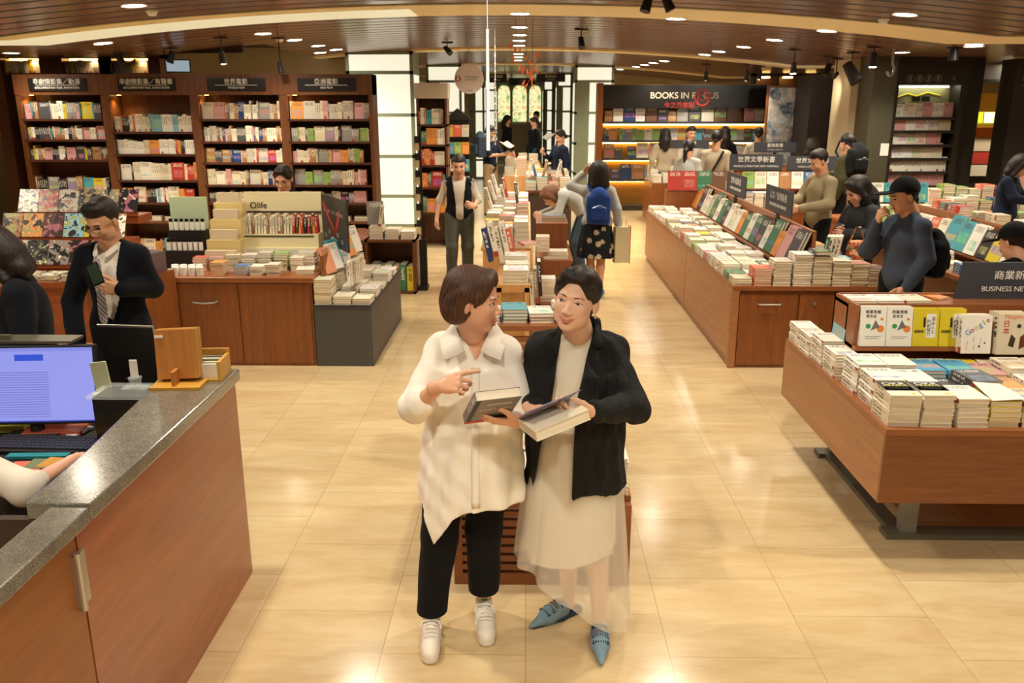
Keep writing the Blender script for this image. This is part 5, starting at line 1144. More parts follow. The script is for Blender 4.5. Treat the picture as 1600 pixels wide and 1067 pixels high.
book('display_book', (1.855, 4.98, .735), Matrix.Rotation(-math.pi/2, 3, 'Z')@R_face(0, .12), (.2, .33, .02), '#8cc0d0', 'pale blue picture book standing on edge at the aisle end of the business ledge', None, True, True)
for i in range(3): book('paperback', (1.88+i*.16, 4.80, 1.102), R_flat(.06*i-.05), (.15, .18, .014), ['#f1ece0', '#f4f1ea', '#e9dfc8'][i], '%s book lying on top of the business table ledge, %s from the aisle' % (['white', 'bright white', 'cream'][i], ORD[i]), None, True, True)
book('paperback', (2.42, 4.88, 1.102), R_flat(.5), (.1, .13, .01), '#e79a4c', 'small orange booklet on top of the business table ledge', None, True, True)
bs = empty('category_sign', (2.56, 4.93, 1.085), 0, 'large slate sign reading 商業新書 BUSINESS NEW on the near table', 'sign'); MB().box(0, .62, 0, .012, 0, .235).add([(-.035, -.0, .0), (0, 0, 0), (0, 0, .235), (-.0, .05, 0)], [(0, 1, 2), (0, 2, 3)]).build('board', M['sign'], bs)
text('lettering', '商業新書', .058, M['text'], (.31, -.003, .155), (math.pi/2, 0, 0), bs, xs=1.05); text('lettering', 'BUSINESS NEW ARRIVALS', .043, M['text'], (.125, -.003, .075), (math.pi/2, 0, 0), bs, 'LEFT')
# ---------------------------------------------------------------- long table with a ridge: new arrivals
T1 = empty('display_table', (2.4, 9.7, 0), 0, 'long wooden display island with drawers, white book stacks and slate signs on its ridge', 'table')
A0, A1, B0, B1 = 1.75, 3.04, 7.05, 12.45
part('top', MB().box(A0, A1, B0, B1, .69, .73), M['wood_redx'], T1, .003)
part('side_panel', MB().box(A0, A0+.02, B0+.02, 9.2, .08, .69), M['wood_side'], T1); part('side_panel', MB().box(A0, A0+.02, 9.22, B1, .08, .69), M['wood_side'], T1)
part('body', MB().box(A0+.02, A1-.02, B0+.03, B1-.02, .0, .69), M['wood_red'], T1); part('kick', MB().box(A0+.05, A1-.05, B0+.08, B1-.05, 0, .08), M['black'], T1)
part('corner_post', MB().box(A0, A0+.06, B0, B0+.03, .0, .69), M['wood_side'], T1)
for i, (a, b) in enumerate([(A0+.07, A0+.56), (A0+.58, A1-.02)]):
    d = part('drawer', MB().box(a, b, B0+.01, B0+.03, .03, .655), M['wood_red'], T1)
    if i == 0: MB().tube([(a+.15, B0+.01, .575), (a+.16, B0-.012, .572), (a+.34, B0-.012, .572), (a+.35, B0+.01, .575)], .008).build('handle', M['steel'], d)
    else: MB().cyl((a+.12, B0+.01, .58), (a+.12, B0-.02, .58), .016, n=12).build('knob', M['steel'], d)
part('ridge_board', MB().box(2.52, 2.55, 7.45, 12.3, .73, 1.14).box(2.30, 2.55, 7.45, 12.3, .80, .82).box(2.55, 2.80, 7.45, 12.3, .80, .82), M['wood_redx'], T1)
def ridge_sign(y0, y1, zh, en, label):
    s = empty('category_sign', (2.52, (y0+y1)/2, 1.17), math.radians(-90), label, 'sign', None); w = (y1-y0)/2
    MB().box(-w, w, -.012, 0, 0, .25).build('board', M['sign'], s); text('lettering', zh, .085, M['text'], (0, -.015, .16), (math.pi/2, 0, 0), s); text('lettering', en, .045, M['text'], (0, -.015, .07), (math.pi/2, 0, 0), s)
    MB().box(-.05, .05, -.01, .0, -.1, 0).build('clip', M['black'], s)
ridge_sign(8.08, 9.0, '人文／社科新書', 'HUMANITIES NEW ARRIVALS', 'slate sign on the island ridge nearest the khaki man'); ridge_sign(9.85, 10.8, '文學小說新書', 'CHINESE LITERATURE NEW', 'slate sign farther back on the island ridge')
TB = 'ridge island'
j = 0; y = 7.17
while y < 12.3:
    for i in range(3 if y < 11.8 else 2):
        c = random.choice(PALE*5+ACC); n = random.choice([3, 4, 5, 6, 4]); 
        if j == 0: n = [3, 7, 10][i]
        stack(1.84+i*.165+(.0 if i < 2 else .0), y, .73, .148, .205, .021, n, random.uniform(-.04, .04), c, '%s row from the front, %s' % (ORD[j], ['outermost stack', 'middle stack', 'stack beside the upright books'][i]), TB)
    y += .222; j += 1
# front end stacks
for i, (x, c, n, t_) in enumerate([(2.335, '#f1ece0', 12, .0225), (2.50, '#e9dfc8', 11, .023), (2.665, '#ddd0b4', 9, .024), (2.82, '#a87a4e', 8, .024), (2.96, '#5a2a2a', 7, .022)]): stack(x, 7.16, .73, .155, .2, t_, n, 0, c, 'tall %s stack of the drawer end' % ORD[i], TB, keep=True)
book('paperback', (2.42, 7.05, .995), R_flat(0), (.15, .2, .03), '#26262a', 'black book crowning the tall drawer end stacks')
y = 7.45; i = 0
while y < 12.2:
    w = random.choice([.17, .18, .20, .23]); c = random.choice(['#f1ece0', '#e9dfc8', '#f4f1ea', '#4a4a4e', '#f1ece0', '#e79a4c', '#c8bfae', '#f1ece0', '#e9dfc8', '#3e7a5a', '#3e7a5a', '#d8a0a0', '#f1ece0']); h = w*1.42
    for k in range(2): book('display_book', (2.36+.03*k, y+w, .825), Matrix.Rotation(-math.pi/2, 3, 'Z')@R_face(0, .38), (w, h, .022), c, '%s cover on the aisle side of the ridge, %s from the front, %s' % (CN[c], ORD[i], ['front copy', 'back copy'][k]), keep=(k == 0))
    y += w+.012; i += 1
for i in range(4): book('display_book', (2.60+.035*i, 7.46, .83), Matrix.Rotation(-math.pi/2, 3, 'Z')@R_face(0, .1) if False else Matrix.Rotation(math.radians(-25), 3, 'Z')@R_spine(0, .16), (.18, .27, .03), ['#3e7a5a', '#f1ece0', '#e9dfc8', '#f1ece0'][i], '%s book standing tilted at the front end of the ridge, %s one' % (['green', 'white', 'cream', 'white'][i], ORD[i]), keep=True)
y = 7.75; j = 0
while y < 12.3:
    for i in range(2): stack(2.72+i*.17, y, .82 if i == 0 else .73, .15, .2, .022, random.choice([3, 5, 6]), 0, random.choice(PALE+ACC), '%s row behind the ridge, %s' % (ORD[j], ['inner', 'outer'][i]), TB)
    y += .26; j += 1
# far end display of the island
fb = empty('book_riser', (2.4, 12.25, .73), 0, 'wooden riser at the far end of the ridge island carrying red books', 'riser'); MB().box(-.42, .45, -.1, .1, 0, .32).build('block', M['wood_red'], fb)
for i, c in enumerate(['#b8382c', '#b8382c', '#3e7a5a', '#6e4a34']): book('display_book', (1.99+i*.205, 12.14, 1.052), R_face(0, .2), (.2, .27, .02), c, '%s book facing out on the far riser of the ridge island, %s across' % (CN[c], ORD[i]), keep=True)
# ---------------------------------------------------------------- cross table: world literature
T3 = empty('display_table', (4.3, 13.2, 0), 0, 'wooden table across the back with two slate signs, full of pale books', 'table')
part('top', MB().box(3.2, 4.72, 12.7, 13.5, .70, .75), M['wood_redx'], T3); part('body', MB().box(3.22, 4.7, 12.73, 13.48, 0, .70), M['wood_red'], T3); part('riser', MB().box(3.2, 4.7, 13.1, 13.13, .75, 1.30).box(3.2, 4.7, 12.98, 13.12, .98, 1.0), M['wood_redx'], T3)
def fsign(px0, px1, py0, py1, y, zh, en, label, m='sign'):
    a = W(px0, py0, y); b = W(px1, py1, y); s = empty('category_sign', ((a.x+b.x)/2, y, b.z), 0, label, 'sign'); w = (b.x-a.x)/2; h = a.z-b.z
    MB().box(-w, w, 0, .015, 0, h).build('board', M[m], s); text('lettering', zh, h*.40, M['text'], (0, -.004, h*.66), (math.pi/2, 0, 0), s); text('lettering', en, h*.17, M['text'], (0, -.004, h*.25), (math.pi/2, 0, 0), s); MB().box(-.03, .03, .0, .01, -.12, 0).build('clip', M['black'], s)
fsign(1141, 1222, 241, 266, 13.08, '世界文學新書', 'WORLD LITERATURE NEW ARRIVALS', 'slate sign reading 世界文學新書 on the cross table, aisle side'); fsign(1231, 1307, 244, 266, 13.08, '世界文學新書', 'WORLD LITERATURE NEW', 'slate sign on the cross table partly behind the khaki man'); fsign(1179, 1243, 222, 238, 15.1, '藝術新書', 'ART NEW ARRIVALS', 'slate sign above the table behind the cross table')
fsign(1048, 1108, 219, 232, 15.2, '暢銷新書', 'BEST SELLERS', 'slate sign between the seated readers and the promotion wall')
T6 = empty('display_table', (4.2, 15.6, 0), 0, 'table behind the cross table carrying piles under the ART sign', 'table'); part('body', MB().box(2.9, 5.2, 15.15, 16.1, 0, .8), M['wood_red'], T6); part('riser', MB().box(2.9, 5.2, 15.25, 15.3, .8, 1.2), M['wood_redx'], T6)
for i in range(9): stack(3.3+i*.155, 12.83, .75, .14, .2, .024, random.choice([5, 6, 8, 9]), 0, random.choice(PALE+PALE+ACC), '%s front stack' % ORD[i], 'cross table')
for i in range(8): c = ['#8fae5a', '#e9dfc8', '#f1ece0', '#a87a4e', '#f1ece0', '#3f6fa8', '#e79a4c', '#f1ece0', '#d8a0a0', '#26262a', '#f1ece0', '#c8bfae', '#f1ece0', '#e9dfc8'][i]; book('display_book', (3.25+i*.185, 12.99, 1.002), R_face(0, .15), (.175, .25, .02), c, '%s book facing out below the signs of the cross table, %s from the aisle' % (CN[c], ORD[i]))
for i in range(13): stack(3.0+i*.17, 15.22, 1.2 if i % 3 else .8, .15, .2, .03, random.choice([2, 3, 4]), 0, random.choice(PALE+ACC), '%s pile' % ORD[i], 'table behind the cross table')
# right part of the cross table: open boxes, piles between the two people at the right
T7 = empty('display_table', (4.3, 11, 0), 0, 'wooden table with pale piles between the hooded woman and the dark niche', 'table'); part('body', MB().box(4.15, 5.2, 10.6, 11.8, 0, .72), M['wood_red'], T7); part('top', MB().box(4.13, 5.22, 10.58, 11.82, .72, .76), M['wood_redx'], T7); part('riser', MB().box(4.2, 5.2, 11.2, 11.25, .76, 1.2), M['wood_redx'], T7)
for i in range(6): stack(4.25+i*.165, 10.72, .76, .15, .2, .025, 4, 0, random.choice(PALE), '%s front pile' % ORD[i], 'niche side table'); stack(4.25+i*.165, 10.98, .76, .15, .2, .025, 9, 0, random.choice(PALE), '%s back pile' % ORD[i], 'niche side table')
for i, c in enumerate(['#e9dfc8', '#f1ece0', '#4c9fae', '#26406e', '#4c9fae']): book('display_book', (4.25+i*.19, 11.12, 1.0), R_face(0, .2), (.18, .25, .02), c, '%s book facing out on the riser of the niche side table, %s across' % (CN[c], ORD[i]), keep=True)
# right-hand island with large covers
T4 = empty('display_table', (4.4, 8.7, 0), 0, 'island along the right edge with large leaning covers and pale piles', 'table')
part('body', MB().box(3.85, 5.3, 6.2, 10.2, 0, .70), M['wood_dark'], T4); part('top', MB().box(3.83, 5.32, 6.18, 10.22, .70, .74), M['wood_redx'], T4); part('ridge_board', MB().box(4.30, 4.33, 6.3, 10.1, .74, 1.16).box(4.12, 4.33, 6.3, 10.1, .84, .86), M['wood_redx'], T4)
y = 6.35; i = 0
for c, w in [('#e9dfc8', .19), ('#dcc52c', .19), ('#c8bfae', .34), ('#f1ece0', .24), ('#dcc52c', .2), ('#26262a', .18), ('#f1ece0', .2), ('#4c9fae', .2), ('#4c9fae', .22), ('#e9dfc8', .18), ('#d86a4a', .17), ('#f1ece0', .17), ('#e9dfc8', .17), ('#26262a', .17), ('#dcc52c', .17), ('#f1ece0', .17), ('#8fae5a', .17)]:
    for k in range(2): book('display_book', (4.14+.035*k, y+w, .862), Matrix.Rotation(-math.pi/2, 3, 'Z')@R_face(0, .35), (w, min(w*1.45, .42), .024), c, 'large %s cover leaning on the right edge island, %s from its front, %s' % (CN[c], ORD[i], ['front copy', 'back copy'][k]), keep=(k == 0))
    y += w+.015; i += 1
y = 6.3; j = 0
while y < 10.1:
    for i in range(1): stack(3.96, y, .74, .15, .2, .024, random.choice([3, 4, 5, 6]), 0, random.choice(PALE+ACC), '%s pile along its aisle edge' % ORD[j], 'right edge island')
    stack(4.46, y+.05, .74, .15, .2, .026, random.choice([9, 12, 14]), 0, random.choice(PALE+ACC), '%s pile behind its covers' % ORD[j], 'right edge island'); stack(4.75, y+.05, .74, .15, .2, .026, random.choice([8, 11, 16]), 0, random.choice(PALE+ACC), '%s pile of the inner row' % ORD[j], 'right edge island')
    y += .25; j += 1
T8 = empty('display_table', (5.9, 11.2, 0), 0, 'wooden table of bright piles before the black built-in bookcase', 'table'); part('body', MB().box(5.45, 6.7, 11.0, 12.1, 0, .76), M['wood_dark'], T8)
for j in range(3):
    for i in range(7): stack(5.55+i*.175, 11.13+j*.32, .76, .16, .22, .03, [4, 8, 12][j]+(i*j) % 3, 0, random.choice(['#b8382c', '#8fae5a', '#d86a4a', '#e9dfc8', '#26406e', '#f1ece0', '#8f8b86', '#ddd0b4']), '%s row, %s pile' % (ORD[j], ORD[i]), 'table before the black bookcase')
# ---------------------------------------------------------------- promotion wall
bw = empty('promotion_bookcase', (3.4, 18.7, 0), 0, 'wide black promotion bookcase headed BOOKS IN FOCUS with glowing amber shelves', 'bookcase'); YW = 18.7
xa, xb = W(941, 200, YW).x, W(1206, 200, YW).x
MB().box(xa-3.4, xb-3.4, .35, .4, 0, 2.66).build('back_panel', wood('amber_back', '#a8752c', '#c8923c', axis='x'), bw); MB().box(xa-3.4, xb-3.4, -.02, .35, 2.16, 2.64).build('header', M['signblack'], bw)
MB().box(xa-3.52, xa-3.4, -.05, .42, 0, 2.68).build('end_panel', M['wood_red'], bw); MB().box(xb-3.4, xb-3.33, -.05, .42, 0, 2.66).build('end_panel', M['signblack'], bw)
text('lettering', 'BOOKS IN F   CUS', .18, plain('focus_lettering', '#d9cdb0', .5), (-.08, -.024, 2.42), (math.pi/2, 0, 0), bw); text('lettering', '今之芥焦點', .13, M['red'], (-.18, -.024, 2.22), (math.pi/2, 0, 0), bw)
for rr, tt, dz in ((.16, .014, .0), (.11, .012, -.05), (.10, .01, .05)):
    MB().tube([(.305+rr*math.cos(a), -.03, 2.38+dz+rr*math.sin(a)) for a in [2*math.pi*k/24 for k in range(25)]], tt, 6).build('red_ring', M['red'], bw)
zz = [W(1060, y_, YW).z for y_ in (190, 219, 247, 280)]
for i, z in enumerate(zz):
    MB().box(xa-3.4, xb-3.4, -.02, .35, z-.05, z).build('shelf', M['darkgrey'], bw); MB().box(xa-3.35, xb-3.45, .30, .345, z-.085, z-.052).build('shelf_lamp', M['shelfglow'], bw)
MB().box(xa-3.4, xb-3.4, -.1, .35, 0, .12).build('base', M['brown'], bw)
for i, z in enumerate([zz[0], zz[2], zz[3]]):
    x = xa+.05; k = 0
    while x < xb-.2:
        w = random.uniform(.16, .26); c = random.choice(['#8f8b86', '#c8bfae', '#e9dfc8', '#4a4a4e', '#6e4a34', '#a87a4e', '#f1ece0', '#26406e', '#e79a4c', '#d8a0a0']); h = min(w*random.uniform(1.2, 1.45), .32)
        book('display_book', (x, YW+.08, z), R_face(0, .12), (w, h, .025), c, '%s book facing out on the %s shelf of the promotion bookcase, %s along' % (CN[c], ['top', 'third', 'fourth'][i], ORD[k])); x += w+.02+(random.random() < .2)*.1; k += 1
x = xa+.05
spines(xa+.05, xb-.05, YW+.1, zz[1], .27, 'second shelf of the promotion bookcase', ['#8f8b86', '#3f6fa8', '#e79a4c', '#4a4a4e', '#4c9fae', '#e9dfc8', '#8fae5a', '#6e4a34'], face=.5)
# poster panel, dark column, bookcase end behind
p0 = W(1199, 200, 17.2).x; p1 = W(1268, 200, 17.2).x; pp = empty('collage_poster', ((p0+p1)/2, 17.2, 0), 0, 'tall panel with a busy blue grey collage poster beside the promotion bookcase', 'poster'); w = (p1-p0)/2; zt = W(1230, 137, 17.2).z
t = NT('collage'); v = t.coord('Object', (1, 1, 1)); vn = t.n('TexVoronoi'); t.l(v, vn.inputs['Vector']); vn.inputs['Scale'].default_value = 5.5; n = t.noise(v, 9, 4, .6)
c = t.mix(n, t.ramp(vn.outputs['Color'], [(.2, rgb('#32465c')), (.42, rgb('#6c8aa2')), (.6, rgb('#d0b49a')), (.8, rgb('#f2f4f0'))]), t.ramp(n, [(.38, rgb('#2a333c')), (.5, rgb('#9cb0bc')), (.62, rgb('#ead2b8'))])); t.col(c); t.pr(Roughness=.35)
MB().box(-w, w, 0, .03, .5, zt).build('print', t.mat, pp); MB().box(-w-.04, w+.04, .03, .12, 0, zt+.04).build('frame', M['wood_dark'], pp)
dc = struct(BX('pillar_dark', W(1262, 200, 16.2).x, W(1301, 200, 16.2).x+.1, 16.2, 17.1, 0, W(1270, 116, 16.2).z, plain('pillar_brown', '#2e211a', .5)))
bc = empty('bookcase', (W(1315, 200, 17.5).x, 17.5, 0), math.radians(-18), 'bookcase edge showing between the dark column and the beige pillar', 'bookcase'); MB().box(-.5, -.42, 0, .4, 0, 2.7).box(.42, .5, 0, .4, 0, 2.7).build('side_panel', M['wood_dark'], bc); MB().box(-.5, .5, .36, .4, 0, 2.7).build('back_panel', M['wood_dark'], bc)
for i in range(6):
    MB().box(-.42, .42, 0, .36, .4+i*.4, .43+i*.4).build('shelf', M['wood_shelf'], bc)
    spines(-.4, .4, .03, .43+i*.4, .32, '%s row up of the edge-on bookcase by the beige pillar' % ORD[i], ['#e9dfc8', '#f1ece0', '#d8a0a0', '#c8bfae'], face=0, org=Matrix.Translation(bc.location)@Matrix.Rotation(math.radians(-18), 4, 'Z'))
ob = empty('bookcase', (W(1232, 120, 19.5).x, 19.5, 0), 0, 'high bookcase behind the dark column with warm lit heads', 'bookcase'); MB().box(-.75, .75, .3, .4, 0, 3.0).build('back_panel', M['wood_dark'], ob); MB().box(-.75, .75, 0, .3, 2.84, 3.0).box(-.75, .75, 0, .3, 2.3, 2.34).box(-.75, -.7, 0, .3, 0, 3.0).box(-.25, -.2, 0, .3, 0, 3.0).box(.25, .3, 0, .3, 0, 3.0).box(.7, .75, 0, .3, 0, 3.0).build('frame', M['brown'], ob)
for i in range(3): MB().box(-.6+i*.5, -.4+i*.5, .02, .1, 2.80, 2.835).build('shelf_lamp', M['shelfglow'], ob)
# beige pillar and olive niche wall
bp = struct(MB().box(W(1323, 200, 13.6).x, W(1346, 200, 13.6).x, 13.6, 14.4, 0, 3.1).build('pillar_beige', M['beige']))
YN = 13.2; nx = lambda p, q=200: W(p, q, YN).x; nz = lambda q: W(1430, q, YN).z
wp = struct(BX('pillar_olive', nx(1350), nx(1386), YN-.15, YN+.6, 0, 3.0, plain('olive_black', '#4c4838', .45)))
nb = empty('niche_bookcase', (nx(1445), YN, 0), 0, 'black built-in bookcase with a lit olive panel, icons and rows of pale books', 'bookcase'); cx = nx(1445)
a, b = nx(1388)-cx, nx(1500)-cx
M['niche'] = plain('niche_black', '#2a251d', .45)
MB().box(a, b, .35, .40, 0, 2.75).build('back_panel', M['niche'], nb); MB().box(a, a+.08, -.02, .36, 0, 2.75).box(b-.08, b, -.02, .36, 0, 2.75).build('side_panel', M['niche'], nb); MB().box(a-.03, b+.03, -.05, .36, nz(133), 2.95).build('header', M['niche'], nb)
MB().box(a+.08, b-.08, .30, .35, nz(162), nz(134)).build('olive_panel', plain('olive_panel', '#8b8a62', .6), nb); MB().box(a+.15, b-.15, .2, .26, nz(134)-.02, nz(134)).build('shelf_lamp', glow('niche_lamp', (1, .95, .7, 1), 6), nb)
MB().tube([(-.35, .29, nz(152)), (-.2, .29, nz(146)), (-.05, .29, nz(150)), (.1, .29, nz(144)), (.3, .29, nz(149))], .012, 6).build('swash_emblem', M['yellowprint'], nb); MB().box(-.12, .0, .285, .29, nz(158), nz(150)).box(.03, .15, .285, .29, nz(158), nz(150)).build('dark_emblem', M['signblack'], nb)
for i in range(4):
    x = a+.22+i*.135; MB().tube([(x+.05*math.cos(q), -.055, nz(123)+.05*math.sin(q)) for q in [2*math.pi*k/16 for k in range(17)]], .005, 5).build('icon_ring', M['greymetal'], nb); MB().box(x-.015, x+.015, -.056, -.05, nz(123)-.03, nz(123)+.03).build('icon_mark', M['greymetal'], nb)
text('lettering', '→', .09, M['greymetal'], (a+.85, -.055, nz(123)), (math.pi/2, 0, 0), nb)
for i, (q, ql) in enumerate([(183, 162), (204, 187), (226, 208), (247, 230), (268, 251), (290, 272)]):
    z = nz(q); MB().box(a+.08, b-.08, .0, .34, z-.04, z).build('shelf', M['niche'], nb)
    spines(cx+a+.1, cx+b-.1, YN+.06, z, .24, '%s row of the built-in black bookcase' % ORD[i], ['#f1ece0', '#e9dfc8', '#f4f1ea', '#e9dfc8', '#d8a0a0'] if i < 4 else (['#f1ece0'] if i == 4 else ['#b8382c', '#d8a0a0', '#5a2a2a']), face=.5 if i < 4 else 0)
o = MB().box(-.06, .06, 0, .012, -.09, .09).build('notice_card', M['white'], loc=(nx(1379), YN-.165, nz(233))); tag(o, 'small white notice on the olive pillar', 'notice')
hk = W(1393, 112, 11.5); o = MB().tube([(0, 0, ceil_z(hk.x)-hk.z), (0, 0, .1), (.03, 0, .04), (.02, 0, -.03), (-.03, 0, -.05), (-.06, 0, .0)], .018, 8).build('hanging_hook', M['greymetal'], loc=hk); tag(o, 'large grey hook hanging from the timber ceiling before the black niche', 'hook')
sc = W(1545, 112, 14.5); o = struct(MB().box(nx(1500), nx(1500)+.3, YN+.1, YN+.2, 0, 3.0).build('pillar_black', M['niche']))
mt = empty('shutter_box', (W(1549, 112, 14.8).x, 14.8, 0), 0, 'brushed metal shutter box high on the right over the yellow wall', 'shutter box'); ww = (W(1580, 112, 14.8).x-W(1519, 112, 14.8).x)/2
MB().box(-ww, ww, 0, .3, W(1549, 124, 14.8).z, W(1549, 97, 14.8).z).build('box', M['steel'], mt); MB().box(-ww, ww, -.02, .0, W(1549, 128, 14.8).z, W(1549, 124, 14.8).z).build('lip', M['darkgrey'], mt)
yw = struct(BX('wall_yellow', W(1528, 170, 16).x, W(1600, 170, 16).x+1.5, 16, 16.1, 0, W(1550, 146, 16).z, plain('yellow_wall', '#d8961c', .6)))
yr = empty('toy_rack', (W(1552, 200, 15.2).x, 15.2, 0), 0, 'rack with lime and orange packs before the yellow wall', 'rack'); MB().box(-.32, .36, .05, .3, 0, W(1550, 275, 15.2).z).build('base', M['niche'], yr)
for i, (q0, q1, c) in enumerate([(175, 195, '#c9d21e'), (200, 215, '#e0722a'), (216, 236, '#c9b79a'), (238, 256, '#b8382c'), (258, 275, '#e9dfc8')]): MB().box(-.32, .36, .1*0, .3, W(1550, q1, 15.2).z, W(1550, q0, 15.2).z).build('pack', plain('pack_%d' % i, c, .5), yr)
for i in range(4): book('display_book', (W(1541+i*9, 200, 15.1).x-.1, 15.05, W(1550, 192+0*i, 15.1).z), R_face(0, .1), (.13, .17, .03), ['#f1ece0', '#e9dfc8', '#e79a4c', '#f1ece0'][i], 'small pale pack standing on the lime shelf of the toy rack', 'packs on the lime shelf')
eb = empty('bookcase', (W(1582, 150, 12.8).x+.5, 12.8, 0), 0, 'dark bookcase with white signs at the right frame edge', 'bookcase'); MB().box(-.5, .8, 0, .4, 0, 2.86).build('body', M['niche'], eb); text('lettering', '展\n覽', .16, M['greymetal'], (-.32, -.01, 2.62), (math.pi/2, 0, 0), eb); MB().box(-.42, .6, -.02, 0, .9, 1.25).build('pink_poster', plain('pink_poster', '#d9a9a0', .6), eb)
# ---------------------------------------------------------------- small far tables towards the promotion bookcase
ft = empty('display_table', (2.95, 17.1, 0), 0, 'small cherry wood table with white piles before the promotion bookcase', 'table'); MB().box(-.55, -.02, -.6, .6, 0, .78).build('body', M['wood_red'], ft)
for i in range(3): 
    for j in range(3): stack(2.50+i*.19, 16.62+j*.3, .78, .17, .23, .03, [5, 8, 10][j]+(i % 3), 0, random.choice(PALE), '%s pile of row %s' % (ORD[i], ORD[j]), 'small far table')
# ---------------------------------------------------------------- centre aisle islands
i1 = empty('slatted_stand', (.07, 4.3, 0), 0, 'low slatted cherry wood stand behind the two women, books on top', 'display stand')
b = MB().box(-.34, .49, 3.60, 5.1, .42, .45).box(-.30, .45, 3.56, 3.60, .0, .06).box(-.34, -.30, 3.56, 3.60, 0, .42).box(.45, .49, 3.56, 3.60, 0, .42)
part('frame', b, M['wood_redx'], i1)
sl = MB()
for k in range(8): sl.box(-.30, .45, 3.565, 3.59, .075+k*.046, .105+k*.046)
for k in range(20): sl.box(-.33, -.315, 3.6, 5.1, .08+k*.0, .1) if k == 0 else None
part('slats', sl, M['wood_redx'], i1); part('side_panel', MB().box(.46, .49, 3.6, 5.1, 0, .42).box(-.34, -.31, 3.6, 5.1, 0, .42), M['wood_dark'], i1)
sl = MB()
for k in range(9): sl.box(-.30, .30, 4.72, 4.74, .48+k*.05, .51+k*.05)
part('back_slats', sl, M['wood_redx'], i1); part('back_frame', MB().box(-.33, -.30, 4.70, 4.76, .45, .98).box(.30, .33, 4.70, 4.76, .45, .98).box(-.33, .33, 4.70, 5.05, .95, .98), M['wood_redx'], i1)
TB = 'slatted stand'
for j in range(5): stack(.40, 3.72+j*.225, .45, .15, .21, .02, [9, 12, 12, 10, 9][j], 0, ['#f1ece0', '#7a5ca8', '#f1ece0', '#e79a4c', '#e9dfc8'][j], '%s stack along its aisle side' % ORD[j], TB, parts=True, keep=True, top=['white book on the front stack of the slatted stand, black print', 'purple book on the second stack of the slatted stand', None, None, None][j])
for j in range(3):
    for i in range(3): stack(-.24+i*.17, 3.75+j*.24, .45, .15, .21, .022, 5, 0, ['#f1ece0', '#e9dfc8', '#ddd0b4'][(i+j) % 3], '%s row, %s stack behind the women' % (ORD[j], ORD[i]), TB)
for i in range(4): stack(-.23+i*.155, 4.87, .98, .145, .2, .02, [3, 4, 3, 5][i], .05*i, ['#f4f1ea', '#4c9fae', '#f1ece0', '#f1ece0'][i], '%s pile on its raised back' % ORD[i], TB)
i2 = empty('podium', (-.11, 7.4, 0), 0, 'pale grooved wooden podium between the two women, white book piles on top', 'podium'); PX0, PX1 = W(776, 440, 6.9).x, W(827, 440, 6.9).x
part('body', MB().box(PX0, PX1, 6.92, 8.6, 0, .74), M['wood_light'], i2); part('cap', MB().box(PX0-.01, PX1+.01, 6.9, 8.62, .74, .765), M['wood_light'], i2)
part('frame', MB().box(PX0, PX0+.04, 6.9, 6.93, 0, .74).box(PX1-.04, PX1, 6.9, 6.93, 0, .74).box(PX0, PX1, 6.9, 6.93, .70, .74), M['wood_light'], i2)
sl = MB()
for k in range(12): sl.box(PX0+.045+k*.015, PX0+.054+k*.015, 6.905, 6.93, .02, .70)
part('grooves', sl, M['wood_light'], i2)
stack(-.10, 7.03, .765, .21, .24, .03, 4, 0, '#f1ece0', 'front pile', 'podium', keep=True); stack(-.09, 7.30, .765, .2, .22, .03, 4, .05, '#e9dfc8', 'second pile', 'podium', keep=True); stack(-.10, 7.56, .765, .2, .22, .03, 5, -.05, '#f1ece0', 'third pile', 'podium', keep=True)
for i in range(5): book('display_book', (-.36+i*.055, 7.75, .80+.05*(i % 2)), R_spine(0, -.22), (.2, .32, .045), ['#26406e', '#f1ece0', '#e9dfc8', '#f1ece0', '#d86a4a'][i], '%s tall book leaning in the rack behind the podium piles, %s one' % (['navy', 'white', 'cream', 'white', 'coral'][i], ORD[i]), keep=True)
for i in range(3): book('display_book', (PX1+.015+i*.035, 7.0+i*.06, .52+.05*i), R_spine(0, -.06), (.2, .30, .03), ['#f1ece0', '#8f8b86', '#26262a'][i], '%s book hanging upright on the side of the podium' % ['white', 'grey', 'black'][i], keep=True)
book('paperback', (-.03, 7.62, .97), R_flat(.3), (.16, .2, .02), '#b8382c', 'red book lying behind the podium piles', keep=True)
i3 = empty('low_shelf', (.28, 8.9, 0), 0, 'brown two-level shelf box beside the podium on the aisle side', 'shelf'); part('body', MB().box(.10, .46, 8.0, 8.03, .0, .32).box(.10, .48, 8.0, 9.0, .32, .35).box(.10, .46, 8.7, 8.73, .35, .62).box(.10, .48, 8.7, 9.8, .62, .65).box(.10, .45, 9.5, 9.53, .65, .9).box(.10, .46, 9.5, 10.4, .9, .93).box(.10, .13, 8.0, 10.4, 0, .62).box(.43, .46, 8.03, 10.4, 0, .32), M['wood_red'], i3)
stack(.20, 8.2, .35, .15, .2, .028, 8, 0, '#f1ece0', 'low pile', 'brown shelf box', keep=True); stack(.30, 8.9, .65, .26, .2, .04, 2, 0, '#e9dfc8', 'middle pile', 'brown shelf box', keep=True); stack(.16, 8.85, .73, .14, .2, .04, 4, 0, '#ddd0b4', 'taller middle pile', 'brown shelf box', keep=True); stack(.30, 9.8, .93, .26, .2, .03, 2, 0, '#4a4a4e', 'top pile', 'brown shelf box', keep=True)
stack(.30, 7.2, .0, .16, .22, .03, 9, 0, '#f1ece0', 'floor pile', 'spot beside the podium', keep=True)
i4 = empty('aisle_table', (-.2, 11.2, 0), 0, 'narrow wooden table of heaped books in the middle of the aisle', 'table'); part('body', MB().box(-.48, .02, 9.0, 13.6, 0, .70), M['wood_light'], i4); part('top', MB().box(-.5, .04, 8.98, 13.62, .70, .73), M['wood_light'], i4)
j = 0; y = 9.15
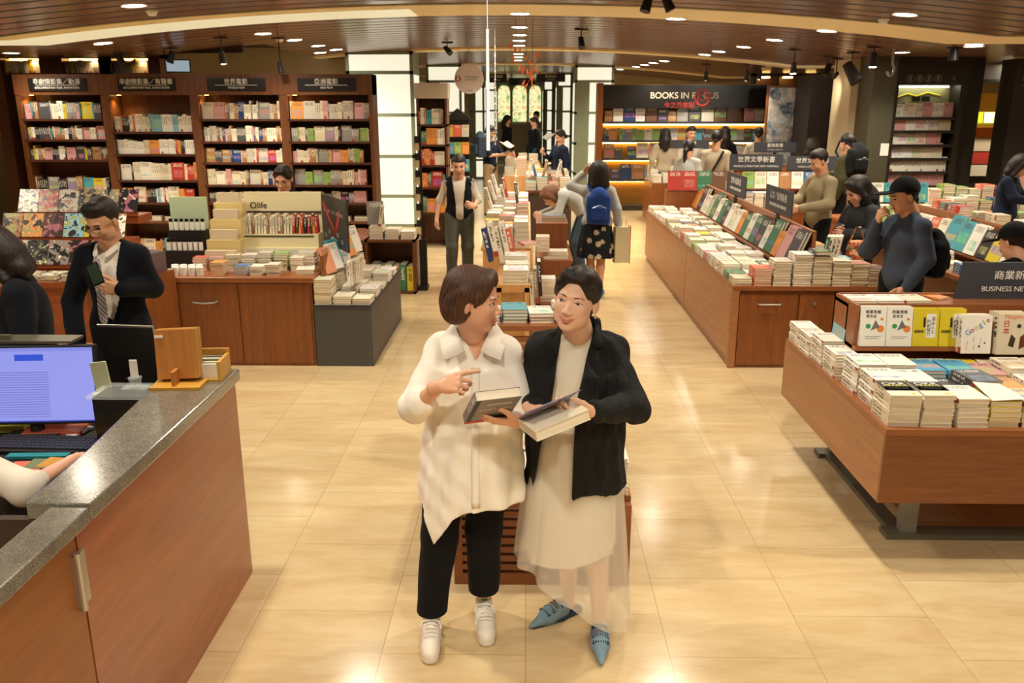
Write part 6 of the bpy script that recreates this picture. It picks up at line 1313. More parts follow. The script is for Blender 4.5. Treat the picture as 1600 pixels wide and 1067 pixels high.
while y < 13.5:
    for i in range(3): stack(-.40+i*.165, y, .73, .15, .21, .025, random.choice([5, 7, 9, 11, 4]), random.uniform(-.1, .1), random.choice(PALE+PALE+ACC), '%s row, pile %s' % (ORD[j], ['on the bookcase side', 'in the middle', 'on the other side'][i]), 'aisle table')
    y += .26; j += 1
for k in range(7): book('display_book', (-.45+(k % 3)*.15, 10.2+k*.35, 1.0), R_spine(0, -.3+.1*(k % 3)), (.18, .26, .035), ['#f1ece0', '#e9dfc8', '#4a4a4e', '#f1ece0', '#b8382c', '#e9dfc8', '#f1ece0'][k], '%s book leaning among the heaps of the aisle table, %s back' % (['white', 'cream', 'charcoal', 'white', 'red', 'cream', 'white'][k], ORD[k]))
i5 = empty('aisle_cabinet', (.35, 15, 0), 0, 'dark brown cabinet with a steel handle in the aisle, piles on top', 'cabinet'); part('body', MB().box(-.02, .74, 14.3, 15.9, 0, .80), M['brown'], i5); part('handle', MB().tube([(.3, 14.3, .62), (.31, 14.27, .62), (.5, 14.27, .62), (.51, 14.3, .62)], .01), M['steel'], i5); part('top', MB().box(-.04, .76, 14.28, 15.92, .80, .84), M['wood_dark'], i5)
i6 = empty('aisle_table', (.1, 22, 0), 0, 'far long table of heaped books reaching to the end of the aisle', 'table'); part('body', MB().box(-.5, .30, 17.2, 22.4, 0, .85), M['wood_light'], i6)
for j in range(4):
    for i in range(4): stack(.06+i*.19, 14.45+j*.4, .84, .17, .22, .03, random.choice([5, 7, 9]), 0, random.choice(PALE+ACC), '%s row, %s pile' % (ORD[j], ORD[i]), 'dark aisle cabinet')
for k in range(6): book('display_book', (.0+k*.12, 14.5+.1*(k % 2), 1.05), R_spine(0, .25*(-1)**k), (.18, .28, .04), ['#f1ece0', '#3f6fa8', '#a87a4e', '#e9dfc8', '#f1ece0', '#4a4a4e'][k], '%s book tilted upright on the dark aisle cabinet' % ['white', 'blue', 'tan', 'cream', 'bright white', 'charcoal'][k])
for j in range(9):
    for i in range(3): stack(-.37+i*.25, 17.4+j*.55, .85, .2, .26, .035, random.choice([5, 7, 9, 3]), 0, random.choice(PALE+ACC), '%s row, %s pile' % (ORD[j], ORD[i]), 'far aisle table')
# ---------------------------------------------------------------- who is in the shop
def cloth(name, c, **k): M[name] = fabric(name, c, **k)
cloth('blouse', '#f8f2e6', amp=.12, var=.03); cloth('lace', '#e9e0cc', scale=260, amp=.9, var=.08); cloth('satin', '#f2e9d6', amp=.1, var=.04); cloth('trouser_black', '#121217', var=.1); cloth('navy_suit', '#0d1018', var=.15)
cloth('white_shirt', '#ddd3c6', var=.04); cloth('grey_trouser', '#5d625c', var=.1); cloth('vest_black', '#15181a'); cloth('khaki', '#94876a', var=.12); cloth('charcoal_knit', '#383b3e', var=.15); cloth('slate_sweater', '#424b5c', var=.12)
cloth('jeans', '#3c4f60', var=.2); cloth('navy_tee', '#1a2238'); cloth('tan_trouser', '#b09672'); cloth('olive_jacket', '#3f3d26'); cloth('black_cloth', '#101012'); cloth('pale_shirt', '#b9bcb8', var=.06); cloth('beige_shirt', '#b4a68e'); cloth('blue_pack', '#2a4a94', var=.15); cloth('grey_pack', '#3d4756'); cloth('black_pack', '#141518'); cloth('capm', '#17181c')
M['sneaker'] = plain('sneaker_leather', '#efe8dc', .45); M['sole'] = plain('sneaker_sole', '#e2dccf', .6); M['mule'] = fabric('mule_suede', '#7d98a8', var=.1); M['mule_dark'] = plain('mule_fringe', '#26344e', .7); M['silver'] = plain('silver', '#cfd2d6', .2, 1.0)
t = NT('crinkled_velvet'); v = t.coord('Object', (60, 60, 7)); n = t.noise(v, 1.0, 4, .65, .4); t.col(t.ramp(n, [(.45, rgb('#030304')), (.62, rgb('#0b0b0d')), (.72, rgb('#303031'))])); t.pr(Roughness=.8); t.bump(n, .9, .012); M['velvet'] = t.mat  # grey streaks in the ramp are sheen painted on the crinkles
t = NT('tulle'); t.col(rgb('#f6efe0')); t.pr(Roughness=.9, Alpha=.42); M['tulle'] = t.mat
t = NT('floral_skirt'); v = t.coord('Object', (1, 1, 1)); vn = t.n('TexVoronoi'); t.l(v, vn.inputs['Vector']); vn.inputs['Scale'].default_value = 8; n = t.noise(v, 40, 2)
t.col(t.mix(t.math('LESS_THAN', t.math('ADD', vn.outputs['Distance'], t.math('MULTIPLY', n, .25)), .42), rgb('#12161f'), rgb('#c9b89a'))); t.pr(Roughness=.9); M['floral'] = t.mat
t = NT('striped_tie'); tc = t.n('TexCoord'); sp = t.n('SeparateXYZ'); t.l(tc.outputs['Object'], sp.inputs[0]); w = t.math('SINE', t.math('MULTIPLY', t.math('ADD', sp.outputs[2], sp.outputs[0]), 210.0)); t.col(t.mix(t.math('GREATER_THAN', w, .2), rgb('#b3aaa2'), rgb('#6d6670'))); t.pr(Roughness=.5); M['tie'] = t.mat
class At:
    """turn points of the photographed pose (pixel + distance) into the person's own frame"""
    def __init__(s, x, y, rz, h): s.b = Vector((x, y, 0)); s.R = Matrix.Rotation(-math.radians(rz), 3, 'Z'); s.k = h/1.65; s.rz = rz
    def w(s, x, y, z): return tuple((s.R@(Vector((x, y, z))-s.b))/s.k)
    def p(s, px, py, y): return s.w(*W(px, py, y))
# ---- woman in the white blouse
bx_, by_ = -.24, 3.18; a = At(bx_, by_, 0, 1.65); r_ = lambda x, y, z: (x-bx_, y-by_, z)
JL = dict(pelvis=r_(-.225, 3.19, .90), chest=r_(-.21, 3.17, 1.16), neck=r_(-.205, 3.14, 1.37), head=r_(-.198, 3.075, 1.505), shR=r_(-.340, 3.19, 1.278), shL=r_(-.080, 3.12, 1.285),
    elR=r_(-.435, 3.02, 1.09), wrR=r_(-.315, 2.885, 1.225), elL=r_(-.025, 3.08, 1.075), wrL=r_(-.035, 2.90, 1.085), hipR=r_(-.305, 3.19, .87), hipL=r_(-.145, 3.2, .87), knR=r_(-.36, 3.15, .48), knL=r_(-.18, 3.20, .50),
    anR=r_(-.405, 3.17, .10), anL=r_(-.185, 3.29, .10), toR=r_(-.39, 2.95, .03), toL=r_(-.163, 3.09, .03))
def hemL(X, Y, Z): return np.interp(X, [-.24, -.185, -.13, -.05, .02, .3], [.66, .655, .50, .635, .675, .665])-Z
def vneck(x0, zv, sl, yf): return lambda X, Y, Z: np.minimum(Z-(zv+sl*np.abs(X-x0)), yf-Y)*.6
folds = lambda X, Y, Z: .007*np.clip((1.2-Z)*2.2, 0, 1)*np.sin(11*np.arctan2(Y+.03, X)+2*np.sin(4*Z))+.004*np.sin(38*X+25*Z)*np.sin(30*Z+9*X)
root, P, H = person('woman in a white blouse and black trousers pointing, beside the woman in black', (bx_, by_, 0), 0, 1.65, JL, hair='bob', hairmat='hair_br', fine=True, smile=1.2, openm=True, headrot=(8, 0, 80), vox=.009, handvox=.0025,
    legs=dict(mat='trouser_black', len=.97, g=.018, vox=.009, clip=[lambda X, Y, Z: np.where(X < -.04, .108, .150)-Z]), shoes=None, hs=1.02,
    hands=dict(R=dict(f=(.80, -.38, .30), n=(-.15, -.75, .65), bends=[(12, 14, 10), (52, 62, 30), (60, 66, 40), (62, 66, 40)], thumb=(30, 15), spread=6), L=dict(f=(-.93, -.30, .12), n=(0, -.45, -.90), bends=[(14, 16, 10)]*4, thumb=(50, 10), spread=4)))
def blouse():
    q = Sdf(); g = .014; torso(q, P, g, low=True)
    q.rc(P['shR'], P['elR'], .054, .060, .03); q.rc(P['elR'], P['elR']*.78+P['wrR']*.22, .060, .056, .012); q.rc(P['elR']*.86+P['wrR']*.14, P['elR']*.72+P['wrR']*.28, .058, .060, .002)
    q.rc(P['shL'], P['elL'], .054, .054, .03); q.rc(P['elL'], P['elL']*.3+P['wrL']*.7, .052, .044, .02)
    q.loft([(.03, -.03, 1.22, .165, .105), (.025, -.035, 1.0, .19, .14), (.02, -.035, .8, .205, .165), (.02, -.03, .46, .225, .185)], k=.05)
    nb = P['neck']; cl = [hemL, vneck(.045, 1.255, 1.9, -.02), lambda X, Y, Z: -(np.sqrt((X-nb[0])**2+((Y-nb[1]+.015)/1.1)**2+(Z-nb[2]-.03)**2)-.066)]
    return q.mesh('blouse', .0065, M['blouse'], root, warp=folds, clip=cl, smooth=2)
_bl = blouse()
def sheet(name, pts, th, mat, par, sub=2):
    """a thin curved piece of cloth from a grid of points"""
    b = MB(); R_ = len(pts); C_ = len(pts[0]); b.add([p for r in pts for p in r], [(i*C_+j, i*C_+j+1, (i+1)*C_+j+1, (i+1)*C_+j) for i in range(R_-1) for j in range(C_-1)])
    o = b.build(name, mat, par, smooth=True); s = o.modifiers.new('s', 'SOLIDIFY'); s.thickness = th; s.offset = 0; u = o.modifiers.new('u', 'SUBSURF'); u.levels = u.render_levels = sub; u.subdivision_type = 'SIMPLE' if name == 'collar' else 'CATMULL_CLARK'; return o
n0 = P['neck']
for s_ in (-1, 1): sheet('collar', [[(n0[0]+s_*.003, n0[1]+.062, n0[2]+.052), (n0[0]+s_*.052, n0[1]+.030, n0[2]+.050), (n0[0]+s_*.066, n0[1]-.025, n0[2]+.012), (n0[0]+s_*.030, n0[1]-.092, n0[2]-.058)],
    [(n0[0]+s_*.003, n0[1]+.082, n0[2]+.028), (n0[0]+s_*.075, n0[1]+.040, n0[2]+.028), (n0[0]+s_*.100, n0[1]-.030, n0[2]-.004), (n0[0]+s_*.060, n0[1]-.108, n0[2]-.072)],
    [(n0[0]+s_*.003, n0[1]+.092, n0[2]+.002), (n0[0]+s_*.095, n0[1]+.045, n0[2]+.0), (n0[0]+s_*.130, n0[1]-.040, n0[2]-.026), (n0[0]+s_*.108, n0[1]-.128, n0[2]-.085)]], .0035, M['blouse'], root, 1)
def placket(root, target, x0, z0, z1, mat, buttons=4, w=.016, name='placket', y=-.30):
    b = MB(); n = 24; vs = []
    for i in range(n+1): z = z0+(z1-z0)*i/n; vs += [(x0-w, y, z), (x0, y, z), (x0+w, y, z)]
    b.add(vs, [(3*i+j, 3*i+j+1, 3*i+j+4, 3*i+j+3) for i in range(n) for j in (0, 1)]); o = b.build(name, mat, root, smooth=True)
    m = o.modifiers.new('w', 'SHRINKWRAP'); m.target = target; m.wrap_method = 'PROJECT'; m.use_project_y = True; m.use_positive_direction = True; m.use_negative_direction = False; m.offset = .003
    s_ = o.modifiers.new('t', 'SOLIDIFY'); s_.thickness = .003
    return o
placket(root, _bl, .045, 1.24, .70, M['blouse'])
def sneaker(name, f, t, root):
    f = np.array(f); t = np.array(t); d = t-f; d[2] = 0; L = np.linalg.norm(d); d /= L; s = np.cross((0, 0, 1), d); B = np.array((f[0], f[1], 0)); T = lambda a, b, c: B+d*a+s*b+np.array((0, 0, c))
    q = Sdf(); q.rc(T(-.035, 0, .05), T(.05, 0, .055), .036, .036, .02); q.rc(T(.05, 0, .05), T(.17, 0, .038), .040, .036, .02); q.rc(T(-.035, 0, .075), T(.0, 0, .085), .032, .036, .02); q.rc(T(.15, 0, .032), T(.19, 0, .03), .036, .030, .02)
    o = q.mesh('sneaker', .005, M['sneaker'], root, clip=[lambda X, Y, Z: .018-Z, lambda X, Y, Z: -(np.sqrt((X-T(-.0, 0, 0)[0])**2+(Y-T(-.0, 0, 0)[1])**2)-.028)+(Z < .085)*-1])
    q = Sdf(); q.rc(T(-.04, 0, .012), T(.06, 0, .012), .040, .042, .0); q.rc(T(.06, 0, .012), T(.185, 0, .012), .043, .036, .01); q.mesh('sole', .006, M['sole'], o, clip=[lambda X, Y, Z: Z-.026, lambda X, Y, Z: .001-Z])
    ellip('tongue', tuple(T(.062, 0, .082)), np.array((.024, .045, .017)) if abs(d[1]) > .7 else np.array((.045, .024, .017)), M['sneaker'], o)
    b = MB()
    for i in range(5): u = .055+i*.021; z = .106-i*.0040; b.tube([T(u, -.026, z-.011), T(u+.004, -.012, z-.002), T(u+.004, .012, z-.002), T(u, .026, z-.011)], .0032, 6)
    b.tube([T(.055, 0, .108), T(.065, .035, .100), T(.085, .045, .080)], .0028, 6); b.tube([T(.055, 0, .108), T(.06, -.035, .100), T(.078, -.045, .082)], .0028, 6); b.build('laces', M['white'], o)
    ellip('tongue_patch', tuple(T(.030, 0, .112)), np.array((.016, .012, .008)), M['green'], o)
sneaker('sneaker', P['anR'], P['toR'], root); sneaker('sneaker', P['anL'], P['toL'], root)
# grey book in her hand
def held_book(center, R, dims, col, label, prints=None):
    w, h, t = dims; R = R.to_4x4(); o = bpy.data.objects.new('book', ME_PLAIN); COL.objects.link(o); o.matrix_world = Matrix.Translation(center)@R@Matrix.Diagonal((w, h, t, 1))@Matrix.Translation((-.5, -.5, -.5)); o.color = rgb(col); tag(o, label, 'book')
    p = bpy.data.objects.new('pages', ME_PAGES); COL.objects.link(p); p.parent = o
    e = bpy.data.objects.new('printed_front', None); COL.objects.link(e); e.parent = o; e.location = (0, 0, 1.0); e.scale = (1/w, 1/h, 1/t)
    for it in prints or []: do_print(it, e)
    return o
Rb = Matrix.Rotation(math.radians(20), 3, 'Z')@Matrix(((1, 0, 0), (0, -.75, -.66), (0, .66, -.75)))
held_book(W(768, 634, 2.83), Rb, (.165, .215, .036), '#85807c', 'grey hardback with a red lower edge held by the woman in the white blouse', [('r', 0, .165, 0, .022, M['red']), ('r', .0, .018, .02, .215, M['textdark']), ('r', .05, .14, .165, .170, M['text']), ('r', .03, .15, .12, .122, M['text'])])
# ---- woman in the black cardigan
bx2, by2 = .20, 3.18; r2_ = lambda x, y, z: (x-bx2, y-by2, z)
JR = dict(pelvis=r2_(.20, 3.20, .90), chest=r2_(.195, 3.18, 1.15), neck=r2_(.198, 3.15, 1.365), head=r2_(.185, 3.095, 1.502), shR=r2_(.060, 3.15, 1.285), shL=r2_(.330, 3.19, 1.275),
    elR=r2_(.015, 3.12, 1.07), wrR=r2_(.025, 2.935, 1.115), elL=r2_(.415, 3.06, 1.085), wrL=r2_(.238, 2.905, 1.125), hipR=r2_(.13, 3.2, .87), hipL=r2_(.27, 3.2, .87), knR=r2_(.17, 3.22, .48), knL=r2_(.29, 3.16, .48),
    anR=r2_(.195, 3.33, .10), anL=r2_(.318, 3.17, .10), toR=r2_(.07, 3.235, .02), toL=r2_(.31, 2.96, .02))
root, P, H = person('smiling woman in a black cardigan and long cream skirt holding a paperback', (bx2, by2, 0), 0, 1.65, JR, hair='pony', fine=True, smile=1.3, jaw=1.1, headrot=(-4, 9, -21), vox=.009, handvox=.0025, skin_='skin_pale', shoes=None, hs=1.03,
    hands=dict(L=dict(f=(-.86, -.42, .05), n=(.15, -.55, -.82), bends=[(28, 30, 15)]*4, thumb=(38, 14), spread=3), R=dict(f=(.62, -.72, -.1), n=(-.62, -.35, .60), bends=[(45, 50, 25)]*4, thumb=(34, 12), spread=3)))
q = Sdf(); torso(q, P, .010); q.mesh('lace_top', .007, M['lace'], root, warp=wob(.002, 60, 2), clip=[lambda X, Y, Z: .92-Z, lambda X, Y, Z: -(np.sqrt((X-P['neck'][0])**2+((Y-P['neck'][1]+.02)/1.1)**2+(Z-P['neck'][2]-.03)**2)-.066)])
def cardigan():
    q = Sdf(); torso(q, P, .026)
    for s_ in 'LR': q.rc(P['sh'+s_], P['el'+s_], .060, .058, .03); q.rc(P['el'+s_], P['el'+s_]*.12+P['wr'+s_]*.88, .060, .042, .02)
    q.loft([(.0, .0, 1.2, .18, .125), (.0, .0, 1.0, .195, .15), (.0, .0, .66, .205, .165)], k=.05)
    q.chain([(P['neck']+(-.05, .0, .02)), (P['neck']+(0, .055, .045)), (P['neck']+(.065, .01, .03)), (P['neck']+(.07, -.06, -.03))], [.018, .022, .024, .022], .02)
    xl = lambda Z: np.interp(Z, [.7, .9, 1.1, 1.25, 1.38], [-.175, -.145, -.105, -.085, -.065]); xr = lambda Z: np.interp(Z, [.7, .9, 1.1, 1.25, 1.38], [-.02, -.015, -.01, .025, .06])
    cl = [lambda X, Y, Z: .715+.01*np.sin(30*X)-Z, lambda X, Y, Z: np.minimum(np.minimum(X-xl(Z), xr(Z)-X), -.01-Y)*.7, lambda X, Y, Z: -(np.sqrt((X-P['neck'][0])**2+((Y-P['neck'][1]+.02)/1.1)**2+((Z-P['neck'][2]-.04)/1.3)**2)-.060)]
    w1 = wob(.004, 30, 4)
    return q.mesh('cardigan', .0065, M['velvet'], root, warp=lambda X, Y, Z: w1(X, Y, Z)+.003*np.sin(70*np.arctan2(Y, X+.02)*.25+8*Z)+.002*np.sin(110*X+6*np.sin(9*Z)), clip=cl, smooth=1)
cardigan()
skirt_mesh(root, P, 1.0, 'satin', 1.02, .40, (.145, .11), (.185, .15), 7, .006, 'skirt', hemf=lambda a: .40+.03*math.cos(a), cx=0, cy=.01, x1=-.01)
skirt_mesh(root, P, 1.0, 'tulle', 1.0, .2, (.155, .12), (.245, .20), 9, .016, 'tulle_overskirt', hemf=lambda a: .22-.15*math.cos(a)+.02*math.sin(2*a), cx=0, cy=.01, x1=.0, rings=18)
def mule(f, t, root):
    f = np.array(f); t = np.array(t); d = t-f; d[2] = 0; L = np.linalg.norm(d); d /= L; s = np.cross((0, 0, 1), d); B = np.array((f[0], f[1], 0)); T = lambda a, b, c: B+d*a+s*b+np.array((0, 0, c))
    q = Sdf(); q.rc(T(.045, 0, .045), T(.12, 0, .036), .041, .037, .02); q.rc(T(.12, 0, .034), T(.215, 0, .018), .036, .010, .02)
    o = q.mesh('mule', .005, M['mule'], root, clip=[lambda X, Y, Z: .006-Z])
    q = Sdf(); q.rc(T(-.035, 0, .012), T(.06, 0, .010), .034, .036, .0); q.rc(T(.06, 0, .01), T(.20, 0, .008), .036, .010, .01); q.rc(T(-.03, 0, .012), T(-.03, 0, .03), .024, .028, .01); q.mesh('sole', .006, M['mule_dark'], o, clip=[lambda X, Y, Z: Z-.018, lambda X, Y, Z: .001-Z])
    for j in range(4):
        b = MB(); u = .05+j*.026; z = .088-j*.006
        for i in range(7): e = (i-3)*.0095; zz_ = z-.5*(abs(i-3)*.0095)**2*24; b.cyl(T(u, e, zz_), T(u+.016, e*1.05, zz_-.004), .0035, .0045, 6)
        b.build('fringe', M['mule_dark'] if j % 2 == 0 else M['silver'] if j == 1 else M['mule_dark'], o)
mule(P['anR'], P['toR'], root); mule(P['anL'], P['toL'], root)
R0, c0, s0 = H
ellip('earring', tuple(R0@(np.array((.082, .004, -.048))*s0)+c0), np.array((.006, .006, .008)), M['silver'], root)
# her paperback with the cover lifted
Rb = Matrix.Rotation(math.radians(24), 3, 'Z')@Matrix.Rotation(math.radians(-14), 3, 'Y')@Matrix.Rotation(math.radians(-2), 3, 'X')@Matrix.Rotation(-math.pi/2, 3, 'Z')
o = held_book(W(866, 655, 2.82), Rb, (.15, .215, .038), '#e9dfc8', 'thick cream paperback with its lilac cover lifted, held by the woman in black')
e = bpy.data.objects.new('cover_hinge', None); COL.objects.link(e); e.parent = o; e.location = (0, 0, 1.02); e.scale = (1/.15, 1/.215, 1/.038)
cv = MB().box(0, .148, 0, .213, 0, .0015).build('lifted_cover', plain('lilac_cover', '#a9a2d0', .4), e); cv.rotation_euler = (0, math.radians(-29), 0)
# ---- man in the dark suit with a phone
X, Y, RZ, HH = -2.46, 4.9, -8, 1.71; a = At(X, Y, RZ, HH)
root, P, H = person('man in glasses and navy suit looking at a phone, behind the counter screens', (X, Y, 0), math.radians(RZ), HH, dict(elL=a.p(236, 448, 4.92), wrL=a.p(192, 452, 4.70), elR=a.p(112, 470, 4.95), wrR=a.p(120, 540, 4.85), head=(0, -.05, 1.505), neck=(0, .0, 1.385)), male=True, hair='quiff', skin_='skin_tan', headrot=(24, 0, -8), glasses='black', hv=.0045, vox=.012, handvox=.004,
    hands=dict(L=dict(arm=.0, f=(-.80, -.55, .20), n=(.45, -.75, -.15), bends=[(40, 45, 20)]*4, thumb=(30, 10))), top=dict(mat='white_shirt', g=.006, collar=True, vx=.01), legs=dict(mat='navy_suit'), hs=1.06,
    over=dict(mat='navy_suit', g=.026, hem=.78, vx=.010, warp=(.006, 16), opening=lambda X_, Y_, Z_: np.minimum(np.clip(.018+.30*(Z_-.93), 0, .085)-np.abs(X_-.0), np.minimum(-.02-Y_, Y_+.165))*.7))
sheet('tie', [[(-.010, -.135, 1.36), (.014, -.135, 1.36)], [(-.022, -.150, 1.28), (.026, -.150, 1.28)], [(-.030, -.158, 1.10), (.034, -.158, 1.10)], [(-.034, -.160, .95), (.038, -.160, .95)]], .006, M['tie'], root)
for s_ in (-1, 1): sheet('shirt_collar', [[(s_*.010, -.105, 1.375), (s_*.050, -.070, 1.415), (s_*.060, .0, 1.44)], [(s_*.038, -.128, 1.345), (s_*.075, -.080, 1.385), (s_*.080, .0, 1.41)]], .005, M['white_shirt'], root)
o = MB().box(-.034, .034, -.005, .005, -.065, .065).build('phone', M['blackgloss'], loc=W(149, 428, 4.60), bevel=.004, rot=(math.radians(-20), math.radians(-22), math.radians(8))); MB().box(-.03, .03, -.0065, -.005, -.055, .055).build('screen', plain('phone_screen', '#2c3a2c', .15), o); tag(o, 'black phone held up by the man in the navy suit', 'phone')
# ---- woman in a dark jacket at the left edge
X, Y, RZ, HH = -2.55, 4.10, -62, 1.66; person('woman with dark shoulder hair and black jacket bowing her head at the registers', (X, Y, 0), math.radians(RZ), HH, dict(head=(0, -.10, 1.49), neck=(0, -.03, 1.38), elL=(.22, .0, 1.09), wrL=(.12, -.20, 1.02), elR=(-.22, .02, 1.09), wrR=(-.12, -.2, 1.02)), hair='shoulder', hairmat='hair_dk', headrot=(34, 0, -8), vox=.012, top=dict(mat='white_shirt', g=.006), over=dict(mat='navy_suit', g=.026, hem=.8, vx=.01, opening=lambda X_, Y_, Z_: np.minimum(.012+.25*np.clip(Z_-1.05, 0, .5)-np.abs(X_), np.minimum(-.02-Y_, Y_+.165))*.7), legs=dict(mat='trouser_black'), hs=1.1)
# ---- clerk whose forearm reaches the keyboard
X, Y, RZ = -2.16, 2.70, 176; a = At(X, Y, RZ, 1.65); person('seated clerk in a pale rolled-sleeve shirt reaching for the keyboard at the frame edge', (X, Y, 0), math.radians(RZ), 1.65,
    dict(pelvis=(0, 0, .52), chest=(0, -.05, .82), neck=(0, -.06, 1.04), head=(0, -.12, 1.18), shL=(.16, -.05, .98), shR=(-.17, -.05, .98), elR=a.w(*G(40, 764, .93)), wrR=a.w(*G(116, 718, .84)), elL=(.25, -.12, .80), wrL=(.15, -.35, .80), hipL=(.1, 0, .5), hipR=(-.1, 0, .5), knL=(.13, -.38, .48), knR=(-.13, -.38, .48), anL=(.13, -.36, .09), anR=(-.13, -.36, .09)), hair='short', vox=.010, handvox=.003, face=False,
    hands=dict(R=dict(f=(.1, -.85, -.15), n=(0, 0, 1), bends=[(18, 22, 12)]*4)), top=dict(mat='white_shirt', g=.022, sleeve=dict(L=.6, R=.60), vx=.008, low=True), legs=dict(mat='trouser_black'))
ch = empty('office_chair', (-2.05, 2.45, 0), 0, 'dark red office chair under the clerk at the frame edge', 'chair'); MB().box(-.24, .30, -.05, .42, .40, .47).build('seat', plain('chair_red', '#4a1210', .7), ch, bevel=.02); MB().box(-.22, .28, -.13, -.07, .55, .98).build('backrest', bpy.data.materials['chair_red'], ch, bevel=.02); MB().cyl((.02, .18, .06), (.02, .18, .40), .03).box(-.28, .32, .15, .21, .03, .07).box(-.01, .05, -.10, .46, .03, .07).box(-.01, .05, -.11, -.07, .42, .6).build('base', M['black'], ch)
# ---- cashier behind the card display
person('bespectacled woman with tied black hair, only her head above the card display', (W(443, 280, 9.4).x, 9.4, 0), 0, 1.55, None, hair='pony', glasses='black', headrot=(22, 0, -6), vox=.014, top=dict(mat='black_cloth', g=.012), legs=dict(mat='black_cloth'), hs=1.2)
# ---- staff woman in a vest
X, Y, RZ, HH = -.87, 10.8, 6, 1.60; a = At(X, Y, RZ, HH); root, P, H = person('short haired woman in white shirt, black vest and grey trousers in the aisle', (X, Y, 0), math.radians(RZ), HH, dict(elL=(.24, .02, 1.08), wrL=(.19, -.17, 1.02), elR=(-.25, .03, 1.08), wrR=(-.30, -.05, .86), anL=(.10, .10, .09), anR=(-.12, -.08, .085), toL=(.13, -.05, .03), toR=(-.15, -.23, .03), knL=(.10, .0, .48), knR=(-.11, -.10, .48)), hair='short', male=True, headrot=(8, 0, 0), vox=.012, handvox=.005, hs=1.16,
    top=dict(mat='white_shirt', g=.016, sleeve=.55), over=dict(name='vest', mat='vest_black', g=.026, sleeve=0, hem=.84, opening=lambda X_, Y_, Z_: np.minimum(.045+.12*np.clip(Z_-1.0, 0, .5)-np.abs(X_), np.minimum(-.0-Y_, Y_+.165))*.7), legs=dict(mat='grey_trouser', g=.02), hands=dict(L=dict(f=(-.5, -.7, .2), n=(.4, -.6, .3), bends=[(40, 50, 30)]*4)))
# ---- helper for the others
def backpack(px, py, y, sz, rz, mat, label, lean=0):
    p = W(px, py, y); r = empty('backpack', p, math.radians(rz), label, 'backpack'); w, h, d = sz
    q = Sdf(); q.el((0, 0, .02), (w*.48, d*.62, h*.50), k=.03); q.bx((0, .01, -.04), (w/2, d/2, h*.42), rd=.04, k=.03); q.mesh('bag', .012, M[mat], r, warp=wob(.004, 25, 3))
    q = Sdf(); q.bx((0, -d*.60, -h*.18), (w*.34, .035, h*.20), rd=.03); q.mesh('pocket', .010, M[mat], r)
    for s_ in (-1, 1): MB().tube([(s_*w*.25, d*.5, h*.38), (s_*w*.38, d*.55+.03, h*.52), (s_*w*.42, d*.6+.16, h*.55), (s_*w*.45, d*.6+.22, h*.2), (s_*w*.42, d*.5, -h*.35)], .014, 6).build('strap', M[mat], r)
    MB().tube([(-w*.28, -d*.9, -h*.02), (0, -d*.98, .03), (w*.28, -d*.9, -h*.02)], .004, 5).build('zip', M['silver'], r); return r
# ---- couple at the aisle table: backpack girl and the one bending down
X, Y = .82, 9.95; person('woman in a pale shirt and dark floral skirt seen from behind, hand to her hair', (X, Y, 0), math.radians(172), 1.58, 
    dict(elR=(-.24, .03, 1.10), wrR=(-.26, -.05, .88), elL=(.34, -.06, 1.36), wrL=(.18, -.10, 1.50), anL=(.06, 0, .085), anR=(-.06, .02, .085), knL=(.07, 0, .48), knR=(-.06, 0, .48)), hair='shoulder', headrot=(4, 0, 20), vox=.012, handvox=.005, face=False, top=dict(mat='pale_shirt', g=.022, hem=.86, sleeve=.95), skirt=dict(mat='floral', z0=1.0, z1=.50, r0=(.15, .12), r1=(.24, .20), folds=9), shoes='blueprint', hs=1.15,
    hands=dict(L=dict(f=(-.6, .1, .75), n=(.3, -.8, .3), bends=[(8, 8, 8)]*4)))
backpack(935, 322, 9.74, (.27, .40, .16), 0, 'blue_pack', 'bright blue backpack on the woman in the floral skirt')
tb = empty('tote_bag', (W(972, 385, 9.9).x, 9.9, .42), math.radians(12), 'white paper carrier bag with a red edge beside the floral skirt', 'bag'); MB().box(-.10, .08, -.05, .05, 0, .42).build('bag', M['cream'], tb); MB().box(.08, .088, -.05, .05, -.01, .43).build('red_side', M['red'], tb); MB().tube([(-.05, 0, .42), (-.04, 0, .52), (.04, 0, .52), (.05, 0, .42)], .005).build('handle', M['white'], tb)
person('girl in jeans and pale shirt with long brown hair bending over the books', (.66, 11.2, 0), math.radians(-82), 1.60, dict(pelvis=(0, .10, .90), chest=(0, -.10, 1.08), neck=(0, -.26, 1.15), head=(0, -.38, 1.10), shL=(.15, -.22, 1.12), shR=(-.15, -.22, 1.12), elL=(.2, -.30, .90), wrL=(.14, -.48, .85), elR=(-.2, -.30, .90), wrR=(-.14, -.48, .85), hipL=(.08, .12, .87), hipR=(-.08, .12, .87), anL=(.08, .06, .085), anR=(-.1, .0, .085)), hair='long', hairmat='hair_tan', headrot=(52, 0, 0), vox=.013, top=dict(mat='pale_shirt', g=.02, hem=.80), legs=dict(mat='jeans', g=.015), hs=1.12)
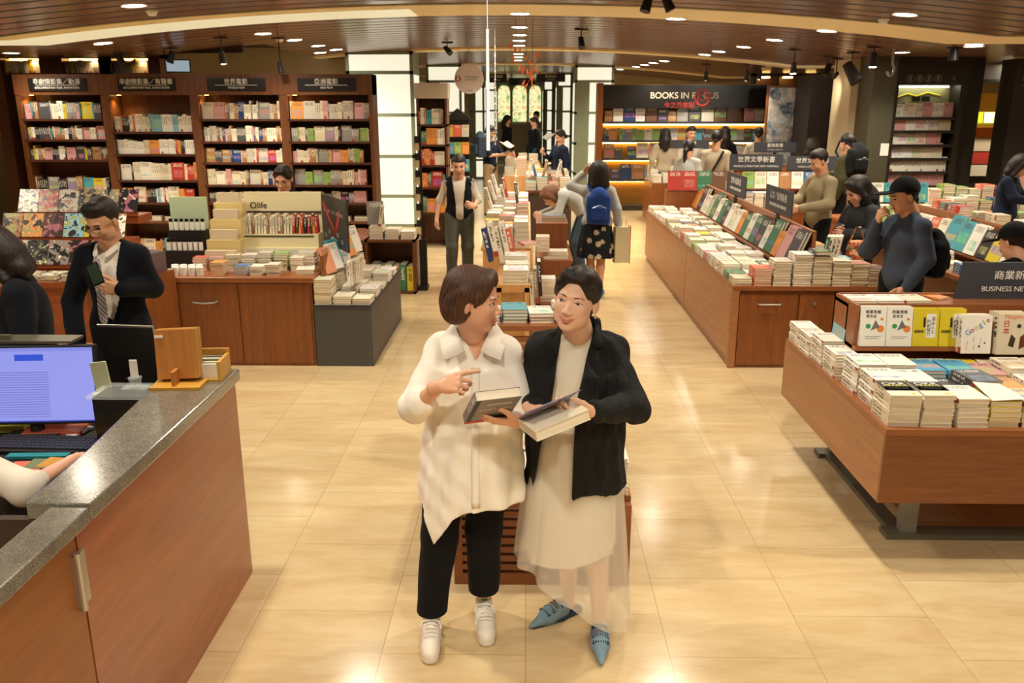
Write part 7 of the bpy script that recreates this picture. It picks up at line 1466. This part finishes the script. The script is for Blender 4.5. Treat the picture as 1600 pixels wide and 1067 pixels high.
# ---- backpack man and the reader in a dark top
person('man in a navy polo and tan trousers leafing through a book in the aisle', (W(766, 240, 17.6).x, 17.6, 0), math.radians(62), 1.84, dict(elR=(-.2, -.12, 1.12), wrR=(-.12, -.36, 1.14), elL=(.2, -.12, 1.12), wrL=(.14, -.36, 1.12)), male=True, hair='short', headrot=(24, 0, 0), vox=.014, top=dict(mat='navy_tee', g=.02, sleeve=.45), legs=dict(mat='tan_trouser', g=.018), hs=1.1)
backpack(750, 226, 17.45, (.30, .50, .2), -62, 'grey_pack', 'large slate grey backpack on the man in the navy polo'); 
def openbook(px, py, y, rz, col, label, s=1.0):
    r = empty('open_book', W(px, py, y), math.radians(rz), label, 'book')
    for s_ in (-1, 1): MB().add([(0, 0, 0), (s_*.12*s, .0, .03), (s_*.12*s, .13*s, .13), (0, .13*s, .10), (0, 0, -.01), (s_*.12*s, .0, .02), (s_*.12*s, .13*s, .12), (0, .13*s, .09)], [(0, 1, 2, 3), (4, 7, 6, 5), (0, 4, 5, 1), (1, 5, 6, 2), (2, 6, 7, 3), (3, 7, 4, 0)]).build('page_side', plain('page_'+label[:9], col, .6), r)
openbook(798, 231, 17.2, 62, '#d8b7a8', 'pink magazine open in the hands of the man in the navy polo', 1.3)
person('woman with tied hair in a dark blue top reading beside the lit column', (W(872, 240, 16.6).x+.04, 16.6, 0), math.radians(-58), 1.78, dict(elR=(-.19, -.10, 1.12), wrR=(-.10, -.30, 1.25), elL=(.22, .02, 1.08), wrL=(.22, -.04, .84)), hair='bun', headrot=(22, 0, 0), vox=.014, top=dict(mat='navy_tee', g=.022, sleeve=.8), legs=dict(mat='trouser_black'), hs=1.08)
openbook(853, 218, 16.3, -58, '#5a5348', 'grey magazine open in the hand of the woman in the dark blue top', 1.1)
# ---- far aisle
for i, (px, y, rz, m, lab, h_) in enumerate([(793, 24, 70, 'black_cloth', 'far visitor in black by the end of the aisle, bookcase side', 2.0), (834, 23, -60, 'vest_black', 'far visitor with a black bag near the lit columns', 1.95), (838, 26, -80, 'pale_shirt', 'farthest visitor, in a pale top, before the backlit pictures', 2.1)]): person(lab, (W(px, 200, y).x, y, 0), math.radians(rz), h_, None, hair=['long', 'pony', 'short'][i], vox=.02, face=False, top=dict(mat=m, g=.02), legs=dict(mat='jeans'), headrot=(20, 0, 0))
# ---- readers before the promotion bookcase
for px, y, rz, h_, hr, m, lab in [(1040, 16.9, 178, 1.80, 'long', 'beige_shirt', 'visitor with straight long black hair before the promotion bookcase'), (1081, 16.9, 10, 1.84, 'short', 'white_shirt', 'short haired visitor facing the camera before the promotion bookcase'), (1078, 14.2, 150, 1.66, 'pony', 'pale_shirt', 'woman with a ponytail and pale top, seen from behind past the ridge island'), (1186, 16.9, 165, 1.82, 'bun', 'beige_shirt', 'visitor with a black bun and pink top by the collage poster'), (1133, 16.85, 175, 1.84, 'long', 'black_cloth', 'long haired visitor in black beside the man with the shoulder strap'), (1272, 13.95, 160, 1.72, 'shoulder', 'black_cloth', 'visitor in black, mostly hidden behind the khaki man')]:
    person(lab, (W(px, 200, y).x, y, 0), math.radians(rz), h_, None, hair=hr, face=(abs(rz) < 90), vox=.015, headrot=(12, 0, 0), top=dict(mat=m, g=.024), legs=dict(mat='jeans'), hs=1.1)
X, Y = W(1119, 230, 14.25).x, 14.25; root, P, H = person('man in a beige shirt with a dark shoulder strap seen from behind at the tables', (X, Y, 0), math.radians(160), 1.82, None, male=True, hair='short', face=False, headrot=(16, 0, 0), vox=.014, top=dict(mat='beige_shirt', g=.03), legs=dict(mat='trouser_black'), hs=1.1)
MB().tube([(-.14, .13, 1.50), (-.05, .185, 1.30), (.06, .19, 1.10), (.16, .14, .95)], .022, 6).build('shoulder_strap', M['black'], root)
# ---- khaki jacket, hooded woman, man in the cap
X, Y, RZ, HH = W(1270, 280, 9.8).x+.1, 9.8, -72, 1.74; a = At(X, Y, RZ, HH); root, P, H = person('man in a khaki jacket looking down over the ridge island', (X, Y, 0), math.radians(RZ), HH, dict(elR=(-.22, -.08, 1.10), wrR=(-.12, -.33, 1.06), elL=(.24, -.06, 1.09), wrL=(.14, -.33, 1.04), head=(0, -.06, 1.52), neck=(0, .0, 1.39)), male=True, hair='quiff', skin_='skin_tan', headrot=(24, 0, -8), vox=.012, handvox=.005, top=dict(mat='khaki', g=.026, hem=.80, warp=(.008, 18), vx=.012), legs=dict(mat='trouser_black'), hs=1.06)
X, Y, RZ, HH = 3.24, 8.25, -70, 1.56; root, P, H = person('woman with long black hair in a charcoal hooded coat carrying a floral bag', (X, Y, 0), math.radians(RZ), HH, dict(head=(0, -.10, 1.51), neck=(0, -.03, 1.39), elR=(-.23, -.05, 1.08), wrR=(-.08, -.2, 1.10), elL=(.23, -.05, 1.08), wrL=(.08, -.22, 1.08)), hair='long', headrot=(34, 0, -6), vox=.012, handvox=.005, top=dict(mat='charcoal_knit', g=.026, hem=.62, vx=.011), legs=dict(mat='black_cloth'), hs=1.1)
q = Sdf(); nb = P['neck']; q.chain([nb+(-.08, -.04, 0), nb+(-.09, .06, .02), nb+(0, .12, .0), nb+(.09, .06, .02), nb+(.08, -.04, 0)], [.035, .045, .06, .045, .035], .03); q.mesh('hood', .010, M['black_cloth'], root)
fb2 = empty('floral_bag', W(1338, 388, 7.98), math.radians(-20), 'small red and orange floral bag hanging from the hooded woman’s arm'.replace('’', "'"), 'bag'); t = NT('floral_print'); v = t.coord('Object', (1, 1, 1)); vn = t.n('TexVoronoi'); t.l(v, vn.inputs['Vector']); vn.inputs['Scale'].default_value = 38; t.col(t.ramp(vn.outputs['Color'], [(.2, rgb('#a8301e')), (.45, rgb('#e0652e')), (.6, rgb('#e8c49a')), (.8, rgb('#4a5a2c'))])); q = Sdf(); q.bx((0, 0, -.02), (.085, .035, .10), rd=.03); q.mesh('pouch', .008, t.mat, fb2, warp=wob(.004, 40, 2)); MB().tube([(-.06, 0, .07), (-.02, 0, .20), (.02, 0, .20), (.06, 0, .07)], .007).build('handle', t.mat, fb2)
X, Y, RZ, HH = 2.86, 6.38, -76, 1.70; a = At(X, Y, RZ, HH); root, P, H = person('man in a black cap and slate sweater with his hand at his chin', (X, Y, 0), math.radians(RZ), HH, dict(elR=(-.19, -.17, 1.09), wrR=(-.085, -.20, 1.31), elL=(.20, .03, 1.08), wrL=(.19, -.10, .88), head=(0, -.07, 1.515), neck=(0, -.0, 1.39)), male=True, hair='cap', skin_='skin_tan', headrot=(16, 0, -10), vox=.010, handvox=.0035, hv=.004, hs=1.06,
    hands=dict(R=dict(f=(.45, -.1, .85), n=(-.2, -.95, 0), bends=[(50, 60, 30)]*4, thumb=(25, 15))), top=dict(mat='slate_sweater', g=.024, hem=.80, warp=(.007, 22), vx=.010), legs=dict(mat='black_cloth', g=.02))
backpack(1458, 395, 6.42, (.26, .34, .12), 104, 'black_pack', 'black backpack on the man in the cap')
X, Y = W(1322, 240, 12.3).x, 12.3; person('man in an olive jacket browsing by the beige pillar', (X, Y, 0), math.radians(-120), 1.84, dict(elR=(-.22, -.08, 1.12), wrR=(-.12, -.30, 1.1)), male=True, hair='short', headrot=(18, 0, -25), vox=.014, top=dict(mat='olive_jacket', g=.034, hem=.8), legs=dict(mat='black_cloth'), hs=1.06); backpack(1340, 248, 12.05, (.30, .42, .14), 20, 'black_pack', 'black backpack on the man in the olive jacket')
X, Y = W(1578, 280, 10.6).x, 10.6; person('dark haired visitor in navy reading behind the right edge island', (X, Y, 0), math.radians(50), 1.66, dict(head=(0, -.10, 1.5), elL=(.2, -.12, 1.12), wrL=(.1, -.33, 1.08), elR=(-.2, -.12, 1.12), wrR=(-.1, -.33, 1.08)), hair='shoulder', headrot=(30, 0, 0), vox=.014, top=dict(mat='navy_tee', g=.026), legs=dict(mat='black_cloth'), hs=1.08)
X, Y = W(1598, 380, 5.82).x, 5.82; person('visitor in a black cap and black top bowed at the frame edge behind the sign', (X, Y, 0), math.radians(205), 1.42, dict(head=(0, -.08, 1.5)), male=True, hair='cap', face=False, headrot=(26, 0, 0), vox=.012, top=dict(mat='black_cloth', g=.02), legs=dict(mat='black_cloth'))
flush_books()
# ---------------------------------------------------------------- lettering as meshes
bpy.context.view_layer.update(); _dg = bpy.context.evaluated_depsgraph_get()
_fonts = [o for o in S.objects if o.type == 'FONT']; _new = [(o, bpy.data.meshes.new_from_object(o.evaluated_get(_dg))) for o in _fonts]
for o, me in _new:
    n = bpy.data.objects.new(o.name, me); nm = o.name; par = o.parent; loc = o.location.copy(); rot = o.rotation_euler.copy(); sc = o.scale.copy()
    if not me.materials: me.materials.append(o.data.materials[0])
    cu = o.data; bpy.data.objects.remove(o); bpy.data.curves.remove(cu)
    n.name = nm; COL.objects.link(n); n.parent = par; n.location = loc; n.rotation_euler = rot; n.scale = sc
